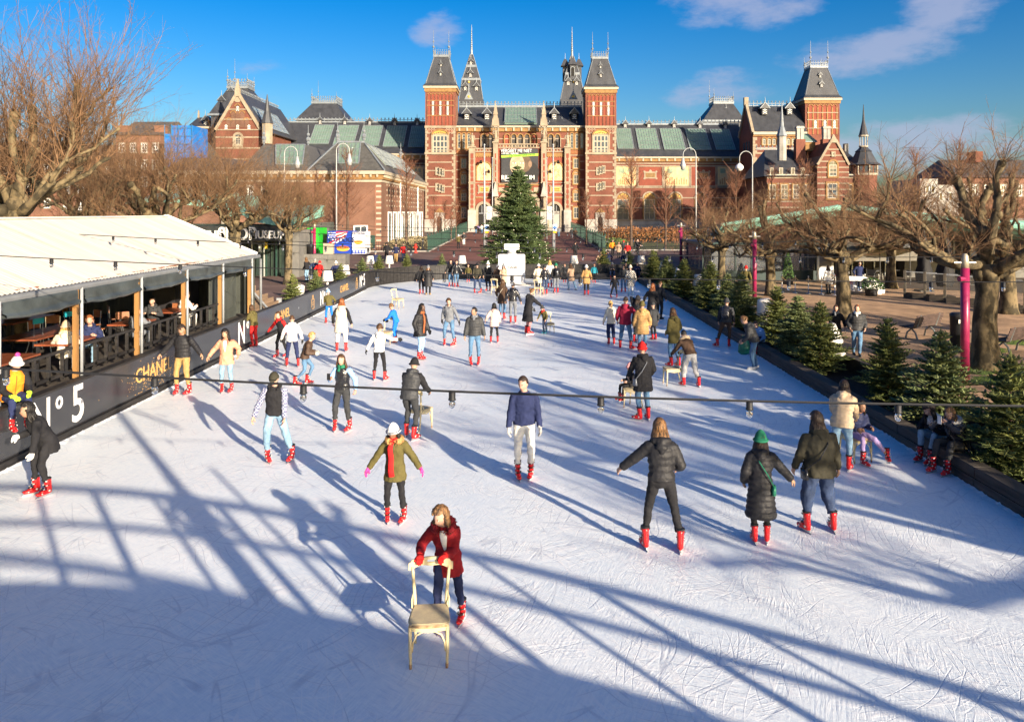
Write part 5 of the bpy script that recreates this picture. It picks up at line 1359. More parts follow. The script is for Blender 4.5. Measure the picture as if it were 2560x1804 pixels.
def slim_tree_mesh(seed,H=7.0,spread=.42,m=None):
 rn=random.Random(seed);mb=MB();tw=Twigs()
 P=[Vector((0,0,0)),Vector((.03,0,H*.3)),Vector((-.03,.02,H*.6)),Vector((0,0,H*.95))];mb.tube(P,[.12,.09,.055,.015],7)
 for i in range(46):
  z=H*rn.uniform(.28,.92);a=rn.uniform(0,2*PI);L=H*spread*(1.05-z/H)*rn.uniform(.6,1.1)+.4
  e=Vector((math.cos(a),math.sin(a),rn.uniform(.7,1.4))).normalized();q=Vector((0,0,z));r=.022
  for k in range(4):
   e=(e+Vector((rn.uniform(-.2,.2),rn.uniform(-.2,.2),.12))).normalized();q2=q+e*L/4;tw.add(q,q2,r,r*.75);r*=.75
   for j in range(3):
    f=(e+Vector((rn.gauss(0,.6),rn.gauss(0,.6),rn.gauss(.2,.4)))).normalized();o=q+(q2-q)*rn.random();l=rn.uniform(.25,.8);tw.add(o,o+f*l,r*.6,r*.3)
    g=(f+Vector((rn.gauss(0,.5),rn.gauss(0,.5),.2))).normalized();tw.add(o+f*l*.5,o+f*l*.5+g*l*.5,r*.4,r*.2)
   q=q2
 return mb.mesh('trunk',mat('dark_bark',(.10,.065,.045),.9,var=.3,vs=4)),tw.mesh('crown',m or M_TWIGRED)
def build_slim_trees():
 vs=[slim_tree_mesh(31),slim_tree_mesh(32),slim_tree_mesh(33)]
 spots=[(868,612,11.5,86,'slim bare tree against the brown gallery front'),(795,612,9,84,'bare bushy tree left of the gallery entrance'),(1016,609,11,93,'bare tree in front of the gallery flank'),(1085,598,6.5,105,'small bare tree behind the left fence near the gallery'),(1112,590,6,112,'bare sapling in front of the left tower'),(1140,588,6,118,'bare sapling beside the left tower'),(1128,594,5,108,'thin sapling behind the left fence'),(1098,602,4.5,100,'thin low sapling at the near end of the left fence'),(1578,612,11,86,'bare tree on the lawn right of the passage'),(1664,606,9.5,90,'bare tree in front of the arched windows of the right wing'),(1760,606,9,92,'bare tree beside the tall lamp post on the right'),(1466,600,7,100,'yellowing sapling behind the right fence'),(1500,605,6,96,'thin sapling at the right fence'),(1520,605,5.5,95,'thin sapling next to the right fence end'),(1840,600,10,98,'bare tree in front of the right pavilion'),(1930,600,10,100,'bare tree before the villa'),(2010,600,11,96,'bare tree in front of the villa gable'),(2150,590,10,100,'bare tree below the villa turret'),(2290,590,11,80,'bare tree behind the cafe'),(2400,590,12,78,'bare tree behind the cafe roof at the right')]
 for k,(px,py,h,D,lab)in enumerate(spots):
  t=thing('street_tree',lab,'tree',(XA(px,D),D,GZ(D)),k*1.3,'bare street trees before the museum',(h/7,)*3)
  link('trunk',vs[k%3][0],t);link('crown',vs[k%3][1],t)
 tw=Twigs();rn=random.Random(77)
 for i in range(2600):
  x=rn.uniform(-70,-26);y=rn.uniform(60,84);z=.2+abs(rn.gauss(0,2.2));
  e=Vector((rn.gauss(0,.5),rn.gauss(0,.5),rn.uniform(.2,1))).normalized();p=Vector((x,y,z));L=rn.uniform(.6,1.7);tw.add(p,p+e*L,.018,.008)
  f=(e+Vector((rn.gauss(0,.6),rn.gauss(0,.6),.2))).normalized();tw.add(p+e*L*.5,p+e*L*.5+f*L*.6,.011,.005)
 tag(link('thicket',tw.mesh('thicket',M_TWIG)),'dense brown bare thicket behind the hut on the left','thicket',kind='stuff')
 tw=Twigs();rn=random.Random(78)
 for i in range(3000):
  x=rn.uniform(15,62);y=rn.uniform(64,86);z=.3+abs(rn.gauss(0,2.4));
  e=Vector((rn.gauss(0,.5),rn.gauss(0,.5),rn.uniform(.2,1))).normalized();p=Vector((x,y,z));L=rn.uniform(.6,1.7);tw.add(p,p+e*L,.02,.009)
 tag(link('thicket',tw.mesh('thicket',M_TWIGRED)),'dense bare shrubs behind the cafe on the right','thicket',kind='stuff')
 rn=random.Random(5)
 for(x0,x1,y0,y1,h,lab,m)in((11,22.5,104,112,2.2,'rust brown beech hedge on the lawn right of the passage',mat('beech_leaves',(.20,.085,.03),.85,var=.4,vs=3,island=.5)),(9.6,12.5,92,100,1.0,'low green shrubs by the right fence',mat('shrub_leaves',(.09,.12,.03),.85,var=.4,vs=3,island=.5)),(-17.5,-11,90,110,1.0,'low shrubs and dead stems beside the left fence',mat('dry_shrub',(.21,.17,.09),.85,var=.4,vs=3,island=.5)),(-23,-17,86.5,88.3,.9,'low hedge along the gallery foot',mat('dry_shrub2',(.16,.14,.07),.85,var=.4,vs=3,island=.5))):
  mb=MB()
  for i in range(2600):
   x,y,z=rn.uniform(x0,x1),rn.uniform(y0,y1),GZ(y0)+h*rn.random()**.7*rn.uniform(.75,1.05)
   a=Vector((rn.gauss(0,1),rn.gauss(0,1),rn.gauss(0,1))).normalized()*.16;b=a.orthogonal().normalized()*.1;p=Vector((x,y,z))
   mb.add([p-a,p+b,p+a,p-b],[(0,1,2,3)])
  o=mb.build('hedge',m);tag(o,lab,'hedge',kind='stuff')
 mb=MB();mb.box(9.3,40,90.1,125,.38,.41);
 lawn=MB()
 for y0,y1 in((90.1,110),(110,130),(130,147)):
  lawn.add([(9.3,y0,GZ(y0)+.01),(42,y0,GZ(y0)+.01),(42,y1,GZ(y1)+.01),(9.3,y1,GZ(y1)+.01)],[(0,1,2,3)])
 tag(lawn.build('lawn',mat('winter_lawn',(.085,.095,.03),.95,var=.4,vs=.6)),kind='structure')
build_slim_trees()
# --- spruces
def spruce_mesh(seed,H,rad,levels,nb,mat_,base=.12,droop=.12,lod=1.0,sp=.03,needle=True):
 rn=random.Random(seed);mb=MB()
 mb.tube([(0,0,0),(0,0,H*.55),(0,0,H*.97)],[.035*H*.6+.01,.02*H*.5,.004],6,1)
 V=[];F=[]
 def spindle(a,b,w,flat=.6):
  a=Vector(a);b=Vector(b);t=b-a
  if t.length<1e-5:return
  t.normalize();n=t.cross(Vector((0,0,1)));n=n.normalized()if n.length>1e-3 else Vector((1,0,0));u=n.cross(t)
  o=len(V);m_=a+(b-a)*.45
  V.extend([a,m_+n*w,m_+u*w*flat,m_-n*w,m_-u*w*flat,b])
  F.extend([(o,o+1,o+2),(o,o+2,o+3),(o,o+3,o+4),(o,o+4,o+1),(o+5,o+2,o+1),(o+5,o+3,o+2),(o+5,o+4,o+3),(o+5,o+1,o+4)])
 for l in range(levels):
  f=(l+rn.uniform(0,.5))/levels
  z=H*(base+(1-base)*f)
  L0=rad*(1-f)**.8*(.72+.28*min(1,f*5))*rn.uniform(.82,1.15)+.03*H
  n=max(4,int(nb*(1-f*.55)))
  for i in range(n):
   a=2*PI*(i+rn.uniform(-.35,.35))/n+l*2.4;L=L0*rn.uniform(.72,1.18)
   up=rn.uniform(.05,.35)+.55*f
   d_=Vector((math.cos(a),math.sin(a),up)).normalized()
   p=Vector((0,0,z-.02*H));s_=max(3,int(6*lod));prev=p
   for k in range(1,s_+1):
    t=k/s_;c=p+d_*L*t-Vector((0,0,droop*L*t*t))
    w=sp*(1.15-.45*t)
    spindle(prev,c+(c-prev)*.25,w)
    side=d_.cross(Vector((0,0,1))).normalized()
    for sg in(-1,1):
     l2=L*.42*(1.05-.7*t)*rn.uniform(.6,1.15)+sp*1.2
     e=(d_*.75+side*sg*rn.uniform(.55,.95)+Vector((0,0,rn.uniform(-.1,.3)))).normalized()
     spindle(c-(c-prev)*rn.random()*.6,c+e*l2,w*.9)
     if l2>sp*3.2:
      q=c+e*l2*.5;g=(e+side*sg*.5+Vector((rn.gauss(0,.3),rn.gauss(0,.3),rn.uniform(0,.4)))).normalized();spindle(q,q+g*l2*.5,w*.8)
    if rn.random()<.5:spindle(c,c+Vector((rn.gauss(0,.4),rn.gauss(0,.4),.9)).normalized()*sp*2.6,w*.8)
    prev=c
 spindle((0,0,H*.93),(0,0,H*1.04),sp*.7)
 for k in range(5):a=2*PI*k/5;spindle((0,0,H*.96),(math.cos(a)*sp*2.0,math.sin(a)*sp*2.0,H*.99),sp*.5)
 tr=mb;fo=MB();fo.v=[tuple(v)for v in V];fo.f=F;fo.m=[0]*len(F)
 t=MB();t.tube([(0,0,-.02),(0,0,H*.55),(0,0,H*.97)],[.022*H+.008,.013*H,.003],6)
 return t.mesh('trunk',M_SPRUCEBARK),fo.mesh('crown',mat_)
def build_spruces():
 big=[spruce_mesh(41,1.98,.74,18,12,M_SPRUCE,.06,.15,1.0,.036),spruce_mesh(42,1.98,.80,18,12,M_SPRUCE2,.06,.2,1.0,.038),spruce_mesh(43,1.98,.70,19,12,M_SPRUCE,.06,.1,1.0,.034)]
 small=[spruce_mesh(51,1.15,.50,12,10,M_SPRUCE,.05,.1,.8,.034),spruce_mesh(52,1.15,.54,12,10,M_SPRUCE2,.05,.12,.8,.036)]
 grp='small cut spruces round the rink'
 rt=[(2543,1.05,'dark green spruce at the right edge of the picture'),(2352,1.06,'spruce in front of the foot of the maroon pole'),(2206,1.0,'spruce between the walking man and the foreground string lamp'),(2061,1.0,'spruce in front of the tilted lamp and the woman in a scarf'),(1994,.97,'yellow green spruce left of the woman in a scarf'),(1933,1.0,'spruce right of the man holding a green bag'),(1862,1.08,'bluish spruce behind the skater with a backpack'),(1819,.98,'spruce with a white shade behind its tip, left of the backpack skater'),(1771,1.12,'bushy spruce under the second maroon pole'),(1716,1.05,'spruce left of the second maroon pole'),(1668,.95,'spruce beside the far white lamp on the right row'),(1628,1.0,'last spruce of the right row near the checked coat')]
 for k,(px,s_,lab)in enumerate(rt):
  D=8.95*FPX/(px-CX)
  t=thing('spruce',lab,'tree',(8.95+.12*((k*7)%3-1),D,.04),k*1.9,grp,(s_*1.16,s_*1.16,s_*1.06));v=big[k%3]if k!=6 else big[1]
  link('trunk',v[0],t);link('crown',v[1],t)
 for k,(x,y,s_,lab)in enumerate(((9.3,39.8,.95,'spruce squeezed in the dense part of the right row'),(9.2,45.2,.92,'small spruce near the far end of the right row'),(9.35,51.0,.9,'spruce behind the man in black at the right kerb'),(9.2,35.4,.9,'spruce half hidden behind the dense right row'))):
  t=thing('spruce',lab,'tree',(x,y,.04),k*2.3,grp,(s_,)*3);v=big[(k+1)%3];link('trunk',v[0],t);link('crown',v[1],t)
 lf=[(732,-10.6,.60,1.12,'spruce behind the hoarding next to the fallen lamp shade'),(789,-10.6,.60,1.05,'spruce left of the first upright lamp on the hoarding'),(853,-10.6,.60,1.0,'spruce between the first and second upright lamps'),(906,-10.6,.60,1.0,'spruce right of the second upright lamp on the hoarding'),(948,-10.2,.60,.98,'spruce right of the lamp at the rink corner')]
 for k,(px,x,z,s_,lab)in enumerate(lf):
  D=-x*FPX/(CX-px)
  t=thing('spruce',lab,'tree',(x,min(D,56),z if D<48 else .58),k*1.1,grp,(s_,)*3);v=small[k%2];link('trunk',v[0],t);link('crown',v[1],t)
 for k,(px,D,s_,lab)in enumerate(((1017,57.3,.95,'round spruce on the ledge left of the far lamp'),(1105,57.3,.98,'narrow spruce on the ledge beside the far left lamp'),(1509,57.2,1.3,'spruce beside the white bicycle'),(1573,57.2,1.15,'spruce at the far right of the end ledge'),(1640,57.4,1.1,'spruce on the ledge right of the far right lamp'))):
  t=thing('spruce',lab,'tree',(XA(px,D),D,.60),k*2.1,grp,(s_ if k!=1 else .7,s_ if k!=1 else .7,s_));v=small[k%2];link('trunk',v[0],t);link('crown',v[1],t)
 m=spruce_mesh(61,8.1,2.9,40,17,M_SPRUCEDEEP,.05,.22,1.8,.075)
 t=thing('christmas_tree','tall green Christmas tree standing behind the white perfume bottle','tree',(XA(1294,58.6),58.9,GZ(58.6)));link('trunk',m[0],t);link('crown',m[1],t)
 rn=random.Random(8);mb=MB()
 for i in range(110):
  f=rn.random()**1.3;a=rn.uniform(0,2*PI);r=2.6*(1-f)**.85*.98;mb.ball((r*math.cos(a),r*math.sin(a),.9+7.1*f),.035,5,4)
 mb.build('fairy_light',mat('fairy_bulb',(.85,.8,.65),.3,var=0),t)
build_spruces()
# --- things on the square
def build_lamps():
 def make(label,loc,tilt=(0,0),s=1.0,stem=True):
  o=thing('giant_table_lamp',label,'lamp',loc,0,'oversized white table lamps',(s,)*3);o.rotation_euler=(tilt[0],tilt[1],0)
  if stem:
   link('base',LB,o);link('stem',LS,o)
  link('lamp_shade',LH,o)
 wm=mat('lamp_white',(.66,.64,.61),.45,var=.02)
 b=MB();b.lathe([(.30,0),(.31,.03),(.29,.06),(.08,.075),(.05,.085)],20);LB=b.mesh('base',wm,True)
 b=MB();b.lathe([(.065,.07),(.065,.42)],12);LS=b.mesh('stem',wm,True)
 b=MB();b.lathe([(.325,.40),(.328,.385),(.335,.40),(.235,.95),(.22,.975),(.05,.985)],24,cap=False);b.lathe([(.32,.41),(.225,.94)],24,cap=False);LH=b.mesh('lamp_shade',wm,True)
 lean=(R(0),R(0))
 make('white table lamp on the hoarding, left of three upright ones',(-10.75,43.0,.60));make('white table lamp on the hoarding, second of the upright ones',(-10.75,47.2,.60))
 make('white table lamp behind the hoarding corner beside a spruce',(XA(925,56.9),56.9,.60));make('white table lamp on the end ledge in front of two walkers',(XA(973,57.2),57.2,.60))
 make('white lamp shade toppled towards the hoarding beside the leftmost spruce',(-10.7,36.6,.45),(R(8),R(18)))
 make('white table lamp on the far ledge left of the Christmas tree',(XA(1155,57.3),57.3,.60));make('white table lamp on the far ledge right of the Christmas tree',(XA(1435,57.3),57.3,.60));make('white table lamp at the far right end of the ledge',(XA(1603,57.0),57.0,.60))
 for px,lab,t,z in((1917,'white lamp shade behind the right spruces left of the walking man',(R(0),R(-8)),.62),(1817,'white lamp behind the tip of a right row spruce',(0,0),.62),(2088,'white lamp tilted in front of the woman in a scarf',(0,R(-14)),.60),(2326,'white lamp tilted beside the spruce under the maroon pole',(0,R(16)),.55),(1747,'white lamp between the dense spruces on the right',(0,0),.62),(1700,'farthest white lamp between the right spruces',(0,0),.62),(1660,'white lamp top showing over the last right spruces',(0,0),.62)):
  x=9.55;D=x*FPX/(px-CX);make(lab,(x,D,z-.2),t)
build_lamps()
def build_bottle():
 D=51.5;x=-.70
 o=thing('perfume_bottle','giant white perfume bottle standing at the far end of the ice','bottle',(x,D,0))
 m=mat('bottle_white',(.68,.67,.66),.4,var=.02)
 def slab(w,d_,z0,z1,r):
  mb=MB();pts=[]
  for(sx,sz,a0)in((1,1,0),(-1,1,PI/2),(-1,-1,PI),(1,-1,3*PI/2)):
   cx_,cz_=sx*(w/2-r),(z1-r if sz>0 else z0+r)
   for k in range(5):a=a0+PI/2*k/4;pts.append((cx_+r*math.cos(a),cz_+r*math.sin(a)))
  mb.prism(pts,-d_/2,d_/2);return mb
 slab(1.76,.5,.12,2.0,.1).build('body',m,o)
 mb=MB();mb.lathe([(.30,1.99),(.30,2.08),(.26,2.1),(.26,2.22),(.33,2.24),(.33,2.32)],18);mb.build('neck',m,o)
 slab(1.0,.46,2.30,2.68,.06).build('stopper',m,o)
 mb=MB();mb.box(-.95,.95,-.4,.4,0,.11);mb.build('plinth',m,o)
 mb=MB();mb.lathe([(.85,0),(.85,.05),(.8,.07)],24,(.95,-.1,0));mb.build('foot_plate',mat('worn_foot',(.5,.46,.4),.6),o)
 ink=mat('ink',(.03,.03,.03),.6)
 text('N°5',.15,ink,o,(0.02,-.256,1.32),(R(90),0,0),ext=.003);text('CHANEL',.19,ink,o,(0.02,-.256,1.13),(R(90),0,0),ext=.003,bold=.006);text('PARIS',.085,ink,o,(0.02,-.256,.98),(R(90),0,0),ext=.003)
build_bottle()
def build_string_lights():
 def pole(x,y,h,lab):
  o=thing('maroon_pole',lab,'pole',(x,y,GZ(y)),0,'maroon poles carrying the festoon cables')
  mb=MB();mb.lathe([(.115,0),(.115,h-.45)],14);mb.build('shaft',M_MAROON,o,True)
  mb=MB();mb.lathe([(.10,h-.449),(.10,h-.25),(.085,h-.12),(.05,h-.06),(.015,h-.05)],12);mb.build('cap',mat('pole_cap',(.45,.40,.30),.4,metal=.4),o,True)
  mb=MB();mb.tube([(-.02,-.05,h-.75),(-.22,-.1,h-.75)],[.06,.075],8);mb.build('spotlight',M_MAROON,o)
  mb=MB();mb.bar((-.3,0,h-.3),(.3,0,h-.3),.03);mb.build('cross_arm',M_STEEL,o)
 pole(12.2,21.5,3.6,'thick maroon pole in front of the nearest plane tree');pole(12.2,41.0,3.7,'maroon pole rising behind the dense spruces');pole(12.2,60.0,3.9,'farthest maroon pole right of the passage');pole(-15.6,58.5,3.9,'maroon pole beside the hot dog stand')
 pole(12.6,4.6,3.6,'maroon pole just outside the picture on the right')
 bm=MB();bm.lathe([(.012,.0),(.030,-.012),(.030,-.062),(.034,-.066),(.034,-.078)],10,cap=True);SOCK=bm.mesh('socket',M_BLACK,True)
 bm=MB();bm.lathe([(.020,-.078),(.027,-.095),(.030,-.115),(.025,-.138),(.012,-.15),(.001,-.152)],10);BULB=bm.mesh('bulb',M_BULB,True)
 def string(a,b,sag,step,lab,s=1.0,r=.009,first=.5):
  a=Vector(a);b=Vector(b);L=(b-a).length
  o=thing('festoon_cable',lab,'light string',tuple(a),0,'festoon cables over the rink')
  n=40;pts=[(b-a)*i/n+Vector((0,0,-4*sag*(i/n)*(1-i/n)))for i in range(n+1)]
  mb=MB();mb.tube(pts,r,5);mb.build('cable',M_BLACK,o)
  d_=first
  while d_<L-.2:
   f=d_/L;p=(b-a)*f+Vector((0,0,-4*sag*f*(1-f)))
   c=link('socket',SOCK,o,p,None,(s,)*3);link('bulb',BULB,c)
   d_+=step
 string((-12.0,5.4,4.50),(12.6,5.4,3.66),.552,1.03,'near black festoon cable with clear bulbs crossing the whole picture',.78,.0085,.19)
 string((-15.6,22,4.35),(12.2,21.5,3.55),.25,1.2,'festoon cable crossing over the hut roof to the thick maroon pole',1.1,.011)
 string((-15.6,32,4.0),(12.2,31.0,3.7),.5,1.3,'festoon cable over the middle of the rink',1.1,.012)
 string((-15.6,42,3.95),(12.2,41.0,3.65),.5,1.4,'festoon cable running to the second maroon pole',1.1,.013)
 string((-15.6,50,4.0),(12.2,50.0,3.8),.5,1.5,'festoon cable before the perfume bottle',1.1,.014)
 string((-15.6,58.5,3.9),(12.2,60.0,3.9),.4,1.6,'farthest festoon cable in front of the passage',1.2,.015)
 string((-15.6,14,4.4),(12.4,12.5,3.7),.3,1.15,'festoon cable between the two nearest ones',1.05,.0085)
build_string_lights()
def build_lamp_posts():
 def post(px,D,top,lab,side=1,globe=False):
  x=XA(px,D);zb=GZ(D);h=ZA(top,D)-zb
  o=thing('lamp_post',lab,'lamp post',(x,D,zb),0,'tall white crook lamp posts')
  mb=MB();mb.lathe([(.30,0),(.28,.9),(.17,1.3),(.13,1.5)],10);mb.build('base',mat('post_paint',(.36,.37,.37),.5,var=.05),o,True)
  pts=[(0,0,1.4),(0,0,h*.6),(0,0,h-.8)];r=.70
  for k in range(9):a=PI*k/8;pts.append((side*(r-r*math.cos(a)),0,h-.75+.75*math.sin(a)))
  pts.append((side*2*r,0,h-1.3));mb=MB();mb.tube(pts,[.09,.07,.05]+[.042]*10,8);mb.build('crook',mat('post_paint',(.36,.37,.37),.5,var=.05),o,True)
  mb=MB()
  if globe:mb.lathe([(.1,0),(.42,-.3),(.45,-.55),(.38,-.6),(.3,-.75),(.02,-.85)],12,(side*2*r,0,h-1.3))
  else:mb.lathe([(.14,.2),(.2,-.25),(.34,-.6),(.26,-.75),(.24,-1.0),(.02,-1.1)],12,(side*2*r,0,h-1.3))
  mb.build('lantern',M_GREYMETAL if not globe else M_WHITEPAINT,o,True)
 post(841,84,359,'tall white crook lamp post in front of the brown gallery');post(711,84,366,'tall white crook lamp post among the left trees');post(1740,84,370,'tall white crook lamp post before the right museum wing',-1);post(1881,84,378,'tall lamp post with white globe before the right pavilion',-1,True)
 for k,(px,D,top,lab)in enumerate(((1211,92,362,'slim grey flagpole at the left of the Christmas tree'),(1231,118,395,'thinner flagpole with hanging banner left of the great arch'),(1367,118,395,'thinner flagpole with hanging banner right of the great arch'),(1383,92,362,'slim grey flagpole at the right of the Christmas tree'))):
  x=XA(px,D);zb=GZ(D);o=thing('flagpole',lab,'flagpole',(x,D,zb),0,'flagpoles on the passage')
  mb=MB();h=ZA(top,D)-zb;mb.tube([(0,0,0),(0,0,h)],[.16,.07]if D<100 else[.10,.05],8);mb.ball((0,0,h),.12,6,4);mb.build('shaft',M_GREYMETAL,o,True)
  if D>100:
   s_=-1 if px<1300 else 1;z0,z1=ZA(549,D)-zb,ZA(516,D)-zb;mb=MB();a,b=sorted((s_*.12,s_*(.12+12.5*D/FPX)));mb.box(a,b,-.02,.02,z0,z1);mb.build('banner_cloth',mat('banner_cloth',(.72,.70,.64),.7,var=.05),o)
   c=(a+b)/2;mb=MB();mb.tube([(c,-.03,z1-.75),(c,-.021,z1-.75)],.30,14,0);mb.tube([(c,-.05,z1-.75),(c,-.031,z1-.75)],.22,14,1);mb.bar((c,-.06,z1-.6),(c,-.06,z1-.9),.02,.05,0,(0,1,0));mb.bar((c-.1,-.06,z1-.82),(c,-.06,z1-.92),.02,.05,0,(0,1,0));mb.bar((c+.1,-.06,z1-.82),(c,-.06,z1-.92),.02,.05,0,(0,1,0))
   for q in range(2):mb.box(a+.12,a+.12+.3+.1*q,-.03,-.021,z0+.25+.14*q,z0+.31+.14*q,0)
   mb.build('banner_print',[M_BLACK,mat('banner_cloth',(0,0,0))],o)
   mb=MB();mb.bar((0,0,z1),(s_*(.12+12.5*D/FPX),0,z1),.04);mb.bar((0,0,z0),(s_*(.12+12.5*D/FPX),0,z0),.04);mb.build('banner_rod',M_GREYMETAL,o)
 for px,D,lab in((1217,84,'blue footpath sign on a pole left of the Christmas tree'),(1387,84,'blue footpath sign on a pole right of the Christmas tree')):
  x=XA(px,D);zb=GZ(D);o=thing('footpath_sign',lab,'sign',(x,D,zb),0,'blue footpath signs')
  mb=MB();mb.tube([(0,0,0),(0,0,ZA(562,D)-zb)],.035,6);mb.build('post',M_GREYMETAL,o)
  z0,z1=ZA(577,D)-zb,ZA(561,D)-zb;w=.23;mb=MB();mb.box(-w,w,-.06,-.04,z0,z1,0);mb.tube([(0,-.068,(z0+z1)/2),(0,-.061,(z0+z1)/2)],w*.86,16,1)
  mb.bar((-.05,-.075,z0+.12),(-.05,-.075,z1-.18),.01,.05,0,(0,1,0));mb.ball((-.05,-.075,z1-.14),(.035,.006,.035),7,5,0);mb.bar((.06,-.075,z0+.14),(.06,-.075,z1-.30),.01,.04,0,(0,1,0));mb.ball((.06,-.075,z1-.27),(.03,.006,.03),7,5,0);mb.box(-w*.8,w*.8,-.06,-.04,z0-.25,z0-.03,2)
  mb.build('sign_plate',[mat('sign_pale',(.62,.72,.78),.5,var=0),mat('sign_blue',(.01,.13,.50),.5,var=0),mat('sign_orange',(.75,.35,.02),.5,var=0)],o)
build_lamp_posts()
def build_fences():
 def fence(name,lab,a,b,h,step,m,rails=2,spike=True,r=.018):
  a=Vector(a);b=Vector(b);o=thing(name,lab,'fence',tuple(a));L=(b-a).length;n=int(L/step)
  mb=MB();up=Vector((0,0,1))
  for i in range(n+1):
   p=(b-a)*i/n;mb.bar(p,p+up*h,r*2)
  mb.build('pickets',m,o)['kind']='stuff'
  for k in range(rails):
   z=h*(.12+.74*k/(rails-1));mb=MB();mb.bar(up*z,(b-a)+up*z,.05);mb.build('rail',m,o)
  k=0
  while k*3.0<=L:
   p=(b-a)*(k*3.0/L);mb=MB();mb.bar(p,p+up*(h+.15),.12);mb.ball(p+up*(h+.2),.1,6,4);mb.build('post',m,o);k+=1
  mb=MB();mb.bar(up*.06,(b-a)+up*.06,.3,.14);mb.build('kerb',M_GREYSTONE,o)
 fence('iron_fence','dark green iron fence along the left of the passage',(-10.4,86,GZ(86)),(-10.4,147,GZ(147)),1.7,.2,M_GREENPAINT)
 fence('iron_fence','dark green iron fence along the right of the passage',(9.1,86,GZ(86)),(9.1,147,GZ(147)),1.7,.2,M_GREENPAINT)
 fence('iron_fence','low iron fence along the lawn right of the passage',(9.3,88.5,GZ(88.5)),(30,88.5,GZ(88.5)),1.1,.25,M_BLACKMETAL)
 fence('iron_fence','iron fence along the street before the brown gallery',(-26,86.2,GZ(86.2)),(-10.6,86.2,GZ(86.2)),1.1,.25,M_BLACKMETAL)
 for x,y,lab in((-11.5,84,'red hydrant post at the foot of the left fence'),):
  o=thing('hydrant',lab,'hydrant',(x,y,GZ(y)));rm=mat('hydrant_red',(.55,.035,.02),.5,var=.1)
  mb=MB();mb.lathe([(.2,0),(.2,.1),(.13,.14),(.12,.75),(.16,.8),(.14,.92),(.05,.98)],10);mb.build('body',rm,o,True);mb=MB();mb.tube([(-.22,0,.62),(.22,0,.62)],.06,8);mb.build('outlet',rm,o)
build_fences()
def build_benches():
 wood=mat('bench_slat',(.06,.038,.032),.6,var=.3,vs=6);leg=mat('bench_frame',(.20,.22,.22),.5,metal=.4)
 def bench(lab,loc,rz):
  o=thing('park_bench',lab,'bench',loc,rz,'slatted benches on the gravel')
  for k in range(6):
   y=-.24+k*.092;mb=MB();mb.box(-.85,.85,y-.038,y+.038,.43+.012*abs(k-2),.455+.012*abs(k-2));mb.build('slat',wood,o)
  for k in range(5):
   z=.52+k*.09;y=.27+k*.035;mb=MB();mb.bar((-.85,y,z),(.85,y,z),.022,.075);mb.build('slat',wood,o)
  for x in(-.6,.6):
   mb=MB();mb.tube([(x,-.18,0),(x,-.12,.25),(x,.05,.40),(x,.26,.46),(x,.42,.93)],[.035,.03,.032,.03,.025],6);mb.tube([(x,.28,0),(x,.2,.25),(x,.05,.40)],[.035,.03,.03],6);mb.tube([(x,.05,.415),(x,-.26,.43)],.025,6);mb.build('leg',leg,o)
 p=GD(2062,757,.1);bench('slatted bench in the middle of the gravel behind the walking man',tuple(p),R(-148));p=GD(2262,790,.1);bench('slatted bench at the right edge beside the thick plane tree',(p.x+.1,p.y,.1),R(-150))
 p=GD(2148,775,.1);o=thing('litter_bin','tall black litter bin left of the maroon pole','bin',tuple(p));mb=MB();mb.lathe([(.24,0),(.26,.05),(.26,1.0),(.27,1.02),(.27,1.12),(.2,1.16),(.05,1.17)],16);mb.build('body',M_BLACKMETAL,o,True);mb=MB();mb.box(-.13,.13,-.275,-.25,.82,.95);mb.build('slot',M_STEEL,o)
 p=GD(600,665,.1);o=thing('litter_bin','grey litter bin behind the hoarding near the hut corner','bin',(-13.6,38.5,.1));mb=MB();mb.lathe([(.28,0),(.3,.05),(.3,.85),(.26,.9),(.06,.92)],14);mb.build('body',mat('bin_grey',(.07,.08,.085),.5,var=.15),o,True);mb=MB();mb.lathe([(.315,.70),(.315,.76)],14);mb.build('rim',M_STEEL,o)
 p=G(2150,735,.1);o=thing('lettered_bench','white bench with I amsterdam lettering on the gravel','bench',(p.x,p.y,.1),R(-8));w=M_WHITEPAINT
 pts=[(-1.25,.25),(1.3,.05),(1.35,.3),(1.2,.62),(.8,.85),(.2,1.0),(-.7,1.02),(-1.2,1.0)]
 mb=MB();mb.prism(pts,-.06,.06);mb.build('backrest',w,o);mb=MB();mb.box(-1.2,1.2,.065,.5,.36,.44);mb.build('seat',w,o)
 for x in(-1.05,1.05):mb=MB();mb.box(x-.1,x+.1,-.05,.48,0,.358);mb.build('leg',w,o)
 text('I',.34,mat('letter_red',(.6,.02,.03),.5),o,(-.98,-.066,.66),(R(90),0,0));text('am',.34,mat('letter_red',(0,0,0)),o,(-.62,-.066,.66),(R(90),0,0),bold=.006);text('sterdam',.34,mat('letter_black',(.02,.02,.02),.5),o,(.28,-.066,.64),(R(90),0,0),bold=.006)
build_benches()
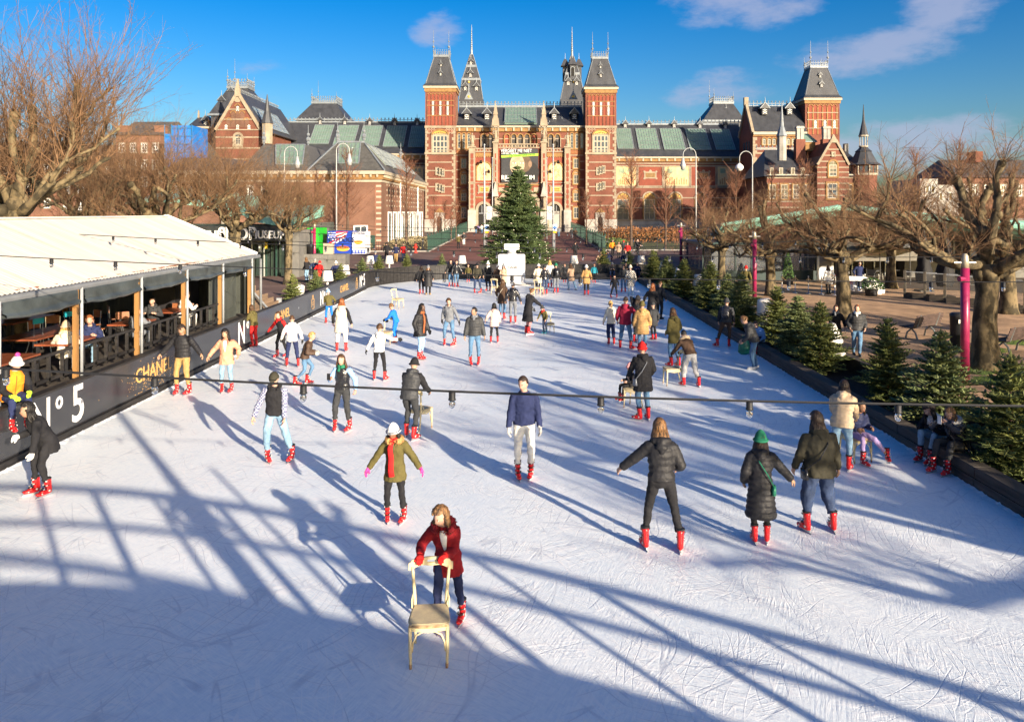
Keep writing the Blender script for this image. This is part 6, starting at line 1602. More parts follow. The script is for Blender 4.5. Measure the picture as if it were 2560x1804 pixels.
def build_cafe():
 o=thing('cafe','cafe pavilion with sweeping green copper roof and glazed terrace on the right','building',(24,56,.1))
 gl=mat('terrace_glass',(.10,.11,.12),.08,var=.3,vs=.5,spec=.8);frame=mat('dark_teal_frame',(.015,.035,.035),.5,var=.2)
 x0,x1,y0,y1=12.4,20.2,53.5,60.0
 mb=MB();mb.box(x0,x1,y0+.05,y1,.1,.75,0);mb.build('terrace_base',frame,o,world=True)
 n=7
 for i in range(n+1):
  x=x0+(x1-x0)*i/n;mb=MB();mb.box(x-.05,x+.05,y0,y0+.1,.75,2.5);mb.build('mullion',frame,o,world=True)
 gt=mat('clear_glass',(.16,.17,.18),.05,var=.2,vs=.4,spec=.8,alpha=.5)
 for i in range(n):
  a=x0+(x1-x0)*i/n+.06;mb=MB();mb.box(a,a+(x1-x0)/n-.12,y0+.04,y0+.06,.76,2.45);mb.build('pane',gt,o,world=True)
 for i in range(5):
  a=y0+.1+(y1-y0)*i/5;mb=MB();mb.box(x0+.02,x0+.05,a,a+(y1-y0)/5-.1,.1,2.45);mb.build('pane',gt,o,world=True)
 mb=MB();mb.box(x0-.2,x1+.1,y0-.15,y1,2.5,2.68);mb.build('terrace_roof',mat('dark_teal_roof',(.02,.06,.055),.5,var=.2),o,world=True)
 mb=MB();mb.box(x0+.2,x1,y1-.3,y1-.1,.1,2.49);mb.build('terrace_back',mat('terrace_inside',(.10,.06,.05),.7,var=.5,vs=1.0),o,world=True)
 mb=MB();mb.add([(20.5,51.0,2.25),(27.0,51.0,2.35),(27.0,56.0,3.0),(20.5,56.0,3.0),(20.5,51.0,1.55),(27.0,51.0,1.6)],[(0,1,2,3),(4,5,1,0)]);mb.build('awning',mat('awning_cloth',(.16,.15,.13),.8,var=.15),o,world=True)
 mb=MB();mb.box(20.5,27.2,56.6,56.8,.1,5);mb.build('cafe_front',M_DARK,o,world=True)
 for i in range(8):
  x=20.7+i*.8;mb=MB();mb.box(x-.04,x+.04,56.5,56.58,.1,3.0);mb.build('mullion',M_GREYMETAL,o,world=True)
 for k,(a,b)in enumerate(((27.2,30.4),(32.6,36.6),(39.2,43.0),(46,50))):
  mb=MB();mb.box(a,b,55.5-.4*k,57,.1,4.3);mb.build('concrete_pier',M_CONCRETE,o,world=True)
 mb=MB();mb.box(27.2,60,57.1,64,.1,4.3);mb.build('back_wall',gl,o,world=True)
 for x in(30.9,31.5,32.1,37.2,38.0,38.8,43.6,44.4,45.2):mb=MB();mb.box(x-.05,x+.05,56.9,57.05,.1,3.6);mb.build('mullion',M_WHITEPAINT,o,world=True)
 A=Vector((13.4,52.5,3.9));B=Vector((21.3,52.0,5.08));C=Vector((28.0,48.5,4.1));D_=Vector((38.0,45.5,3.5))
 mb=MB();back=Vector((3,18,-.9));th=Vector((0,0,-.55))
 P=[A,B,C,D_];
 vs=[]
 for p in P:vs+=[p,p+back,p+back+th,p+th+Vector((0,.5,0))]
 fs=[]
 for i in range(3):
  k=i*4;q=k+4;fs+=[(k,q,q+1,k+1),(k+1,q+1,q+2,k+2),(k+2,q+2,q+3,k+3),(k+3,q+3,q,k)]
 fs+=[(0,1,2,3),(15,14,13,12)]
 mb.add(vs,fs);mb.build('copper_roof',M_COPPER,o,world=True)
 mb=MB();mb.tube([A,B],[.12,.22],8);mb.tube([B,C,D_],[.26,.3,.3],10);mb.build('copper_edge',M_COPPER,o,world=True)
 mb=MB()
 for k in range(26):
  f=k/25;p=A.lerp(B,f);mb.bar(p+Vector((0,-.02,.02)),p+Vector((.6,4,-.16)),.05,.06)
 mb.build('roof_seam',M_COPPER,o,world=True)
 mb=MB()
 for x,y in((22.5,54),(29,53),(35,52),(41,51)):mb.tube([(x,y,.1),(x,y,4.2)],.14,10)
 mb.build('column',M_CONCRETE,o,world=True)
 cl=mat('parasol_black',(.012,.012,.014),.75,var=.3,vs=4,bump=.4,bs=8)
 for k,(px,D,h,lab)in enumerate(((2362,43,4.2,'tall folded black parasol, the larger of the pair by the cafe'),(2310,46,3.6,'folded black parasol left of the larger one'),(2425,50,3.8,'folded black parasol half hidden behind the thick tree'))):
  p=thing('folded_parasol',lab,'parasol',(XA(px,D),D,.1),0,'folded parasols by the cafe');rn=random.Random(k)
  mb=MB();mb.tube([(0,0,0),(0,0,h)],.04,6);mb.build('pole',M_BLACKMETAL,p)
  prof=[(.30,.55),(.36,.8),(.40,1.3),(.30,1.75),(.33,2.1),(.27,2.8),(.16,3.4),(.05,3.95),(.02,4.0)];vs=[];fs=[];N_=16
  for i,(r,z)in enumerate(prof):
   for j in range(N_):a=2*PI*j/N_;rr=r*(1+.28*(1 if j%2 else-1)*(1-i/9));vs.append((rr*math.cos(a),rr*math.sin(a),z*h/4.1))
  for i in range(len(prof)-1):
   for j in range(N_):j2=(j+1)%N_;fs.append((i*N_+j,i*N_+j2,(i+1)*N_+j2,(i+1)*N_+j))
  mb=MB();mb.add(vs,fs);mb.build('canopy',cl,p,True)
  mb=MB();mb.box(-.4,.4,-.4,.4,0,.08);mb.build('foot',M_BLACKMETAL,p)
 for px,D in((2200,51),(2275,50)):
  p=thing('open_parasol','flat grey parasol open in front of the cafe'+(' left of the tree trunk' if px<2250 else ' right of the tree trunk'),'parasol',(XA(px,D),D,.1),0,'open grey parasols');mb=MB();mb.tube([(0,0,0),(0,0,2.75)],.035,6);mb.build('pole',M_BLACKMETAL,p);mb=MB();mb.lathe([(1.5,2.45),(1.5,2.48),(.05,2.85)],8);mb.build('canopy',mat('parasol_grey',(.22,.22,.21),.8,var=.1),p)
 for k in range(7):
  x=XA(2262+50*k,42.5-1.1*k);y=42.5-1.1*k
  p=thing('windscreen',('leftmost','second','third','fourth','fifth','sixth','rightmost')[k]+' glass windscreen section with wooden foot along the cafe terrace','windscreen',(x,y,.1),R(-38),'windscreens round the cafe terrace')
  mb=MB();mb.box(-.06,.06,-.06,.06,0,1.5);mb.build('post',mat('screen_post',(.11,.095,.075),.7,var=.2),p)
  mb=MB();mb.prism([(-.28,0),(.28,0),(.28,.14),(-.28,.34)],.1,1.5,None,'x');mb.build('planter_foot',M_PLANK,p)
  mb=MB();mb.box(.07,1.52,-.012,.012,.36,1.4);mb.build('pane',mat('screen_glass',(.2,.2,.2),.05,var=0,alpha=.07),p)
  mb=MB();mb.box(.07,1.55,-.03,.03,1.41,1.45);mb.build('rail',M_GREYMETAL,p)
 mb=MB();mb.add([(20.5,49.0,.13),(60,30,.13),(60,57,.13),(20.5,57,.13)],[(0,1,2,3)]);tag(mb.build('cafe_terrace_deck',mat('deck_boards',(.10,.075,.058),.8,var=.3,vs=1.5)),kind='structure')
 red=mat('red_plastic',(.55,.02,.02),.4,var=.05)
 def cafe_chair(loc,rz,lab,m):
  c=thing('terrace_chair',lab,'chair',loc,rz,'terrace chairs by the cafe');mb=MB();mb.box(-.21,.21,-.21,.21,.43,.46);mb.build('seat',m,c);mb=MB();mb.prism([(-.22,.46),(.22,.46),(.24,.82),(-.24,.82)],.20,.235);mb.build('backrest',m,c)
  for x in(-.18,.18):
   for y in(-.18,.18):mb=MB();mb.bar((x,y,0),(x*.9,y*.9,.43),.025);mb.build('leg',M_STEEL,c)
 rn=random.Random(4)
 for k in range(13):
  x=13.2+(k%7)*1.05+rn.uniform(-.2,.2);y=54.6+(k//7)*1.7+rn.uniform(-.3,.3);nth=('first','second','third','fourth','fifth','sixth','seventh')[k%7]
  cafe_chair((x,y,.1),rn.uniform(0,6),'red chair behind the terrace glass, %s from the left in the %s row'%(nth,'front' if k<7 else 'back'),red)
 for k in range(9):
  x=20.8+(k%5)*1.2;y=51.8+(k//5)*1.6;cafe_chair((x,y,.13),rn.uniform(0,6),'%s chair under the awning, %s from the left in the %s row'%('dark' if k%3 else 'red',('first','second','third','fourth','fifth')[k%5],'front' if k<5 else 'back'),M_BLACKMETAL if k%3 else red)
 for k in range(4):
  t=thing('terrace_table','dark terrace table under the awning, %s from the left'%('first','second','third','last')[k],'table',(21.3+k*1.25,52.6,.13),0,'terrace tables');mb=MB();mb.lathe([(.38,.72),(.38,.75)],14);mb.build('top',M_BLACKMETAL,t);mb=MB();mb.lathe([(.25,0),(.25,.03),(.04,.05),(.04,.72)],10);mb.build('pedestal',M_BLACKMETAL,t)
 t=thing('menu_stand','tall grey menu board at the end of the glass terrace','board',(20.3,52.3,.1));mb=MB();mb.box(-.55,.55,-.05,.05,.1,2.3);mb.build('panel',M_GREYMETAL,t);mb=MB();mb.box(-.4,.4,-.07,-.051,1.0,2.1);mb.build('sheet',M_CONCRETE,t)
 for k in range(5):
  x=XA(1955+33*k,45.5-.4*k);y=45.5-.4*k;s=thing('rope_stand','steel rope barrier post, %s from the left before the awning'%('first','second','third','fourth','last')[k],'barrier post',(x,y,.1),0,'rope barrier posts');mb=MB();mb.lathe([(.16,0),(.15,.03),(.025,.05),(.025,.95),(.045,.97),(.03,1.02)],10);mb.build('post',M_STEEL,s,True)
  if k<4:
   mb=MB();x2=XA(1955+33*(k+1),45.1-.4*k)-x;mb.tube([(x2*f,-.4*f,.9-.9*f*(1-f))for f in[i/8 for i in range(9)]],.022,6);mb.build('rope',mat('rope',(.35,.25,.12),.9),s)
 for k,(px,D,lab)in enumerate(((1970,50.5,'clipped conical shrub in a pot beside the menu board'),(2178,43.5,'low green shrub at the end of the white lettered bench'))):
  t=thing('potted_plant',lab,'plant',(XA(px,D),D,.1));mb=MB();mb.lathe([(.3,0),(.36,.4)],12);mb.build('pot',M_BLACKMETAL,t)
  rn=random.Random(k);mb=MB()
  for i in range(420):
   f=rn.random();a=rn.uniform(0,2*PI);r=(.42*(1-f)+.05)if k==0 else .75*math.sqrt(1-f*f);p=Vector((r*math.cos(a)*rn.uniform(.6,1),r*math.sin(a)*rn.uniform(.6,1),.4+f*(1.7 if k==0 else .6)))
   u=Vector((rn.gauss(0,1),rn.gauss(0,1),rn.gauss(0,1))).normalized()*.07;w_=u.orthogonal().normalized()*.05;mb.add([p-u,p+w_,p+u,p-w_],[(0,1,2,3)])
  mb.build('foliage',mat('potted_leaves',(.05,.10,.025),.7,var=.3,vs=4,island=.5),t)
build_cafe()
def build_shop():
 D=56.5;X=lambda px:XA(px,D);Z=lambda py:ZA(py,D)
 o=thing('museum_shop','museum shop with white letters over its glass doors and copper canopy','shop',(X(650),D,.1))
 mb=MB();mb.box(X(430),X(735),D+.5,D+12,.1,Z(560));w=mb.build('shop_body',mat('shop_glass',(.03,.045,.04),.1,var=.4,vs=.7,spec=.7),o,world=True)
 mb=MB();mb.box(X(430),X(732),D-1.4,D+.49,Z(600),Z(564));mb.build('fascia',mat('fascia_dark',(.03,.035,.035),.5,var=.2),o,world=True)
 mb=MB();mb.box(X(733),X(753),D-.6,D+8,.1,Z(575));mb.build('end_wall',M_CONCRETE,o,world=True)
 for k in range(14):
  x=X(590)+k*.62
  if x>X(728):break
  mb=MB();mb.box(x-.05,x+.05,D+.3,D+.48,.1,Z(600));mb.build('mullion',mat('frame_green',(.03,.05,.035),.5),o,world=True)
 for a,b in((626,660),(662,690)):
  mb=MB();mb.box(X(a),X(a)+.08,D+.15,D+.29,.1,Z(602));mb.box(X(b)-.08,X(b),D+.15,D+.29,.1,Z(602));mb.box(X(a)+.08,X(b)-.08,D+.15,D+.29,Z(604),Z(602));mb.build('door_frame',mat('door_pale',(.4,.42,.38),.5)if a==626 else M_GREENPAINT,o,world=True)
 mb=MB();mb.box(X(645),X(653),D+.1,D+.14,Z(630),Z(612),0);mb.box(X(661),X(668),D+.1,D+.14,Z(622),Z(606),1);mb.build('poster',[mat('poster_pale',(.6,.65,.62),.6),mat('poster_yellow',(.75,.55,.05),.6)],o,world=True)
 inv=WM[o.name].inverted();wl=mat('shop_letters',(.80,.79,.75),.5,var=.05)
 text('MUSEUM',.78,wl,o,inv@Vector((X(530),D-1.5,Z(586))),(R(90),0,0),bold=.02,ext=.05);text('SHOP',1.25,wl,o,inv@Vector((X(612),D-1.5,Z(584))),(R(90),0,0),bold=.03,ext=.05,sx=.85);text('MUSEUM',.78,wl,o,inv@Vector((X(688),D-1.5,Z(586))),(R(90),0,0),bold=.02,ext=.05,sx=.85)
 def vane(pts,y0,y1,t=.25):
  mb=MB();n=len(pts)
  vs=[(X(p[0]),y0,Z(p[1]))for p in pts]+[(X(p[0]),y1,Z(p[1])+.9)for p in pts]+[(X(p[0]),y0,Z(p[2]))for p in pts]+[(X(p[0]),y1,Z(p[2])+.3)for p in pts]
  fs=[]
  for i in range(n-1):fs+=[(i,i+1,n+i+1,n+i),(2*n+i,3*n+i,3*n+i+1,2*n+i+1),(i,2*n+i,2*n+i+1,i+1),(n+i,n+i+1,3*n+i+1,3*n+i)]
  fs+=[(0,n,3*n,2*n),(n-1,3*n-1,4*n-1,2*n-1)]
  mb.add(vs,fs);mb.build('copper_canopy',M_COPPER,o,world=True)
 vane([(330,506,512),(380,498,506),(430,496,508),(480,500,512),(535,512,520)],D-1.0,D+5)
 vane([(533,518,522),(560,514,530),(590,520,540),(597,530,542)],D-1.2,D+5)
 vane([(622,528,534),(640,530,552),(700,536,562),(716,545,565)],D-1.4,D+4)
 vane([(730,574,576),(733,545,574),(760,541,562),(784,544,551)],D-1.6,D+3)
 D2=60.0;g=thing('green_kiosk','bright green kiosk with a white panel beside the shop','kiosk',(XA(775,D2),D2,GZ(D2)));gm=mat('kiosk_green',(.02,.42,.03),.45,var=.05)
 mb=MB();mb.box(XA(754,D2),XA(797,D2),D2,D2+2.5,GZ(D2),ZA(570,D2));mb.build('body',gm,g,world=True)
 mb=MB();mb.box(XA(758,D2),XA(788,D2),D2-.04,D2-.005,ZA(613,D2),ZA(583,D2));mb.build('white_panel',M_WHITEPAINT,g,world=True);mb=MB();mb.box(XA(754,D2),XA(797,D2),D2-.25,D2-.006,GZ(D2),ZA(617,D2));mb.build('counter',mat('kiosk_deep_green',(.01,.2,.02),.5),g,world=True);mb=MB();mb.box(XA(768,D2),XA(780,D2),D2-.03,D2-.004,ZA(578,D2),ZA(575,D2));mb.build('sign_strip',M_WHITEPAINT,g,world=True)
 k=thing('stone_plinth','low granite plinth in front of the green kiosk','plinth',(XA(810,58),58,.1));mb=MB()
 for i in range(5):a=754+i*22;mb=MB();mb.box(XA(a,57.2),XA(a+21.5,57.2),57.2,58.6,.1,ZA(636,57.2));mb.build('granite_block',M_CONCRETE,k,world=True)
 c=thing('utility_cabinet','cream utility cabinet on the granite plinth','cabinet',(XA(822,58.0),58.0,ZA(636,57.2)));mb=MB();mb.box(-.36,.36,-.2,.2,0,.75);mb.build('body',M_CREAM,c);mb=MB();mb.box(-.38,.38,-.22,.22,.752,.79);mb.build('lid',M_CREAM,c)
 b=thing('litter_bin','round black bin on the plinth beside the green kiosk','bin',(XA(776,57.9),57.9,ZA(636,57.2)));mb=MB();mb.lathe([(.22,0),(.25,.6),(.27,.62),(.27,.7)],14);mb.build('body',M_BLACKMETAL,b,True);mb=MB();mb.lathe([(.28,.701),(.1,.75)],14);mb.build('lid',M_BLACKMETAL,b)
 D3=60.5;h=thing('hot_dog_stand','hot dog trailer with stars and stripes and painted hot dogs','food stand',(XA(865,D3),D3,GZ(D3)));zb=GZ(D3)
 blue=mat('stand_blue',(.012,.05,.36),.45,var=.05);redm=mat('stand_red',(.52,.02,.025),.45,var=.05);wh=M_WHITEPAINT;bun=mat('bun',(.72,.36,.06),.5,var=.25,vs=4);saus=mat('sausage',(.42,.09,.03),.4,var=.2);mus=mat('mustard',(.85,.55,.03),.4,var=0)
 x0,x1=XA(819,D3),XA(878,D3);zt,z0=ZA(578,D3),ZA(635,D3)
 mb=MB();mb.box(x0,x1,D3,D3+2.2,z0,zt);mb.build('blue_body',blue,h,world=True)
 mb=MB();w_=x1-x0;hh=zt-z0;y=D3-.012
 for k in range(5):
  f0,f1=k/5,(k+.5)/5;
  mb.add([(x0+w_*.36,y,zt-hh*.02-hh*.45*f0*0),(x0+w_*.36,y,zt-hh*.02)],[])if False else None
  p=lambda u,v:(x0+w_*u,y,z0+hh*v)
  a0,a1=.98-.17*k,.98-.17*k-.085
  u0=.36 if k<3 else 0.0
  mb.add([p(u0,a0-.0-(.0 if k<3 else 0)),p(min(1,u0+.55-.06*k),min(.99,a0+.22)),p(min(1,u0+.55-.06*k),min(.99,a1+.22)),p(u0,a1)],[(0,1,2,3)],0)
  mb.add([p(u0,a1),p(min(1,u0+.5-.06*k),min(.985,a1+.20)),p(min(1,u0+.5-.06*k),min(.98,a1+.12)),p(u0,a1-.085)],[(0,1,2,3)],1)
 mb.build('stripe',[redm,wh],h,world=True)
 mb=MB()
 for i in range(5):
  for j in range(4):
   cx_,cz_=x0+w_*(.05+.065*i+(.03 if j%2 else 0)),zt-hh*(.07+.10*j);q=[(cx_+(.065 if k%2==0 else .028)*math.sin(2*PI*k/10),cz_+(.065 if k%2==0 else .028)*math.cos(2*PI*k/10))for k in range(10)];mb.prism(q,y-.012,y+.01)
 mb.build('star',wh,h,world=True)
 def hotdog(cx_,cz_,s_,yy,par):
  mb=MB();mb.ball((cx_,yy,cz_-.10*s_),(.62*s_,.05,.26*s_),14,8,0);mb.ball((cx_-.02*s_,yy-.03,cz_+.03*s_),(.66*s_,.05,.15*s_),14,8,1);mb.tube([(cx_+(-.55+.11*k)*s_,yy-.085,cz_+(.08 if k%2 else .0)*s_)for k in range(11)],.025*s_,5,2);mb.build('hot_dog_picture',[bun,saus,mus],par,world=True)
 hotdog(x0+w_*.66,z0+hh*.28,.8,y-.02,h)
 inv=WM[h.name].inverted();text('HOTDOGS',.52,mat('stand_navy',(.01,.02,.12),.5),h,inv@Vector((x0+w_*.56,y-.05,z0+hh*.62)),(R(90),0,0),bold=.012,ext=.01,sx=.85)
 xa,xb=XA(880,D3),XA(912,D3);mb=MB();mb.box(xa,xb,D3+.1,D3+2.2,ZA(635,D3),ZA(580,D3));mb.build('white_body',wh,h,world=True)
 hotdog((xa+xb)/2,ZA(604,D3),.55,D3+.08,h);text('HOTDOGS',.26,mat('stand_navy',(0,0,0)),h,inv@Vector(((xa+xb)/2,D3+.09,ZA(583.5,D3))),(R(90),0,0),bold=.008,ext=.01,sx=.75)
 mb=MB();mb.box(xa,xb,D3+.085,D3+.098,ZA(634,D3),ZA(625,D3));mb.build('blue_band',blue,h,world=True)
 mb=MB()
 for i in range(4):
  cx_,cz_=xa+(xb-xa)*(.14+.24*i),ZA(629,D3);q=[(cx_+(.12 if k%2==0 else .05)*math.sin(2*PI*k/10),cz_+(.12 if k%2==0 else .05)*math.cos(2*PI*k/10))for k in range(10)];mb.prism(q,D3+.07,D3+.084)
 mb.build('star',wh,h,world=True)
 for xx in(XA(850,D3),XA(900,D3)):
  mb=MB();mb.tube([(xx,D3+.3,zb+.28),(xx,D3+.5,zb+.28)],.28,14);mb.build('wheel',M_BLACK,h,world=True)
 mb=MB();mb.bar((XA(880,D3),D3+1,zb+.45),(XA(926,D3),D3+1,zb+.35),.08);mb.build('tow_bar',M_STEEL,h,world=True)
 for px,py,lab,c1,c2 in((775,663,'pavement board with a green umbrella picture before the shop',(.02,.36,.33),(.35,.6,.5)),(652,668,'pavement board with red cups near the shop doors',(.5,.12,.05),(.6,.3,.2))):
  p=G(px,py,.1);a=thing('pavement_board',lab,'sign',tuple(p));mb=MB();mb.box(-.36,.36,-.03,.03,.05,1.25);mb.build('frame',mat('board_blue',(.02,.25,.35),.5)if px>700 else redm,a);mb=MB();mb.box(-.30,.30,-.045,-.031,.12,1.19);mb.build('sheet',M_WHITEPAINT,a)
  mb=MB();
  if px>700:mb.prism([(-.2,.85),(.0,1.05),(.22,.75)],-.06,-.046,0);mb.box(-.2,.15,-.06,-.046,.36,.6,1);mb.box(-.25,.25,-.06,-.046,.15,.25,2)
  else:mb.lathe([(.06,.45),(.09,.7)],8,(-.08,-.06,0),0);mb.lathe([(.06,.35),(.09,.6)],8,(.1,-.06,0),1);mb.box(-.2,.2,-.06,-.046,.95,1.05,2)
  mb.build('print',[mat('board_a%d'%px,c1,.6),mat('board_b%d'%px,c2,.6),mat('board_yellow',(.8,.5,.05),.6)],a)
  for s_ in(-1,1):mb=MB();mb.bar((s_*.33,0,0),(s_*.33,.3,0.0),.03);mb.bar((s_*.33,.3,0),(s_*.33,.03,1.0),.025);mb.build('leg',M_GREYMETAL,a)
build_shop()
def build_hut():
 o=thing('rinkside_hut','open-fronted timber hut with white corrugated roof at the left of the ice','hut',(-13.6,18,.1))
 XE,XR,XB,ZE,ZR,Y0,Y1=-10.15,-13.6,-17.0,3.17,4.62,6.0,29.8
 rm=mat('white_corrugated_sheet',(.56,.53,.48),.5,var=.13,vs=.8,stretch=(.35,4,.35))
 def sheet(y0,y1,xa,za,xb,zb_):
  mb=MB();n=int((y1-y0)/.038);a=Vector((xa,0,za));b=Vector((xb,0,zb_));nn=Vector((-(zb_-za),0,xb-xa)).normalized();nn=nn if nn.z>0 else-nn
  vs=[];
  for i in range(n+1):
   y=y0+(y1-y0)*i/n;h=.014*math.sin(i*PI/2);
   for p in(a,b):q=p+nn*h;vs.append((q.x,y,q.z))
  fs=[(2*i,2*i+2,2*i+3,2*i+1)for i in range(n)]
  mb.add(vs,fs);ob=mb.build('roof_sheet',rm,o,True,world=True);return ob
 k=0;y=Y0
 while y<Y1-.01:
  y2=min(Y1,y+1.06);sheet(y,y2+.02,XE,ZE+.004*(k%2),XR,ZR+.004*(k%2));sheet(y,y2+.02,XB,ZE+.004*(k%2),XR,ZR+.004*(k%2));y=y2;k+=1
 mb=MB();mb.bar((XR,Y0,ZR+.01),(XR,Y1+.03,ZR+.01),.24,.05);mb.build('ridge_flashing',rm,o,world=True)
 mb=MB();mb.bar((XE,Y1+.02,ZE),(XR,Y1+.02,ZR),.05,.16,None,(0,0,1));mb.bar((XB,Y1+.02,ZE),(XR,Y1+.02,ZR),.05,.16);mb.build('verge_board',M_WHITEPAINT,o,world=True)
 mb=MB();mb.tube([(XE+.08,Y0,ZE-.07),(XE+.08,Y1,ZE-.07)],.075,8);mb.build('gutter',mat('gutter_grey',(.17,.18,.19),.5,var=.15),o,world=True)
 mb=MB();rn=random.Random(9)
 for i in range(160):
  y=rn.choice([rn.uniform(21.5,24.5),rn.uniform(12,29)]);x=XE-rn.uniform(.0,.12);mb.add([(x-.03,y-.03,ZE+.06),(x+.03,y-.02,ZE+.04),(x+.02,y+.03,ZE+.05)],[(0,1,2)])
 mb.build('leaf_litter',mat('dead_leaves',(.33,.11,.03),.9,var=.3),o,world=True)['kind']='stuff'
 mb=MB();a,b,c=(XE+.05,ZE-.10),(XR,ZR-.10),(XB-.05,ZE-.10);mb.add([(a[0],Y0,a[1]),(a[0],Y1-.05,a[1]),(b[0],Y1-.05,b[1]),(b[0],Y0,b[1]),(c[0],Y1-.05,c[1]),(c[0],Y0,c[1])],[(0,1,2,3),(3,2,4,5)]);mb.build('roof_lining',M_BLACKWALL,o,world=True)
 grn=mat('hut_plank_green',(.055,.062,.055),.7,var=.3,vs=2,stretch=(1,1,.2))
 bays=[6.5,9.3,12.1,14.9,17.7,20.5,23.3,26.1,28.9]
 for y in bays:
  mb=MB();mb.box(-10.14,-10.04,y-.13,y-.045,1.05,3.06);mb.build('timber_post',M_WOODPOST,o,world=True)
  mb=MB();mb.tube([(-10.03,y+.05,1.05),(-10.03,y+.05,3.08)],.036,8);mb.build('pipe_post',M_GREYMETAL,o,True,world=True)
  mb=MB();mb.box(-17.0,-16.88,y-.06,y+.06,.1,3.06);mb.build('timber_post',M_WOODPOST,o,world=True)
 mb=MB();mb.tube([(-9.98,29.75,.9),(-9.98,29.75,3.0)],.05,8);mb.build('downpipe',mat('gutter_grey',(0,0,0)),o,True,world=True)
 tarp=mat('tarpaulin',(.05,.06,.062),.3,var=.35,vs=2.0,bump=.5,bs=4)
 for i in range(len(bays)):
  y0=bays[i-1]+.12 if i else Y0;y1=bays[i]-.12
  mb=MB();n=10;vs=[];rn=random.Random(i)
  prof=[(0.02,3.06),(.05,3.0),(.03,2.92),(.06,2.86),(.04,2.83),(.10,2.79),(.11,2.74),(.05,2.71),(-.02,2.73),(-.04,2.78)]
  for j in range(n+1):
   f=j/n;sag=.06*math.sin(PI*f)+rn.uniform(-.015,.015)
   for(px_,pz_)in prof:vs.append((-10.06+px_*1.1+rn.uniform(-.02,.02),y0+(y1-y0)*f,pz_-sag*(3.06-pz_)/.4))
  m_=len(prof);fs=[(j*m_+q,(j+1)*m_+q,(j+1)*m_+q+1,j*m_+q+1)for j in range(n)for q in range(m_-1)]
  mb.add(vs,fs);mb.build('rolled_tarpaulin',tarp,o,True,world=True)
 for i in range(len(bays)-2):
  y0,y1=bays[i]+.12,bays[i+1]-.2
  mb=MB();mb.bar((-10.12,y0,1.74),(-10.12,y1,1.74),.07,.06);mb.build('rail',M_BLACKWOOD,o,world=True);mb=MB();mb.bar((-10.12,y0,1.22),(-10.12,y1,1.22),.06,.07);mb.build('rail',M_BLACKWOOD,o,world=True)
  n=5
  for j in range(n):yy=y0+(y1-y0)*(j+.3)/n;mb=MB();mb.box(-10.15,-10.09,yy-.03,yy+.03,1.12,1.71);mb.build('baluster',M_BLACKWOOD,o,world=True)
 mb=MB();mb.box(-16.9,-10.03,Y0,Y1-.2,.1,.95);mb.build('floor',M_PLANK,o,world=True)
 mb=MB();mb.box(-10.02,-9.86,Y0,29.2,.1,1.08);mb.build('front_skirt',M_BLACKWALL,o,world=True)
 for k in range(16):
  y=26.35+k*.15;mb=MB();mb.box(-10.6,-10.55,y,y+.14,.96,3.0);mb.build('plank',grn,o,world=True)
 mb=MB();mb.bar((-10.54,26.4,2.45),(-10.54,28.7,2.45),.03,.12);mb.bar((-10.54,26.4,1.25),(-10.54,28.7,1.25),.03,.12);mb.bar((-10.54,26.5,1.1),(-10.54,28.6,2.4),.03,.1);mb.build('door_brace',grn,o,world=True)
 for k in range(44):
  x=-16.95+k*.155
  if x>-10.2:break
  zt=ZE-.12+(ZR-ZE)*(1-abs(x+.07-XR)/(XR-XB));mb=MB();mb.box(x,x+.145,29.5,29.55,.1,zt);mb.build('plank',grn,o,world=True)
 for k in range(40):
  y=6.2+k*.6
  if y>16.5 and k%1==0:break
  mb=MB();mb.box(-17.1,-17.05,y,y+.58,.1,3.0);mb.build('plank',M_BLACKWALL,o,world=True)
 mb=MB();mb.box(-17.1,-17.04,16.8,29.4,.1,1.9);mb.build('back_parapet',M_BLACKWALL,o,world=True)
 for y in(18,20.2,22.4,24.6,26.8):mb=MB();mb.box(-17.12,-17.02,y-.09,y+.09,1.9,3.1);mb.build('back_post',M_BLACKWALL,o,world=True)
 mb=MB();mb.box(-13.0,-12.2,27.4,29.4,.96,3.0);mb.build('bar_cupboard',M_BLACKWALL,o,world=True)
 top=mat('table_red_brown',(.23,.065,.03),.35,var=.3,vs=4,stretch=(1,.2,1));seat=mat('chair_plywood',(.30,.11,.045),.45,var=.2)
 def table(x,y,w,d_,lab,h=.75,z=.95):
  t=thing('wooden_table',lab,'table',(x,y,z),0,'tables in the hut')
  for k in range(4):mb=MB();mb.box(-w/2+k*w/4,-w/2+(k+1)*w/4-.008,-d_/2,d_/2,h-.04,h);mb.build('plank',top,t)
  for sx in(-1,1):
   for sy in(-1,1):mb=MB();mb.box(sx*(w/2-.06)-.03,sx*(w/2-.06)+.03,sy*(d_/2-.06)-.03,sy*(d_/2-.06)+.03,0,h-.041);mb.build('leg',M_BLACKMETAL,t)
 def chair(x,y,rz,lab,z=.95,m=seat,hs=.45):
  c=thing('cafe_chair',lab,'chair',(x,y,z),rz,'chairs in the hut')
  mb=MB();mb.box(-.19,.19,-.19,.19,hs-.015,hs+.01);mb.build('seat',m,c);mb=MB();mb.prism([(-.19,hs+.2),(.19,hs+.2),(.18,hs+.42),(-.18,hs+.42)],.19,.21);mb.build('backrest',m,c)
  for sx in(-1,1):mb=MB();mb.tube([(sx*.2,.24,0),(sx*.17,.16,hs*.6),(sx*.18,.2,hs+.4)],.014,5);mb.build('leg',M_STEEL,c);mb=MB();mb.tube([(sx*.2,-.22,0),(sx*.16,-.12,hs)],.014,5);mb.build('leg',M_STEEL,c)
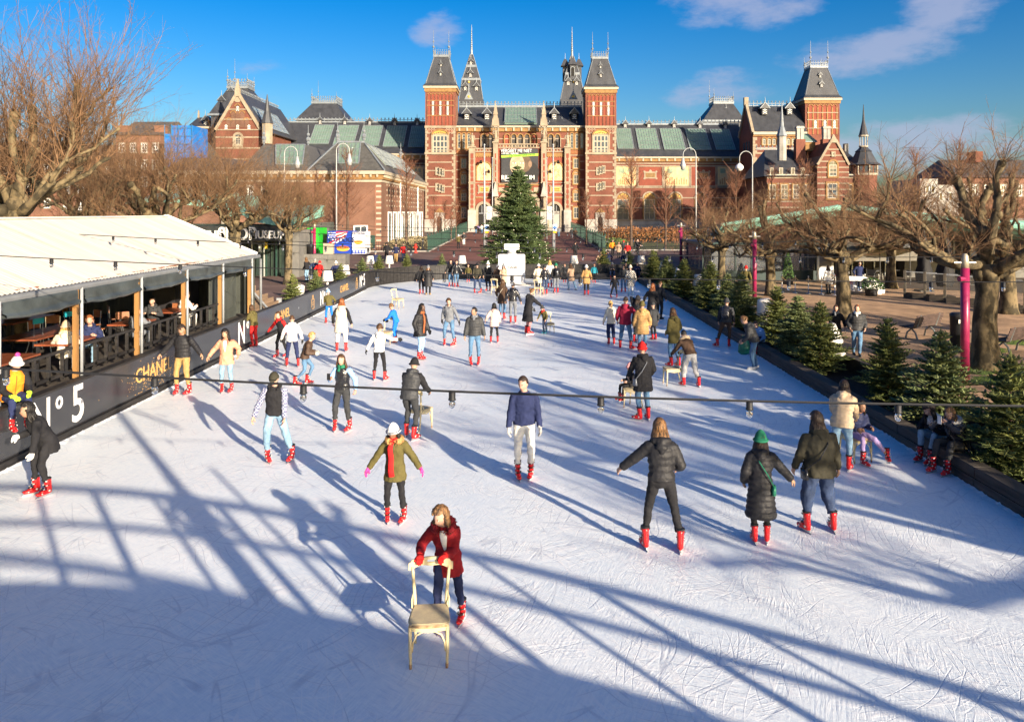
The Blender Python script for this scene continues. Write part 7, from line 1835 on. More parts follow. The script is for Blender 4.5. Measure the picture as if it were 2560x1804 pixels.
 table(-11.0,16.0,.9,2.2,'red brown table with a candle, nearest in the hut');table(-11.6,13.6,.9,1.8,'dark table at the left edge of the hut');table(-11.0,18.9,.8,1.4,'table where the woman in a beige hat leans');table(-12.3,20.2,1.0,2.6,'long table with two blue menu cards');table(-11.1,24.6,.7,1.1,'small red brown table of the person in a white jacket',.75);table(-14.6,22.6,1.0,2.0,'empty table at the back of the hut');table(-11.0,22.0,.8,1.2,'table of the person wearing a cap backwards')
 sp=[(-13.2,21.3,1.2),(-13.4,22.2,.4),(-12.4,22.6,2.8),(-13.0,23.5,-.5),(-12.0,23.4,3.6),(-14.0,24.6,1.0),(-13.0,24.9,2.2),(-14.6,20.9,.2),(-15.4,21.8,-1.0),(-12.9,18.2,1.8),(-12.4,17.2,2.0),(-12.6,15.0,1.5),(-11.2,25.6,3.0),(-15.0,19.0,.6),(-12.3,14.0,1.6)]
 for k,(x,y,rz)in enumerate(sp):chair(x,y,rz,'plywood chair with metal legs in the hut, '+('nearest the back post','beside the back table','in the middle aisle','turned aside in the aisle','behind the small table','before the far window','next to the one before the window','at the head of the back table','deepest at the back','behind the long table','behind the nearest table','near the left edge','under the person in a white jacket','alone in the dark middle','at the dark left table')[k])
 gl=mat('candle_red',(.45,.012,.01),.2,var=0,spec=.7)
 for x,y,z,lab in((-11.0,15.6,1.70,'red glass candle jar on the nearest hut table'),(-11.2,15.2,1.70,'second red candle jar at the back of the nearest hut table'),(-10.8,18.5,1.70,'small red candle jar beside the woman in a beige hat')):
  c=thing('candle_jar',lab,'candle',(x,y,z));mb=MB();mb.lathe([(.045,0),(.055,.03),(.055,.09),(.04,.12)],12);mb.build('jar',gl,c,True);mb=MB();mb.lathe([(.035,.09),(.035,.11)],8);mb.build('wax',M_CREAM,c)
 for k,(x,y)in enumerate(((-12.1,19.5),(-12.1,20.8))):
  c=thing('menu_card','blue menu card on a stand, %s on the long hut table'%('left one' if k==0 else 'right one'),'menu',(x,y,1.70),R(70));mb=MB();mb.bar((-.12,0,0),(-.12,0,.32),.012);mb.bar((.12,0,0),(.12,0,.32),.012);mb.build('stand',M_STEEL,c);mb=MB();mb.box(-.15,.15,-.006,.006,.30,.44);mb.build('card',mat('menu_blue',(.02,.38,.48),.5),c)
 c=thing('paper_cup','white paper cup on the nearest hut table','cup',(-10.85,15.3,1.70));mb=MB();mb.lathe([(.035,0),(.045,.12)],12);mb.build('cup',M_WHITEPAINT,c,True);mb=MB();mb.lathe([(.047,.12),(.045,.135)],12);mb.build('lid',M_WHITEPAINT,c)
 r=thing('ramp_wall','weathered timber ramp side wall beyond the hut door','wall',(-11.2,31.5,.1))
 for k in range(7):
  mb=MB();y0=30.2;z0=.1+k*.24;y1=35.2-max(0,(z0-.6))*3.2;mb.box(-11.06,-11.0,y0,y1,z0,z0+.225);mb.build('plank',mat('grey_brown_plank',(.23,.155,.10),.8,var=.3,vs=2,stretch=(1,.2,3)),r,world=True)
 mb=MB();mb.bar((-10.9,30.6,2.0),(-10.7,33.6,.3),.09);mb.build('stay',M_GREYMETAL,r,world=True);mb=MB();mb.box(-11.1,-10.9,35.2,35.35,.1,.9);mb.build('post',M_GREYMETAL,r,world=True)
build_hut()
# --- people
SKIN={'pale':(.50,.30,.22),'tan':(.40,.235,.15),'brown':(.28,.15,.09),'dark':(.10,.055,.038)}
HAIRC={'black':(.012,.010,.009),'dark':(.03,.018,.012),'brown':(.075,.038,.018),'light':(.155,.08,.032),'blond':(.46,.28,.10),'red':(.22,.075,.025),'grey':(.3,.28,.26)}
COLS={'black':(.018,.018,.021),'white':(.74,.73,.70),'cream':(.66,.58,.45),'beige':(.52,.40,.27),'navy':(.022,.030,.085),'denim':(.085,.175,.30),'ltdenim':(.20,.33,.46),'dkdenim':(.03,.05,.11),'olive':(.10,.085,.03),'dkolive':(.045,.042,.03),'khaki':(.36,.23,.09),'grey':(.17,.18,.20),'ltgrey':(.42,.41,.40),'charcoal':(.04,.042,.046),'brown':(.075,.045,.03),'red':(.55,.02,.02),'burgundy':(.25,.014,.02),'maroon':(.24,.015,.04),'pink':(.60,.28,.28),'palepink':(.62,.46,.40),'peach':(.66,.30,.19),'blue':(.015,.16,.62),'sky':(.25,.42,.68),'green':(.02,.16,.09),'orange':(.72,.25,.02),'camel':(.50,.29,.11),'tan':(.36,.24,.16),'lilac':(.36,.27,.50),'teal':(.03,.26,.33),'hotpink':(.75,.06,.28),'lime':(.45,.75,.05),'offwhite':(.62,.60,.56)}
def cloth(c,kind='fabric'):
 col=COLS[c]if isinstance(c,str)else c
 key='cloth_%s_%s'%(c if isinstance(c,str)else '%d_%d_%d'%tuple(int(x*99)for x in c),kind)
 if key in MATS:return MATS[key]
 if kind=='puffer':return mat(key,col,.58,var=.2,vs=6,bump=.5,bs=18,spec=.3)
 if kind=='leather':return mat(key,col,.26,var=.25,vs=7,bump=.5,bs=14,spec=.6)
 if kind=='denim':return mat(key,col,.85,var=.35,vs=4.5,bump=.35,bs=20)
 if kind=='fur':return mat(key,col,.95,var=.5,vs=25,bump=1.0,bs=50)
 if kind in('plaid','check'):
  m=mat(key,col,.85,var=.1);nt=m.node_tree;N,L=nt.nodes,nt.links;b=N['Principled BSDF']
  tc=N.new('ShaderNodeTexCoord');ck=N.new('ShaderNodeTexChecker');ck.inputs['Scale'].default_value=16 if kind=='check' else 34
  L.new(tc.outputs['Object'],ck.inputs['Vector'])
  if kind=='check':ck.inputs['Color1'].default_value=(.72,.68,.6,1);ck.inputs['Color2'].default_value=(.03,.025,.025,1)
  else:ck.inputs['Color1'].default_value=(.05,.055,.16,1);ck.inputs['Color2'].default_value=(.42,.44,.52,1)
  L.new(ck.outputs['Color'],b.inputs['Base Color']);return m
 return mat(key,col,.88,var=.16,vs=6,bump=.4,bs=14,spec=.2)
def skin_mat(t):return mat('skin_'+t,SKIN[t],.5,var=.08,vs=6,spec=.35)
def hair_mat(t):return mat('hair_'+t,HAIRC[t],.5,var=.75,vs=45,bump=.9,bs=60,stretch=(1,1,.12),contrast=.12,spec=.4)
M_EYE=mat('eye_dark',(.02,.014,.01),.3,var=0);M_LIP=mat('lips',(.35,.10,.09),.5,var=0);M_SCLERA=mat('eye_white',(.7,.68,.65),.4,var=0)
def head_pt(x,y,z,k=0.0,face=True):
 a,b,c=.077+k,.098+k,.122+k
 px,py,pz=a*x,b*y,c*z
 if z<0:
  t=-z;px*=1-.30*t**1.3
  if y<0:py*=1-.45*t
  else:py*=1-.02*t
 if face and y>0:
  py+=.026*math.exp(-(x/.13)**2-((z+.17)/.17)**2)+.008*math.exp(-(x/.5)**2-((z-.28)/.16)**2)+.010*math.exp(-(x/.22)**2-((z+.78)/.16)**2)
  for s in(-1,1):py-=.011*math.exp(-((x-s*.36)/.17)**2-((z-.04)/.13)**2)
  py+=.007*math.exp(-(x/.3)**2-((z+.48)/.08)**2)
 return px,py,pz
def head_geo(mb,M,lod,hs,mi):
 n,m=(22,16)if lod==0 else((14,10)if lod==1 else(9,7))
 vs=[];fs=[]
 for i in range(m+1):
  t=-PI/2+PI*i/m
  for j in range(n):
   a=2*PI*j/n;d=(math.cos(t)*math.sin(a),math.cos(t)*math.cos(a),math.sin(t));vs.append(M@(Vector(head_pt(*d))*hs))
 for i in range(m):
  for j in range(n):fs.append((i*n+j,(i+1)*n+j,(i+1)*n+(j+1)%n,i*n+(j+1)%n))
 mb.add(vs,fs,mi)
 def ell(c,r,q,nn=6):
  k=MB();k.ball(c,r,nn,5);mb.add([M@(Vector(p)*hs)for p in k.v],k.f,q)
 for s in(-1,1):
  ell((s*.074,-.008,-.004),(.012,.022,.032),mi)
  if lod<2:
   ell((s*.031,.083,.006),(.0125,.007,.0075),3);ell((s*.031,.0885,.006),(.0065,.004,.0065),1)
   ell((s*.032,.0925,.026),(.017,.005,.0035),4)
  else:ell((s*.031,.086,.008),(.012,.008,.008),1,5)
 ell((0,.0935,-.058),(.021,.006,.0065),2)
def hand_geo(mb,w,d,nrm,s,lod,mi,curl=.5,fat=1.0):
 d=d.normalized();nrm=(nrm-d*nrm.dot(d));nrm=nrm.normalized()if nrm.length>1e-4 else d.orthogonal().normalized();sd=d.cross(nrm)
 P=lambda a,b,c:w+(d*a+sd*b+nrm*c)*s
 mb.tube([P(-.02,0,0),P(.03,0,0),P(.085,0,.004)],[.030*s*fat,.038*s*fat,.042*s*fat],8,mi,ry=[.024*s*fat,.020*s*fat,.016*s*fat],up=tuple(nrm))
 if lod==2:
  mb.tube([P(.08,0,.004),P(.13,0,.02+.02*curl),P(.15,0,.05*curl+.02)],[.038*s*fat,.034*s*fat,.015*s*fat],6,mi,ry=[.016*s*fat]*3,up=tuple(nrm));return
 n=6 if lod==0 else 5
 for k,(b,L)in enumerate(((-.030,.068),(-.010,.078),(.010,.073),(.029,.056))):
  c1=curl*.9;c2=curl*1.8;p0=P(.075,b,.004)
  v1=d*math.cos(c1)+nrm*math.sin(c1);v2=d*math.cos(c2)+nrm*math.sin(c2)
  p1=p0+v1*L*.55*s;p2=p1+v2*L*.5*s;r=.0092*s*fat
  mb.tube([p0,p1,p2],[r*1.08,r,r*.8],n,mi)
 p0=P(.02,-.033,.006);p1=p0+(d*.72-sd*.55+nrm*.35).normalized()*.042*s;p2=p1+(d*.85-sd*.1+nrm*.5).normalized()*.034*s
 mb.tube([p0,p1,p2],[.013*s*fat,.0112*s*fat,.009*s*fat],n,mi)
def ik(a,t,l1,l2,pole):
 v=t-a;D=v.length;mxl=(l1+l2)*.998
 if D>mxl:t=a+v*(mxl/D);D=mxl;v=t-a
 if D<1e-5:return a+pole.normalized()*l1,t
 u=v/D;x=(l1*l1-l2*l2+D*D)/(2*D);h=math.sqrt(max(0,l1*l1-x*x));p=pole-u*pole.dot(u);p=p.normalized()if p.length>1e-5 else u.orthogonal().normalized()
 return a+u*x+p*h,t
def skate_meshes():
 out={}
 for nm,c in(('red',(.62,.012,.014)),('blue',(.02,.30,.42)),('black',(.02,.02,.022)),('ltblue',(.35,.55,.65))):
  pl=mat('skate_shell_'+nm,c,.3,var=.12,vs=12,coat=.3)
  b=MB();b.tube([(0,-.085,.075),(0,-.05,.07),(0,.03,.068),(0,.11,.066),(0,.165,.07),(0,.185,.085)],[.030,.040,.043,.050,.040,.015],10,ry=[.02,.03,.035,.036,.028,.012],up=(0,0,1))
  b.tube([(0,-.035,.07),(0,-.040,.13),(0,-.03,.20),(0,-.022,.265),(0,-.018,.315)],[.045,.048,.048,.055,.060],10,ry=[.060,.062,.060,.064,.066],up=(0,1,0))
  b.tube([(0,.01,.10),(0,.06,.105),(0,.12,.09)],[.045,.044,.036],8,ry=[.04,.03,.022],up=(0,0,1))
  out[nm]=b.mesh('skate_boot',pl,True)
 b=MB();b.box(-.003,.003,-.13,.195,0,.028);b.box(-.012,.012,-.10,-.04,.026,.055);b.box(-.012,.012,.05,.13,.026,.055);b.box(-.010,.010,-.10,.13,.022,.034)
 out['blade']=b.mesh('blade',M_STEEL)
 b=MB()
 for z,y,r in((.285,-.02,.064),(.205,-.03,.055),(.15,.02,.05)):b.tube([(-r,y,z),(-r*.7,y+.05,z-.01),(0,y+.072,z-.015),(r*.7,y+.05,z-.01),(r,y,z)],.009,6)
 b.lathe([(.064,.305),(.070,.325),(.062,.335)],10,(0,-.018,0))
 for z,y in((.285,.03),(.205,.025),(.15,.07)):
  for sx in(-1,1):b.box(sx*.052-.006,sx*.052+.006,y-.014,y+.014,z-.012,z+.008,1)
 for sx in(-1,1):b.tube([(sx*.047,-.03,.10),(sx*.0495,-.03,.10)],.02,8,1);b.tube([(sx*.040,.10,.075),(sx*.0535,.10,.072)],.014,6,1)
 out['strap']=b.mesh('strap',[M_BLACK,mat('buckle_pale',(.6,.58,.55),.4,var=0)])
 def shoe(c,nm,sole=(.6,.6,.58),tall=False):
  b=MB();b.tube([(0,-.085,.05),(0,-.05,.055),(0,.03,.055),(0,.12,.045),(0,.175,.035),(0,.19,.03)],[.03,.038,.04,.046,.034,.012],9,ry=[.03,.045,.045,.035,.026,.012],up=(0,0,1));b.tube([(0,-.04,.06),(0,-.045,.12)]+([(0,-.045,.26)]if tall else[]),[.042,.044]+([.052]if tall else[]),9,ry=[.055,.055]+([.06]if tall else[]),up=(0,1,0));me=b.mesh('shoe',cloth(c,'leather')if isinstance(c,str)else c,True)
  s_=MB();s_.tube([(0,-.11,.012),(0,-.04,.012),(0,.06,.012),(0,.13,.012),(0,.19,.014)],[.03,.042,.042,.048,.018],9,ry=.012,up=(0,0,1));return me,s_.mesh('sole',mat('sole_'+nm,sole,.7,var=.1))
 out['shoe_black']=shoe('black','dark',(.03,.03,.03));out['shoe_white']=shoe('offwhite','white');out['shoe_brown']=shoe('camel','brown',(.05,.04,.03),True);out['shoe_boot']=shoe('black','boot',(.03,.03,.03),True)
 return out
SK=skate_meshes()
FOLD=bpy.data.textures.new('folds','CLOUDS');FOLD.noise_scale=.085;FOLD.noise_depth=2
def remesh(o,vox,it=6,fold=.035):
 m=o.modifiers.new('remesh','REMESH');m.mode='VOXEL';m.voxel_size=vox;m.use_smooth_shade=True
 s=o.modifiers.new('smooth','SMOOTH');s.factor=.5;s.iterations=it
 d=o.modifiers.new('folds','DISPLACE');d.texture=FOLD;d.texture_coords='GLOBAL';d.strength=fold;d.mid_level=.5
def person(label,at,H,yaw,top=('jacket','black'),pants='denim',feet='red',hair=('short','dark'),hat=None,skin='pale',gloves=None,scarf=None,bag=None,pose=None,lod=1,w=1.0,hood=False,fur=None,sleeve=None,lining=None,female=False,pantw=1.0,extra=None,cat='person'):
 p=dict(fl=(-.10,0,0,8),fr=(.10,0,0,-8),hl=(-.30,.05,.93),hr=(.30,.05,.93),lean=3,side=0,head=(0,0),pel=None,crouch=.985,px=0,py=0,curl=.5,twist=0)
 if pose:p.update(pose)
 s=H/1.75;skate=feet in('red','blue','black_skate','ltblue')
 rnd=random.Random(hash(label)%9973 if False else sum(ord(c)*(i+1)for i,c in enumerate(label)))
 root=thing('person',label,cat,at,R(yaw))
 ah=.165 if skate else .095
 V=Vector
 FL,FR=[V((f[0],f[1],f[2]if len(f)>2 else 0))for f in(p['fl'],p['fr'])]
 AL,AR=FL+V((0,-.02,ah)),FR+V((0,-.02,ah))
 for A,f in((AL,p['fl']),(AR,p['fr'])):
  if len(f)>4 and f[4]:pass
 l1,l2=.42,.42
 hx=.085
 if p['pel']is None:
  hz=9
  for A,sx in((AL,-1),(AR,1)):
   dx,dy=A.x-(p['px']+sx*hx),A.y-p['py'];hz=min(hz,A.z+math.sqrt(max(.05,((l1+l2)*p['crouch'])**2-dx*dx-dy*dy)))
  P=V((p['px'],p['py'],hz))
 else:P=V(p['pel'])
 RT=Matrix.Rotation(R(p['twist']),3,'Z')@Matrix.Rotation(R(-p['lean']),3,'X')@Matrix.Rotation(R(p['side']),3,'Y')
 sw=.152 if female else .168
 def sp(x,y,z):return P+RT@V((x,y,z))
 HL,HR=sp(-hx,0,0),sp(hx,0,0);HL=P+V((-hx,0,0));HR=P+V((hx,0,0))
 SL,SR=sp(-sw*w,0,.437),sp(sw*w,0,.437)
 kneep=V((0,1,.15))
 KL,AL=ik(HL,AL,l1,l2,kneep+V((-.12,0,0)));KR,AR=ik(HR,AR,l1,l2,kneep+V((.12,0,0)))
 a1,a2=.285,.255
 TL,TR=V(p['hl']),V(p['hr'])
 EL,WL=ik(SL,TL,a1,a2,V(p.get('el',(-.45,-1,-.35))));ER,WR=ik(SR,TR,a1,a2,V(p.get('er',(.45,-1,-.35))))
 hs=1.0+max(0,(1.62-H))*.38
 hy,hp=p['head'];nb=sp(0,.01,.49)
 HM=(RT@Matrix.Rotation(R(p['lean']*.65),3,'X')@Matrix.Rotation(R(hy),3,'Z')@Matrix.Rotation(R(hp),3,'X'))
 hc=nb+(RT@V((0,.018,.07)))+HM@V((0,.012,.10*hs))
 HM4=Matrix.Translation(hc)@HM.to_4x4()
 S=lambda v:v*s
 sm=skin_mat(skin);hmcol=hair[1]if hair else 'dark'
 seg=(12,10,8)[lod]
 # ---- body, one mesh
 mb=MB()
 mb.tube([S(sp(0,0,z))for z in(-.04,.08,.2,.33,.43)]+[S(nb),S(nb+(hc-nb)*.45),S(nb+(hc-nb)*.8)],[x*s for x in(.12,.115,.12,.135,.12,.062,.052,.05)],seg,0,ry=[x*s for x in(.09,.08,.085,.09,.075,.058,.054,.05)],up=(0,1,0))
 for h_,k_,a_ in((HL,KL,AL),(HR,KR,AR)):mb.tube([S(h_),S(h_.lerp(k_,.5)),S(k_),S(k_.lerp(a_,.4)),S(a_)],[x*s for x in(.06,.055,.04,.038,.03)],seg-2,0)
 for s_,e_,w_ in((SL,EL,WL),(SR,ER,WR)):mb.tube([S(s_),S(s_.lerp(e_,.5)),S(e_),S(e_.lerp(w_,.4)),S(w_)],[x*s for x in(.044,.037,.031,.03,.024)],seg-2,0)
 head_geo(mb,Matrix.Scale(s,4)@HM4,lod,hs,0)
 hn=[((WL-EL),V((.8,.25,-.2))),((WR-ER),V((-.8,.25,-.2)))]
 if p.get('palm'):hn=[(hn[0][0],V(p['palm'][0])),(hn[1][0],V(p['palm'][1]))]
 if not gloves:
  for(w_,(d_,n_))in((WL,hn[0]),(WR,hn[1])):hand_geo(mb,S(w_),d_,n_,s,lod,0,p['curl'])
 mb.build('body',[sm,M_EYE,M_LIP,M_SCLERA,hair_mat(hmcol)],root,True)
 if gloves:
  for(w_,(d_,n_))in((WL,hn[0]),(WR,hn[1])):
   g=MB();hand_geo(g,S(w_),d_,n_,s*1.06,lod,0,p['curl'],1.32);e=d_.normalized();g.tube([S(w_)-e*.05*s,S(w_)+e*.005*s],[.044*s,.04*s],seg,0);g.build('glove',cloth(gloves),root,True)
   # ---- trousers
 mb=MB();pw=pantw
 hem=.0
 mb.tube([S(P+V((0,0,.07))),S(P+V((0,0,.01))),S(P+V((0,0,-.07))),S(P+V((0,.0,-.11)))],[x*s*w for x in(.135,.15,.148,.09)],seg,0,ry=[x*s*w for x in(.10,.112,.115,.08)],up=(0,1,0))
 for h_,k_,a_ in((HL,KL,AL),(HR,KR,AR)):
  e_=a_+(k_-a_).normalized()*(.10 if skate else .0)
  mb.tube([S(h_+V((0,0,.0))),S(h_.lerp(k_,.35)),S(h_.lerp(k_,.7)),S(k_),S(k_.lerp(e_,.35)),S(k_.lerp(e_,.75)),S(e_)],[x*s for x in(.092*w,.088*w,.074*w*(1+(pw-1)*.5),.064*w*pw,.062*w*pw,.052*pw,.056*pw)],seg,0)
 pm=cloth(pants,'denim' if isinstance(pants,str)and 'denim' in pants else 'fabric')
 o=mb.build('trousers',pm,root,True)
 if lod<2:remesh(o,(.017 if lod==0 else .024)*s,5)
 # ---- top
 kind=top[0];tc=top[1];fab=top[2]if len(top)>2 else 'fabric';tm=cloth(tc,fab)
 puff=fab in('puffer','leather')and kind!='leather'
 th={'sweater':.010,'jacket':.016,'coat':.02,'long':.022,'vest':.018}[kind]+(.012 if fab=='puffer' else 0)
 hemz=top[3]if len(top)>3 else{'sweater':-.06,'jacket':-.08,'vest':-.08,'coat':-.30,'long':-.62}[kind]
 seated=p['pel']is not None and p['pel'][2]<.75
 if seated:hemz=max(hemz,-.07)
 prof=[(.525,.060,.062),(.50,.070,.072),(.48,.092,.084),(.455,.128,.096),(.42,.158,.110),(.36,.172,.120),(.27,.172,.118),(.18,.158,.110),(.10,.153,.108),(.02,.166,.118),(-.06,.172,.126)]
 if female:prof=[(z,rx*(.95 if z>.25 else 1.0)*(.93 if .08<z<.22 else 1),ry)for z,rx,ry in prof]
 prof=[q for q in prof if q[0]>hemz+.015]
 fl=.05+.05*(kind in('coat','long'))
 z=prof[-1][0]
 while z-.09>hemz:z-=.09;t=-z-.06;prof.append((z,.172+t*fl*1.2,.126+t*fl*1.3))
 t=max(0,-hemz-.06);prof.append((hemz,.172+t*fl*1.25,.126+t*fl*1.35))
 def resample(pr,step):
  out=[];zz=pr[0][0]
  while zz>pr[-1][0]:
   for i in range(len(pr)-1):
    if pr[i][0]>=zz>=pr[i+1][0]:
     f=(pr[i][0]-zz)/(pr[i][0]-pr[i+1][0]);out.append((zz,pr[i][1]+(pr[i+1][1]-pr[i][1])*f,pr[i][2]+(pr[i+1][2]-pr[i][2])*f));break
   zz-=step
  out.append(pr[-1]);return out
 if fab=='puffer' and lod<2:prof=resample(prof,.02)
 pts=[];rx=[];ry=[]
 for z,a,b in prof:
  if z>=0:c=sp(0,0,z)
  else:c=P+V((0,math.sin(R(p['lean']))*z*.3,z))
  q=1.0
  if fab=='puffer' and lod<2 and z<.44:q=.93+.12*abs(math.sin(PI*z/.09))
  pts.append(S(c));rx.append((a*w+th)*q*s);ry.append((b*(1+(w-1)*1.2)+th)*q*s)
 sk=MB()if sleeve else None
 mb=MB();mb.tube(pts,rx,seg+4,0,ry=ry,up=tuple(RT@V((0,1,0))))
 for s_,e_,w_,sg in((SL,EL,WL,-1),(SR,ER,WR,1)):
  tgt=sk if sleeve else mb
  n=9 if(fab=='puffer' and lod<2 and not sleeve)else 2
  i_=sp(sg*.08*w,0,.41);P0=[(i_,.06),(s_+V((0,0,-.012)),.069)]
  for k in range(1,n+1):f=k/n;P0.append((s_.lerp(e_,f),(.068-.010*f)*(1 if n==2 else .94+.12*(k%2))))
  for k in range(1,n+1):f=k/n;P0.append((e_.lerp(w_,f),(.058-.014*f)*(1 if n==2 else .94+.12*(k%2))))
  ex=.35 if sleeve else .6
  tgt.tube([S(q)for q,r in P0],[(r+th*ex)*s for q,r in P0],seg,0)
 nm={'sweater':'sweater','jacket':'jacket','vest':'vest','coat':'coat','long':'long_coat'}[kind]
 o=mb.build(nm,tm,root,True)
 if lod<2:remesh(o,(.0165 if lod==0 else .024)*s,2 if fab=='puffer' else 6,.016 if fab=='puffer' else .035)
 if sleeve:
  o=sk.build('sleeves',cloth(sleeve[0],sleeve[1]if len(sleeve)>1 else 'fabric'),root,True)
  if lod<2:remesh(o,(.0165 if lod==0 else .024)*s,6)
 if lining:
  mb=MB();mb.tube([S(sp(0,{.49:.078,.44:.104,.36:.122,.26:.121,.16:.113}[z]*(1+(w-1)*1.2)+th,z))for z in(.49,.44,.36,.26,.16)],[x*s for x in(.045,.05,.042,.028,.006)],seg,0,ry=.012*s,up=(0,1,0));mb.build('shirt',cloth(lining),root,True)
 if lod==0 and kind in('jacket','coat','vest')and not lining:
  mb=MB();mb.tube([S(sp(0,(b*(1+(w-1)*1.2)+th)*1.01,z))for z,a,b in prof if .0<=z<.46],.005*s,5);mb.build('zip',M_BLACKMETAL,root)
  # ---- hood, scarf, collar
 if hood:
  mb=MB();q=[S(sp(math.sin(a)*.105,.02-math.cos(a)*.10+(.05 if abs(a)>2 else 0),.505-.03*(math.cos(a)<0)))for a in[R(x)for x in range(-140,141,28)]]
  mb.tube(q,[x*s for x in(.022,.035,.045,.052,.058,.060,.058,.052,.045,.035,.022)],8);mb.tube([S(sp(0,-.09,.51)),S(sp(0,-.135,.42)),S(sp(0,-.13,.34))],[.075*s,.085*s,.02*s],8,ry=[.05*s,.045*s,.02*s],up=tuple(RT@V((0,1,0))))
  o=mb.build('hood',tm,root,True)
  if lod==0:remesh(o,.016*s,4)
 if fur:
  mb=MB();A=[R(x)for x in range(-150,151,12)];
  q=[S(sp(math.sin(a)*.125,.02-math.cos(a)*.115,.525-.02*(math.cos(a)<0)))for a in A];mb.tube(q,[(.045+.012*rnd.random())*s for _ in A],9)
  for i,c in enumerate(q):
   for k in range(22 if lod==0 else 7):
    d_=V((rnd.gauss(0,1),rnd.gauss(0,1),rnd.gauss(0,1))).normalized();b_=c+d_*.035*s;mb.tube([b_,b_+(d_+V((0,0,-.2)))*.035*s],[.010*s,.001],3)
  mb.build('fur_trim',cloth(fur,'fur'),root,True)
 if scarf:
  mb=MB();A=[R(x)for x in range(0,361,30)]
  for dz,rr in((0,.085),(.03,.078)):mb.tube([S(sp(math.sin(a)*rr,.015+math.cos(a)*rr,.515+dz-.015*math.cos(a)))for a in A],.032*s,7)
  mb.tube([S(sp(.02,.10,.51)),S(sp(.05,.155+th,.40)),S(sp(.03,.16+th,.22)),S(sp(.04,.15+th,.0)),S(sp(.03,.15+th,-.12))]if scarf[1]else[S(sp(.02,.10,.51)),S(sp(.03,.15,.42))],([x*s for x in(.035,.05,.055,.055,.06)]if scarf[1]else[.035*s,.03*s]),7,ry=.02*s,up=(0,1,0))
  o=mb.build('scarf',cloth(scarf[0]),root,True)
  # ---- hair
 if hair:
  hm_=hair_mat(hair[1]);st=hair[0];mb=MB();n,m=(22,15)if lod==0 else((14,10)if lod==1 else(9,7));vs=[];keep={}
  K={'short':.010,'buzz':.004,'curly':.026,'long':.016,'bun':.012,'braids':.018,'bob':.02,'pony':.012,'mop':.022}[st]
  M4=Matrix.Scale(s,4)@HM4
  def ok(d):
   x,y,z=d;zb={'short':-.28,'buzz':-.15,'curly':-.45,'long':-.75,'bun':-.4,'braids':-.8,'bob':-.7,'pony':-.35,'mop':-.3}[st]
   if y>.30:return z>(.60-.28*abs(x)if st not in('mop','bob')else .34)
   if y>.0 and abs(x)>.3:return z>(-.05 if st in('short','buzz','bun','pony','mop')else zb)
   return z>zb
  for i in range(m+1):
   t=-PI/2+PI*i/m
   for j in range(n):
    a=2*PI*j/n;d=(math.cos(t)*math.sin(a),math.cos(t)*math.cos(a),math.sin(t));kk=K*(1+(.5*rnd.random()if st in('curly','mop','long','braids')else .25*rnd.random()))
    q=V(head_pt(*d,kk,False));
    if d[2]>.2:q.z+=.012
    vs.append(M4@(q*hs));keep[(i,j)]=ok(d)
  fs=[(i*n+j,(i+1)*n+j,(i+1)*n+(j+1)%n,i*n+(j+1)%n)for i in range(m)for j in range(n)if keep[(i,j)]and keep[(i+1,j)]and keep[(i,(j+1)%n)]and keep[(i+1,(j+1)%n)]]
  mb.add(vs,fs)
  def hpt(x,y,z):return M4@(V((x,y,z))*hs)
  L=hair[2]if len(hair)>2 else .28
  if st in('long','curly','bob'):
   ns=15 if lod==0 else 9
   for k in range(ns):
    a=R(-100+200*k/(ns-1));x0,y0=.078*math.sin(a),-.085*math.cos(a)
    LL=(L if st!='bob' else .06)*rnd.uniform(.8,1.1)
    top_=hpt(x0,y0,.02);b0=V((x0*1.35,y0*1.25-.015,-.10));b1=V((x0*1.5+rnd.uniform(-.02,.02),min(y0*1.3,.02)-.055,-.14-LL*.5));b2=V((x0*1.45+rnd.uniform(-.03,.03),min(y0*1.2,.02)-.06,-.14-LL))
    Rz=Matrix.Rotation(R(hy*.5),3,'Z');hcS=hc
    f=lambda b:S(hcS+(RT@(Rz@V((b.x,b.y,0))))+V((0,0,b.z)))
    wv=.012 if st=='curly' else .003
    mid=[top_,f(b0),f((b0+b1)*.5+V((rnd.uniform(-wv,wv),rnd.uniform(-wv,wv),0))),f(b1),f((b1+b2)*.5+V((rnd.uniform(-wv,wv)*2,rnd.uniform(-wv,wv)*2,0))),f(b2)]
    r=.023 if st!='bob' else .02;mb.tube(mid,[x*s for x in(r*.8,r,r,r*.9,r*.7,.006)],6)
  if st=='braids':
   for k in range(34 if lod<2 else 14):
    a=R(-120+240*rnd.random());x0,y0=.085*math.sin(a),-.09*math.cos(a);LL=L*rnd.uniform(.7,1.1);q0=hpt(x0,y0,.05);b=S(hc+V((x0*1.9,y0*1.5-.03,-.16)));c=S(hc+V((x0*2.2+rnd.uniform(-.03,.03),y0*1.4-.06+rnd.uniform(-.03,.03),-.16-LL)));mb.tube([q0,b,b.lerp(c,.5),c],[.010*s,.010*s,.009*s,.005*s],5)
  if st=='bun':mb.ball(hpt(0,-.115,.06),.042*s*hs,9,6)
  if st=='pony':mb.tube([hpt(0,-.095,.05),hpt(0,-.15,.03),hpt(0,-.17,-.06),hpt(0,-.15,-.20)],[.02*s,.035*s,.03*s,.008*s],7)
  if st in('mop','curly'):
   for k in range(60 if lod==0 else 16):
    t,a=rnd.uniform(.05,1.4),rnd.uniform(0,2*PI);d=(math.cos(t)*math.sin(a),math.cos(t)*math.cos(a),math.sin(t))
    if ok(d):mb.ball(M4@(V(head_pt(*d,K,False))*hs),rnd.uniform(.012,.024)*s,5,4)
  mb.build('hair',hm_,root,True)
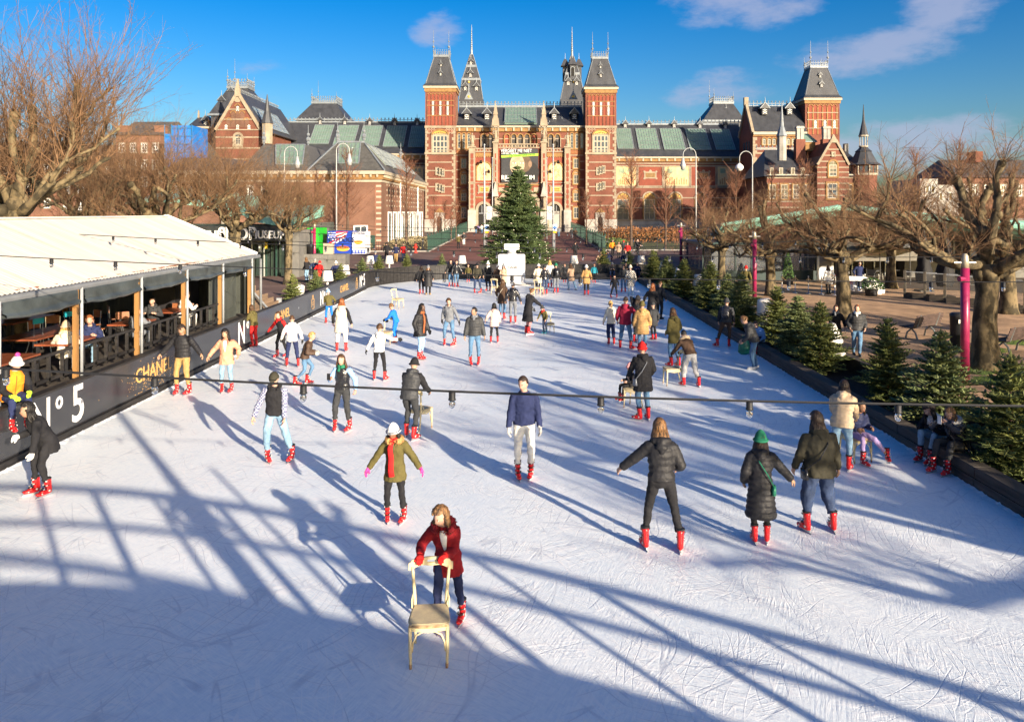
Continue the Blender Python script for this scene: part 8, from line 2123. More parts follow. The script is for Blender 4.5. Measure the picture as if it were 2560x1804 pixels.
  # ---- headgear
 if hat:
  hk,hcol=hat[0],hat[1];mb=MB();M4=Matrix.Scale(s,4)@HM4;n,m=(20,9)if lod<2 else(10,6);vs=[];K=.024
  z0=.12 if hk in('beanie','pompom')else .20
  for i in range(m+1):
   t=z0+(PI/2-z0)*i/m
   for j in range(n):
    a=2*PI*j/n;d=(math.cos(t)*math.sin(a),math.cos(t)*math.cos(a),math.sin(t));q=V(head_pt(*d,K if hk!='helmet' else .035,False));q.z+=(.028 if hk in('beanie','pompom')else .006)*(i/m);vs.append(M4@(q*hs))
  mb.add(vs,[(i*n+j,i*n+(j+1)%n,(i+1)*n+(j+1)%n,(i+1)*n+j)for i in range(m)for j in range(n)])
  name={'beanie':'beanie','pompom':'bobble_hat','cap':'cap','helmet':'helmet','bucket':'hat'}[hk]
  if hk in('beanie','pompom'):
   mb.tube([M4@(V((.104*math.sin(a),.002+.124*math.cos(a),.012+.012*math.cos(a)))*hs)for a in[2*PI*k/18 for k in range(19)]],.021*s,7)
  ho=mb.build(name,cloth(hcol,'fabric'),root,True)
  if hk=='cap':v=MB();v.tube([M4@(V((0,.09,.036))*hs),M4@(V((0,.15,.03))*hs),M4@(V((0,.19,.018))*hs)],[.078*s,.07*s,.03*s],9,ry=.006*s,up=tuple((HM@V((0,0,1)))));v.build('visor',cloth(hcol),ho,True)
  if hk=='pompom':v=MB();v.ball(M4@(V((0,-.01,.178))*hs),.048*s,9,6);v.build('bobble',cloth(hat[2]if len(hat)>2 else hcol,'fur'),ho,True)
  if len(hat)>2 and hk=='beanie':
   for dz in(.030,.012):v=MB();v.tube([M4@(V((.115*math.sin(a),.002+.137*math.cos(a),dz+.012*math.cos(a)))*hs)for a in[2*PI*k/18 for k in range(19)]],.008*s,5);v.build('hat_stripe',cloth(hat[2]),ho,True)
   # ---- bags
 if bag:
  bk,bc=bag;bm_=cloth(bc,'leather');mb=MB()
  if bk=='backpack':
   mb.tube([S(sp(0,-.20-th,.02)),S(sp(0,-.21-th,.08)),S(sp(0,-.22-th,.3)),S(sp(0,-.19-th,.42)),S(sp(0,-.17-th,.45))],[x*s for x in(.10,.135,.14,.12,.06)],12,ry=[x*s for x in(.05,.085,.085,.06,.03)],up=tuple(RT@V((0,1,0))))
   o=mb.build('backpack',bm_,root,True);v=MB()
   for sg in(-1,1):v.tube([S(sp(sg*.09,-.15,.40)),S(sp(sg*.12,-.02,.50)),S(sp(sg*.125,.12+th,.38)),S(sp(sg*.14,.09+th,.18)),S(sp(sg*.15,-.1,.1))],.015*s,6)
   v.build('strap',bm_,o,True)
   v=MB();v.tube([S(sp(0,-.30-th,.08)),S(sp(0,-.305-th,.2))],[.09*s,.095*s],10,ry=[.025*s,.025*s],up=tuple(RT@V((0,1,0))));v.build('pocket',bm_,o,True)
  else:
   sg=-1 if bk=='bag_left' else 1
   mb.tube([S(sp(sg*.20*w,-.06,-.16)),S(sp(sg*.205*w,-.06,-.02))],[.10*s,.095*s],10,ry=[.045*s,.035*s],up=tuple(RT@V((1,0,0))));o=mb.build('shoulder_bag',bm_,root,True)
   v=MB();k=[(-sg*.10,.0,.485),(-sg*.03,-.145*w-th,.36),(sg*.10,-.15*w-th,.16),(sg*.20*w,-.10,-.02),(sg*.2*w,.02,-.02),(sg*.10,.15*w+th,.15),(-sg*.02,.155*w+th,.35),(-sg*.10,.0,.485)];v.tube([S(sp(*q))for q in k],.010*s,5);v.build('strap',bm_,o)
   # ---- feet
 for f,k_,a_ in((p['fl'],KL,AL),(p['fr'],KR,AR)):
  fy=f[3]if len(f)>3 else 0;fp=f[4]if len(f)>4 else 0
  loc=S(V((f[0],f[1],f[2]if len(f)>2 else 0)))
  rot=Matrix.Rotation(R(fy),3,'Z')@Matrix.Rotation(R(fp),3,'X');loc=S(a_)-rot@V((0,-.02,ah))*s
  eul=rot.to_euler()
  if skate:
   nm='black' if feet=='black_skate' else feet
   b=link('skate',SK[nm],root,loc,eul,(s*.92,s*.97,s*.97));link('blade',SK['blade'],b);link('strap',SK['strap'],b)
  else:
   me=SK[feet];b=link('shoe',me[0],root,loc,eul,(s,)*3);link('sole',me[1],b)
 return root
 # --- chairs used as skating aids
def make_chair(label,loc,rz,m,worn=None,s=1.0):
 c=thing('wooden_chair',label,'chair',loc,rz,'wooden chairs on the ice',(s,)*3);wm=worn or m
 mb=MB();pts=[(-.205,-.215),(-.19,-.232),(0,-.243),(.19,-.232),(.205,-.215),(.222,-.12),(.205,.05),(.182,.19),(.165,.205),(-.165,.205),(-.182,.19),(-.205,.05),(-.222,-.12)]
 mb.prism(pts,.440,.468,None,'z');mb.prism([(x*.93,y*.93)for x,y in pts],.4685,.474,None,'z');mb.build('seat',m,c)
 mb=MB();mb.tube([(-.205,-.222,.452),(-.1,-.240,.452),(0,-.246,.452),(.1,-.240,.452),(.205,-.222,.452)],.0135,6);mb.build('seat_edge',wm,c,True)
 for sx in(-1,1):
  mb=MB();mb.tube([(sx*.195,-.20,.44),(sx*.195,-.205,.2),(sx*.19,-.215,.0)],[.021,.018,.013],8);mb.build('leg',m,c,True)
  mb=MB();mb.tube([(sx*.19,-.2155,.001),(sx*.191,-.2125,.05)],[.0145,.0165],8);mb.build('foot',wm,c,True)
  mb=MB();mb.tube([(sx*.175,.285,0),(sx*.172,.235,.2),(sx*.172,.205,.44),(sx*.180,.215,.62),(sx*.198,.25,.80),(sx*.203,.262,.86)],[.014,.018,.021,.019,.017,.015],8);mb.build('back_post',m,c,True)
  mb=MB();mb.tube([(sx*.175,-.2,.17),(sx*.165,-.2,.27),(sx*.13,-.2,.345),(sx*.07,-.2,.375),(0,-.2,.38)],.0095,6);mb.build('bracket',m,c,True)
  mb=MB();mb.tube([(sx*.19,-.15,.40),(sx*.185,0,.36),(sx*.178,.17,.40)],.0095,6);mb.build('bracket',m,c,True)
  mb=MB();mb.tube([(sx*.20,.12,.47),(sx*.205,.17,.54),(sx*.186,.214,.60)],.009,6);mb.build('hip_brace',m,c,True)
 mb=MB();mb.prism([(-.185,.438),(.185,.438),(.185,.395),(.1,.385),(0,.372),(-.1,.385),(-.185,.395)],-.215,-.195);mb.box(-.18,.18,.17,.19,.39,.438);mb.box(-.2,-.185,-.19,.17,.39,.438);mb.box(.185,.2,-.19,.17,.39,.438);mb.build('apron',m,c)
 mb=MB()
 n=24
 def rail(t):
  x=-.245+.49*t;hi=.925+.030*math.sin(PI*t)-(.022 if t<.06 or t>.94 else 0);lo=.835+.035*math.sin(PI*t)**2-.012*math.cos(4*PI*t);return x,lo,hi,.262+.028*math.sin(PI*t)
 for i in range(n):
  (x0,l0,h0,y0),(x1,l1,h1,y1)=rail(i/n),rail((i+1)/n)
  def cell(a0,b0,a1,b1):mb.add([(x0,y0-.011,a0),(x1,y1-.011,a1),(x1,y1-.011,b1),(x0,y0-.011,b0),(x0,y0+.011,a0),(x1,y1+.011,a1),(x1,y1+.011,b1),(x0,y0+.011,b0)],[(0,1,2,3),(7,6,5,4),(0,4,5,1),(3,2,6,7),(0,3,7,4),(1,5,6,2)])
  if 10<=i<=13:cell(l0,.893,l1,.893);cell(.925,h0,.925,h1)
  else:cell(l0,h0,l1,h1)
 mb.build('top_rail',m,c)
 return c
CH_CREAM=mat('chair_cream_paint',(.66,.56,.32),.55,var=.12,vs=7,col2=(.60,.50,.30));CH_WORN=mat('chair_worn_edge',(.24,.10,.045),.7,var=.4,vs=20,col2=(.50,.36,.2))
CH_GREY=mat('chair_grey_paint',(.46,.42,.33),.6,var=.2,vs=8)
def seat_worn():
 return mat('chair_seat_paint',(.60,.50,.29),.55,vs=9,detail=8,col2=(.44,.36,.24),bump=.15,bs=30)
CH=make_chair('cream wooden chair pushed by the girl in a red coat, nearest on the ice',(-1.0,8.42,0),R(4),CH_CREAM,CH_WORN)
for ch in CH.children:
 if ch.name.startswith('seat')and 'edge' not in ch.name:
  ch.data=ch.data.copy();ch.data.materials.clear();ch.data.materials.append(seat_worn())
def chair_at(fx,fy,rz,label,m=None,s=1.0):
 p=GD(fx,fy);c=copy_tree(CH,None,p,R(rz),label,s)
 if m:
  for ch in c.children:ch.data=ch.data.copy()if False else ch.data
 return c
chair_at(940,962,155,'cream chair held by the man in a grey padded vest');chair_at(892,690,62,'empty cream chair standing alone near the left of the ice');chair_at(868,770,-10,'chair pushed by the boy in a blue ski suit',None,.95)
chair_at(1424,912,-120,'chair carrying a small child before the person in a red hat');chair_at(1508,862,-85,'pale chair pushed by the skater in grey trousers');chair_at(1230,746,20,'small chair behind the child in a red scarf',None,.85)
chair_at(1113,660,150,'cream chair beside the woman in a beige coat at the perfume bottle');chair_at(1208,662,160,'cream chair by the group right of the perfume bottle');chair_at(1918,1030,15,'chair with the seated girl in lilac trousers near the right kerb')
# --- the cast
def F(fx,fy,z=0.0):return tuple(GD(fx,fy,z))
def PZ(px,D):return(XA(px*1.11498,D),D,GZ(D))
P_=person
# --- nearest skaters
P_('girl in a red fur-hooded coat and earmuffs pushing the nearest cream chair',(-.88,9.06,0),1.48,178,('coat','burgundy','fabric',-.26),'navy','red',('curly','light',.10),None,'pale','red',None,None,dict(fl=(-.20,-.10,0,-10),fr=(.12,.10,0,10),hl=(-.03,.40,1.13),hr=(.30,.40,1.13),lean=20,side=4,head=(-35,-10),palm=((0,.3,-1),(0,.3,-1)),curl=.9,px=-.02),0,1.0,False,'burgundy',None,'white',True)
em=[o for o in COL.objects if o.get('label')=='girl in a red fur-hooded coat and earmuffs pushing the nearest cream chair'][0]
P_('girl in a white striped beanie, olive parka and long red scarf',F(886,1168),1.50,176,('coat','olive','fabric',-.24),'black','red',('long','black',.14),('beanie','white','navy'),'brown','hotpink',('red',True),None,dict(fl=(-.16,.02,0,-12),fr=(.15,0,0,14),hl=(-.50,.10,.98),hr=(.46,.12,.98),head=(-18,-10),lean=4),0,1.0,False,'camel',None,None,True)
P_('bearded man in a navy sweatshirt and pale trousers skating in the centre',F(1175,1072),1.84,183,('sweater','navy'),'offwhite','red',('short','dark'),None,'pale','ltgrey',None,None,dict(fl=(-.12,.0,0,-14),fr=(.11,.03,0,8),hl=(-.27,.10,.88),hr=(.27,.12,.86),head=(-32,-14),lean=4),0,1.08)
P_('blonde woman seen from behind in a glossy black puffer jacket and black trousers',F(1483,1232),1.82,-4,('jacket','black','puffer',-.02),'black','red',('long','light',.12),None,'pale',None,None,None,dict(fl=(-.22,.02,0,14),fr=(.25,-.03,0,-10),hl=(-.60,.22,.98),hr=(.24,.25,1.05),head=(10,-18),lean=6),0,.98,True,None,None,None,True)
P_('girl in a green beanie and long black padded coat with a green bag',F(1706,1218),1.56,-12,('long','black','puffer',-.55),'black','red',('long','dark',.10),('beanie','green'),'tan',None,None,('bag_right','green'),dict(fl=(-.10,.0,0,10),fr=(.10,.06,0,-8),hl=(-.26,.12,.95),hr=(.50,.14,1.02),head=(-10,-6)),0,.95,True,None,None,None,True)
P_('woman from behind in a dark olive jacket and dark jeans with long curly hair',F(1838,1192),1.76,6,('jacket','dkolive','fabric',-.14),'dkdenim','red',('long','dark',.30),None,'tan',None,None,('bag_left','black'),dict(fl=(-.20,.03,0,14),fr=(.20,.0,0,-10),hl=(-.32,.16,.92),hr=(.34,.10,.9),head=(22,-6)),0,1.34,True,None,None,None,True,1.18)
P_('woman in a cream puffer jacket leaning over the chair by the right kerb',F(1888,1055),1.66,-30,('jacket','beige','puffer',-.12),'ltdenim','red',('long','dark',.22),None,'tan',None,None,None,dict(fl=(-.14,-.10,0,10),fr=(.12,.06,0,-10),hl=(-.18,.48,.98),hr=(.2,.5,.95),lean=22,head=(0,-10)),0,1.12,True,None,None,None,True)
P_('girl in a navy puffer jacket and lilac trousers sitting on a chair by the kerb',(GD(1918,1030).x,GD(1918,1030).y,0),1.55,195,('jacket','navy','puffer'),'lilac','red',('long','black',.2),None,'brown',None,None,None,dict(fl=(-.42,.50,.04,-25,15),fr=(.12,.42,0,5),pel=(0,-.02,.56),hl=(-.18,.30,.75),hr=(.18,.30,.75),lean=14,head=(10,-8)),1,1.0,False,None,None,None,True)
P_('woman in a black knee coat bending and smiling at the left edge of the ice',F(98,1108),1.68,140,('coat','black','fabric',-.22),'black','red',('curly','black',.12),None,'tan','white',None,None,dict(fl=(-.12,.0,0,12),fr=(.14,.10,0,-6),hl=(-.14,.24,.74),hr=(.20,.34,1.06),lean=30,head=(-8,8),py=-.06,crouch=.97),0,1.05,False,None,None,None,True)
P_('man in a cap with plaid shirt over a black printed top and pale jeans',F(612,1034),1.74,186,('sweater','black'),'ltdenim','red',('short','brown'),('cap','dkolive'),'pale',None,None,None,dict(fl=(-.36,.02,0,-18,),fr=(.10,.04,0,28),hl=(-.24,.14,.86),hr=(.34,.14,.88),head=(2,-10),lean=4,px=-.04),0,1.04,True,None,(('plaid'),'plaid')and('navy','plaid'),None,False,1.15)
P_('woman in a black leather vest and green scarf holding up a phone',F(768,965),1.66,170,('vest','black','leather',-.03),'charcoal','red',('long','brown',.16),None,'pale',None,('green',False),None,dict(fl=(-.16,.0,0,-10),fr=(.18,.03,0,16),hl=(-.36,.10,.98),hr=(.14,.36,1.28),head=(4,-8),curl=.9),0,1.02,False,None,('sky',),None,True,1.1)
P_('man from behind in a grey padded vest and black beanie leaning on a chair',F(918,982),1.70,-14,('vest','charcoal','puffer',-.10),'charcoal','red',None,('beanie','black'),'pale',None,None,None,dict(fl=(-.10,.10,0,4),fr=(.16,-.10,0,-20),hl=(-.14,.45,.92),hr=(.30,.42,.95),lean=22,head=(0,-12),crouch=.95),0,1.05,True,None,('black',))
# --- couple at the hoarding
P_('young man in a black puffer jacket and tan trousers holding the hand of a woman',F(410,884),1.82,172,('jacket','black','puffer',-.04),'khaki','red',('mop','dark'),None,'tan',None,None,None,dict(fl=(-.16,.0,0,-14),fr=(.16,.03,0,10),hl=(-.62,.12,.98),hr=(.56,.12,.98),head=(22,-12)),0,1.06)
P_('smiling woman in a peach coat holding the hand of the man in black',F(508,879),1.66,184,('coat','peach','fabric',-.20),'ltdenim','red',('curly','black',.26),None,'tan',None,None,None,dict(fl=(-.13,.0,0,-10),fr=(.13,.0,0,10),hl=(-.36,.14,1.06),hr=(.46,.08,1.02),head=(-20,-10)),0,1.04,False,None,None,'white',True)
# --- left group of children
P_('boy in a black and red jacket gliding behind the boy in a white hoodie',F(632,800),1.50,150,('jacket','black'),'black','red',('mop','brown'),None,'pale','black',('red',False),None,dict(fl=(-.10,-.14,0,0),fr=(.10,.16,0,0),hl=(-.25,.1,.9),hr=(.40,.34,.98),lean=14),1,1.0,False,None,('red',))
P_('boy in a white hoodie and navy trousers striding away',F(655,822),1.56,18,('sweater','white','fabric',-.10),'navy','red',('short','brown'),None,'pale','black',None,None,dict(fl=(-.18,.12,0,18),fr=(.20,-.06,0,-14),hl=(-.36,.16,.95),hr=(.34,.0,.92),lean=10),1,1.02,True,None,None,None,False,1.15)
P_('blond boy in a brown jacket and jeans skating towards the right',F(683,862),1.52,-78,('jacket','brown','puffer',-.06),'denim','red',('mop','blond'),None,'pale','ltgrey',None,None,dict(fl=(-.08,.10,0,0),fr=(.10,-.26,0,0),hl=(-.2,.34,1.0),hr=(.22,.34,1.02),lean=18,crouch=.93),1,.98)
P_('woman with long brown hair in a cream padded vest over black sleeves and white trousers',F(765,788),1.78,4,('long','cream','puffer',-.32),'white','red',('long','red',.26),None,'pale',None,None,None,dict(fl=(-.14,.0,0,10),fr=(.16,.0,0,-10),hl=(-.28,.08,.95),hr=(.34,.06,.92)),1,1.02,True,None,('black',),None,True,1.2)
P_('child in an olive jacket, blue trousers and blue hat holding the hoarding',F(738,724),1.42,30,('jacket','olive'),'blue','red',None,('beanie','sky'),'pale',None,None,None,dict(fl=(-.18,-.02,0,10),fr=(.20,.02,0,-10),hl=(-.1,.45,1.1),hr=(.40,.30,1.05),lean=16),1)
P_('woman in an olive jacket and red trousers leaning on the hoarding',F(570,778),1.46,58,('jacket','olive'),'red','red',('long','brown',.16),None,'pale',None,None,None,dict(hl=(-.18,.42,1.10),hr=(.2,.42,1.10),lean=14),1,1.0,True,None,None,None,True,1.2)
P_('boy from behind in a white jacket and black trousers stretching one arm out',F(850,852),1.56,-4,('sweater','white','fabric',-.08),'black','red',('mop','brown'),None,'pale','black',None,None,dict(fl=(-.16,.02,0,10),fr=(.20,-.02,0,-24),hl=(-.46,.06,.86),hr=(.62,.08,1.30),head=(0,0)),1,1.0,True)
P_('boy in a bright blue ski suit pushing a chair',F(888,768),1.42,72,('jacket','blue'),'blue','red',('mop','light'),None,'pale','black',None,None,dict(fl=(-.10,.0,0,0),fr=(.12,.1,0,0),hl=(-.16,.48,1.02),hr=(.18,.50,.98),lean=20),1,1.0,False,None,None,None,False,1.2)
P_('woman with very long black braids in a black coat, rust scarf and blue jeans',F(942,806),1.78,-120,('coat','black','puffer',-.24),'sky','red',('braids','black',.34),None,'dark','black',((.32,.10,.04),True),None,dict(fl=(-.07,.0,0,0),fr=(.07,.03,0,0),hl=(-.28,.14,.92),hr=(.30,.10,.95),head=(15,0)),1,1.1,False,None,None,None,True)
P_('young man in a grey hooded sweatshirt and jeans gliding with bent knees',F(1008,774),1.72,168,('sweater','grey','fabric',-.10),'denim','red',('mop','brown'),None,'pale','black',None,None,dict(fl=(-.20,.06,0,-30),fr=(.20,.0,0,14),hl=(-.42,.16,.88),hr=(.26,.08,.92),head=(25,-6),lean=10,crouch=.95),1,1.02,True)
P_('man in a dark grey puffer jacket and jeans looking to the left',F(1064,818),1.78,184,('jacket','charcoal','puffer',-.08),'denim','red',('short','black'),None,'tan',None,('grey',False),None,dict(fl=(-.13,.0,0,-12),fr=(.13,.03,0,14),hl=(-.30,.06,.9),hr=(.30,.06,.9),head=(-60,0)),1,1.06,True)
P_('girl from behind in a pale pink coat and black leggings',F(1108,768),1.40,2,('coat','palepink','puffer',-.24),'black','red',('bob','black'),None,'pale',None,None,None,dict(fl=(-.15,.0,0,8),fr=(.16,.0,0,-8),hl=(-.40,.12,1.0),hr=(.26,.1,.95)),1,1.0,True,None,None,None,True)
P_('woman in a brown coat with a crossbody bag seen from behind',F(1126,716),1.72,-15,('coat','brown','fabric',-.26),'denim','red',('curly','brown',.2),None,'pale',None,None,('bag_left','cream'),dict(hl=(-.34,.3,1.05),hr=(.26,.1,.95)),2,1.05,False,None,None,None,True)
P_('woman from behind in a black leather jacket and grey jeans',F(1150,724),1.72,0,('jacket','black','leather',-.04),'grey','red',('bun','dark'),None,'pale',None,None,None,dict(fl=(-.10,.0,0,6),fr=(.11,.0,0,-6),hl=(-.34,.05,.95),hr=(.36,.05,.92)),1,1.02,True,None,None,None,True)
P_('woman in a long black coat and pink trousers reaching out to a child',F(1184,749),1.78,-62,('long','black','fabric',-.50),'pink','red',('bun','light'),None,'pale','grey',None,None,dict(hl=(-.20,.30,.95),hr=(.12,.52,1.08),lean=10,head=(-5,-20)),1,1.05,True,None,None,None,True)
P_('small child in an olive jacket, red scarf and blue skates beside a chair',F(1222,748),1.10,140,('jacket','olive'),'dkdenim','blue',('short','brown'),('beanie','charcoal'),'pale',None,('red',False),None,dict(hl=(-.22,.2,.9),hr=(.34,.34,.9),lean=22),1)
# --- right-hand group
P_('man in a maroon hooded jacket and jeans seen from behind',F(1402,783),1.80,-18,('jacket','maroon','fabric',-.14),'denim','red',('short','dark'),None,'pale',None,None,None,dict(fl=(-.18,.04,0,10),fr=(.20,-.02,0,-40),hl=(-.30,.14,.95),hr=(.44,.20,1.02)),1,1.14,True)
P_('blonde woman in a cream sweater and navy trousers beside the man in maroon',F(1370,773),1.55,10,('sweater','cream','fabric',-.12),'navy','red',('pony','blond'),None,'pale',None,None,None,dict(fl=(-.10,0,0,0),fr=(.12,.0,0,-20)),1,1.0,True,None,None,None,True,1.3)
P_('woman in a tan quilted coat and olive beanie seen from behind',F(1440,790),1.70,-8,('coat','camel','puffer',-.34),'denim','red',None,('beanie','olive'),'pale',None,None,None,dict(hl=(-.30,.08,.9),hr=(.28,.1,.95)),1,1.08,True,None,None,None,True)
P_('person in black shading the eyes beside the man in maroon',F(1428,768),1.68,-40,('coat','black','puffer',-.28),'black','red',('long','dark',.1),('beanie','black'),'pale',None,None,None,dict(hl=(-.12,.2,1.55),hr=(.26,.1,.95)),2)
P_('child in a dark coat and helmet behind the tan quilted coat',F(1466,762),1.35,30,('coat','charcoal'),'black','red',None,('helmet','charcoal'),'pale',None,None,None,{},2)
P_('woman with long curly auburn hair in a long black coat near the right kerb',F(1462,728),1.70,-25,('long','black','fabric',-.5),'black','red',('curly','red',.30),None,'pale','black',None,None,dict(hl=(-.40,.12,1.0),hr=(.26,.1,.95)),1,1.05,False,None,None,None,True)
P_('man in a black jacket and black boots standing by the right kerb',F(1478,715),1.74,-40,('jacket','black','puffer',-.12),'black','shoe_boot',('short','light'),None,'pale',None,None,None,dict(head=(0,-20)),2,1.08)
P_('woman in an olive parka and jeans seen from the side',F(1512,822),1.78,30,('coat','olive','fabric',-.26),'denim','red',('long','brown',.08),None,'pale',None,None,None,dict(fl=(-.10,.06,0,20),fr=(.10,-.06,0,0),hl=(-.16,.2,1.0),hr=(.2,.2,1.0)),1,1.05,True,None,None,None,True)
P_('skater in a dark fur-collared jacket and light grey trousers pushing a chair',F(1545,866),1.62,22,('jacket','brown','fabric',-.02),'ltgrey','red',('short','black'),None,'pale','black',None,None,dict(fl=(-.14,.10,0,10),fr=(.22,-.16,0,-16),hl=(-.24,.52,.92),hr=(.10,.52,.95),lean=38,head=(0,10),py=-.10),1,1.05,False,'beige',None,None,False,1.3)
P_('person in a red beanie and black hooded coat pushing a child on a chair',F(1442,942),1.74,12,('coat','black','fabric',-.30),'denim','red',None,('beanie','red'),'pale',None,None,('bag_left','grey'),dict(fl=(-.10,.0,0,40),fr=(.12,.02,0,0),hl=(-.24,.34,.95),hr=(.22,.2,1.0)),0,1.1,True)
P_('small child in a pink hat sitting on the chair before the red hat',(GD(1418,908).x-.05,GD(1418,908).y,0),1.12,110,('jacket','black'),'black','red',None,('beanie','pink'),'pale',None,('white',False),None,dict(pel=(0,-.05,.78),fl=(-.12,.40,.20,0),fr=(.12,.42,.20,0),hl=(-.18,.25,.95),hr=(.18,.25,.95)),1)
P_('skater with a black backpack and grey hat bending at the right kerb',F(1628,778),1.74,-20,('jacket','charcoal'),'brown','red',None,('beanie','charcoal'),'pale',None,None,('backpack','black'),dict(fl=(-.30,-.05,0,60),fr=(.10,.0,0,-10),hl=(-.30,.3,.85),hr=(.25,.3,.85),lean=20),1,1.08)
P_('person in a pale blue top sitting on the kerb',(8.1,GD(1648,790).y,0),1.7,140,('jacket','sky'),'navy','red',('short','dark'),None,'pale',None,None,None,dict(pel=(0,-.02,.46),fl=(-.12,.5,0,0),fr=(.12,.5,0,0),hl=(-.15,.4,.5),hr=(.15,.4,.5),lean=30,head=(0,-20)),1)
P_('man in a dark jacket and jeans standing on the ice holding a green bag',F(1692,828),1.72,75,('jacket','charcoal','puffer',-.06),'denim','shoe_white',('mop','light'),None,'pale',None,None,None,dict(fl=(-.08,.04,0,0),fr=(.08,-.04,0,0),hl=(-.12,.36,.86),hr=(.14,.36,.88),lean=24,head=(0,-18)),1,1.1,True,None,None,None,False,1.15)
bp=GD(1668,812);bg_=thing('shopping_bag','green plastic shopping bag held by the man at the right kerb','bag',(bp.x,bp.y,.25));mb=MB();mb.tube([(0,0,0),(0,0,.06),(.02,0,.25),(0,.01,.42),(0,0,.50)],[.10,.19,.20,.15,.06],12,ry=[.06,.11,.12,.08,.03],up=(0,1,0));mb.build('bag_body',mat('green_plastic',(.012,.15,.10),.35,var=.3,vs=5,bump=.5,bs=10),bg_,True);mb=MB();mb.tube([(-.06,0,.48),(-.03,0,.62),(.03,0,.62),(.06,0,.48)],.012,6);mb.build('handle',mat('green_plastic',(0,0,0)),bg_)
P_('woman with long dark hair and fleece jacket sitting on the kerb, the left of two',(8.05,GD(2080,1030).y,0),1.68,120,('jacket','offwhite','fur'),'ltdenim','red',('curly','dark',.26),None,'pale','black',None,None,dict(pel=(0,-.06,.47),fl=(-.12,.46,0,0),fr=(.12,.42,0,0),hl=(-.16,.42,.72),hr=(.14,.42,.70),lean=26,head=(-20,-24)),0,1.05,False,None,('black',),None,True)
P_('woman in a black shearling jacket sitting on the kerb looking at her phone',(8.05,14.5,0),1.70,118,('jacket','black','leather'),'charcoal','red',('long','light',.2),None,'pale',None,None,('bag_left','black'),dict(pel=(0,-.06,.47),fl=(-.14,.46,0,0),fr=(.13,.50,0,0),hl=(-.06,.36,.98),hr=(.08,.36,.96),lean=14,head=(-4,-22),curl=1.0),0,1.08,False,'offwhite',None,None,True)
# --- far row of skaters
far=[(945,659,1.60,20,('jacket','black'),'black','red',('long','dark',.1),None,{},'woman in black with a partner at the far left curve'),(960,660,1.72,190,('long','black','puffer',-.45),'black','shoe_brown',('long','light',.15),('beanie','grey'),{},'woman in a long black padded coat and grey beanie at the far left curve'),(1011,642,1.68,175,('jacket','black'),'denim','red',('long','dark',.15),None,dict(hl=(-.3,.1,1.05),hr=(.35,.1,.95)),'woman in a black jacket and jeans, left of a pair at the far end'),(1023,643,1.66,200,('jacket','black','leather'),'denim','red',('bun','brown'),None,dict(hl=(-.4,.1,.95)),'woman in a black leather jacket, right of a pair at the far end'),(1070,657,1.74,180,('jacket','dkolive','fabric',-.14),'dkdenim','red',None,('beanie','black'),dict(fl=(-.22,0,0,-50),fr=(.16,0,0,10),hl=(-.2,.3,1.0),hr=(.2,.3,1.0)),'man in an olive fur-hooded parka standing left of the perfume bottle'),(1095,652,1.72,165,('long','black','fabric',-.4),'black','red',None,('pompom','white'),{},'woman in a black coat with white bobble hat and scarf by the bottle'),(1116,655,1.60,170,('coat','brown'),'black','red',None,('beanie','grey'),{},'woman in a brown coat and grey hat beside the bottle'),(1130,657,1.66,160,('coat','beige'),'black','red',('long','brown',.2),('pompom','grey'),dict(hl=(-.12,.35,1.2),hr=(.12,.35,1.2)),'woman in a beige coat and grey bobble hat in front of the bottle'),(1207,655,1.66,190,('long','cream','fabric',-.4),'black','red',('long','dark',.2),('beanie','white'),{},'woman in a cream coat and white hat right of the bottle'),(1222,660,1.66,20,('jacket','black','leather'),'dkdenim','red',None,('beanie','charcoal'),dict(hl=(-.2,.3,1.0)),'woman in a black leather jacket and dark jeans right of the bottle'),(1233,645,1.70,10,('jacket','offwhite'),'denim','red',('long','blond',.15),None,{},'blonde woman in a white jacket among the group right of the bottle'),(1247,657,1.72,10,('jacket','black'),'grey','red',None,('beanie','green'),{},'skater in a black jacket, backpack and green hat'),(1281,650,1.70,30,('coat','tan','fabric',-.30),'ltdenim','shoe_white',('long','brown',.2),None,dict(fl=(-.12,.12,0,0),fr=(.24,-.2,0,0),hl=(-.1,.3,1.2),hr=(.12,.3,1.2)),'woman in a tan coat gliding on white skates at the far end'),(1315,662,1.70,2,('coat','camel','fabric',-.30),'black','red',None,('beanie','white'),{},'woman in a camel coat and cream hat seen from behind'),(1378,667,1.25,170,('jacket','black'),'black','red',('short','dark'),None,dict(fl=(-.18,0,0,-10),fr=(.3,.05,0,30),lean=16),'child in black with pink gloves learning to skate'),(1398,655,1.70,170,('jacket','charcoal'),'denim','red',('short','black'),None,dict(lean=30,hl=(-.2,.4,.9),hr=(.2,.4,.9)),'man bending over the child in black'),(1414,664,1.72,5,('long','cream','check',-.40),'white','ltblue',None,('beanie','cream'),{},'woman in a black and cream checked coat seen from behind'),(1266,633,1.20,180,('jacket','charcoal'),'black','red',('mop','light'),None,{},'small child at the far wall behind the tan coat'),(1332,634,1.25,190,('jacket','teal'),'black','red',('mop','red'),None,{},'child in teal sitting at the far wall'),(1050,632,1.15,175,('jacket','olive'),'black','red',('mop','light'),None,{},'small child leaning on the far wall'),]
for fx,fy,h,yw,tp,pn,ft,hr_,ht,ps,lab in far:
 P_(lab,F(fx,fy),h,yw,tp,pn,ft,hr_,ht,'pale',None,('white',False)if 'scarf' in lab else None,('backpack','black')if 'backpack' in lab else None,ps,2,1.06,'hood' in lab,None,None,None,'woman' in lab)
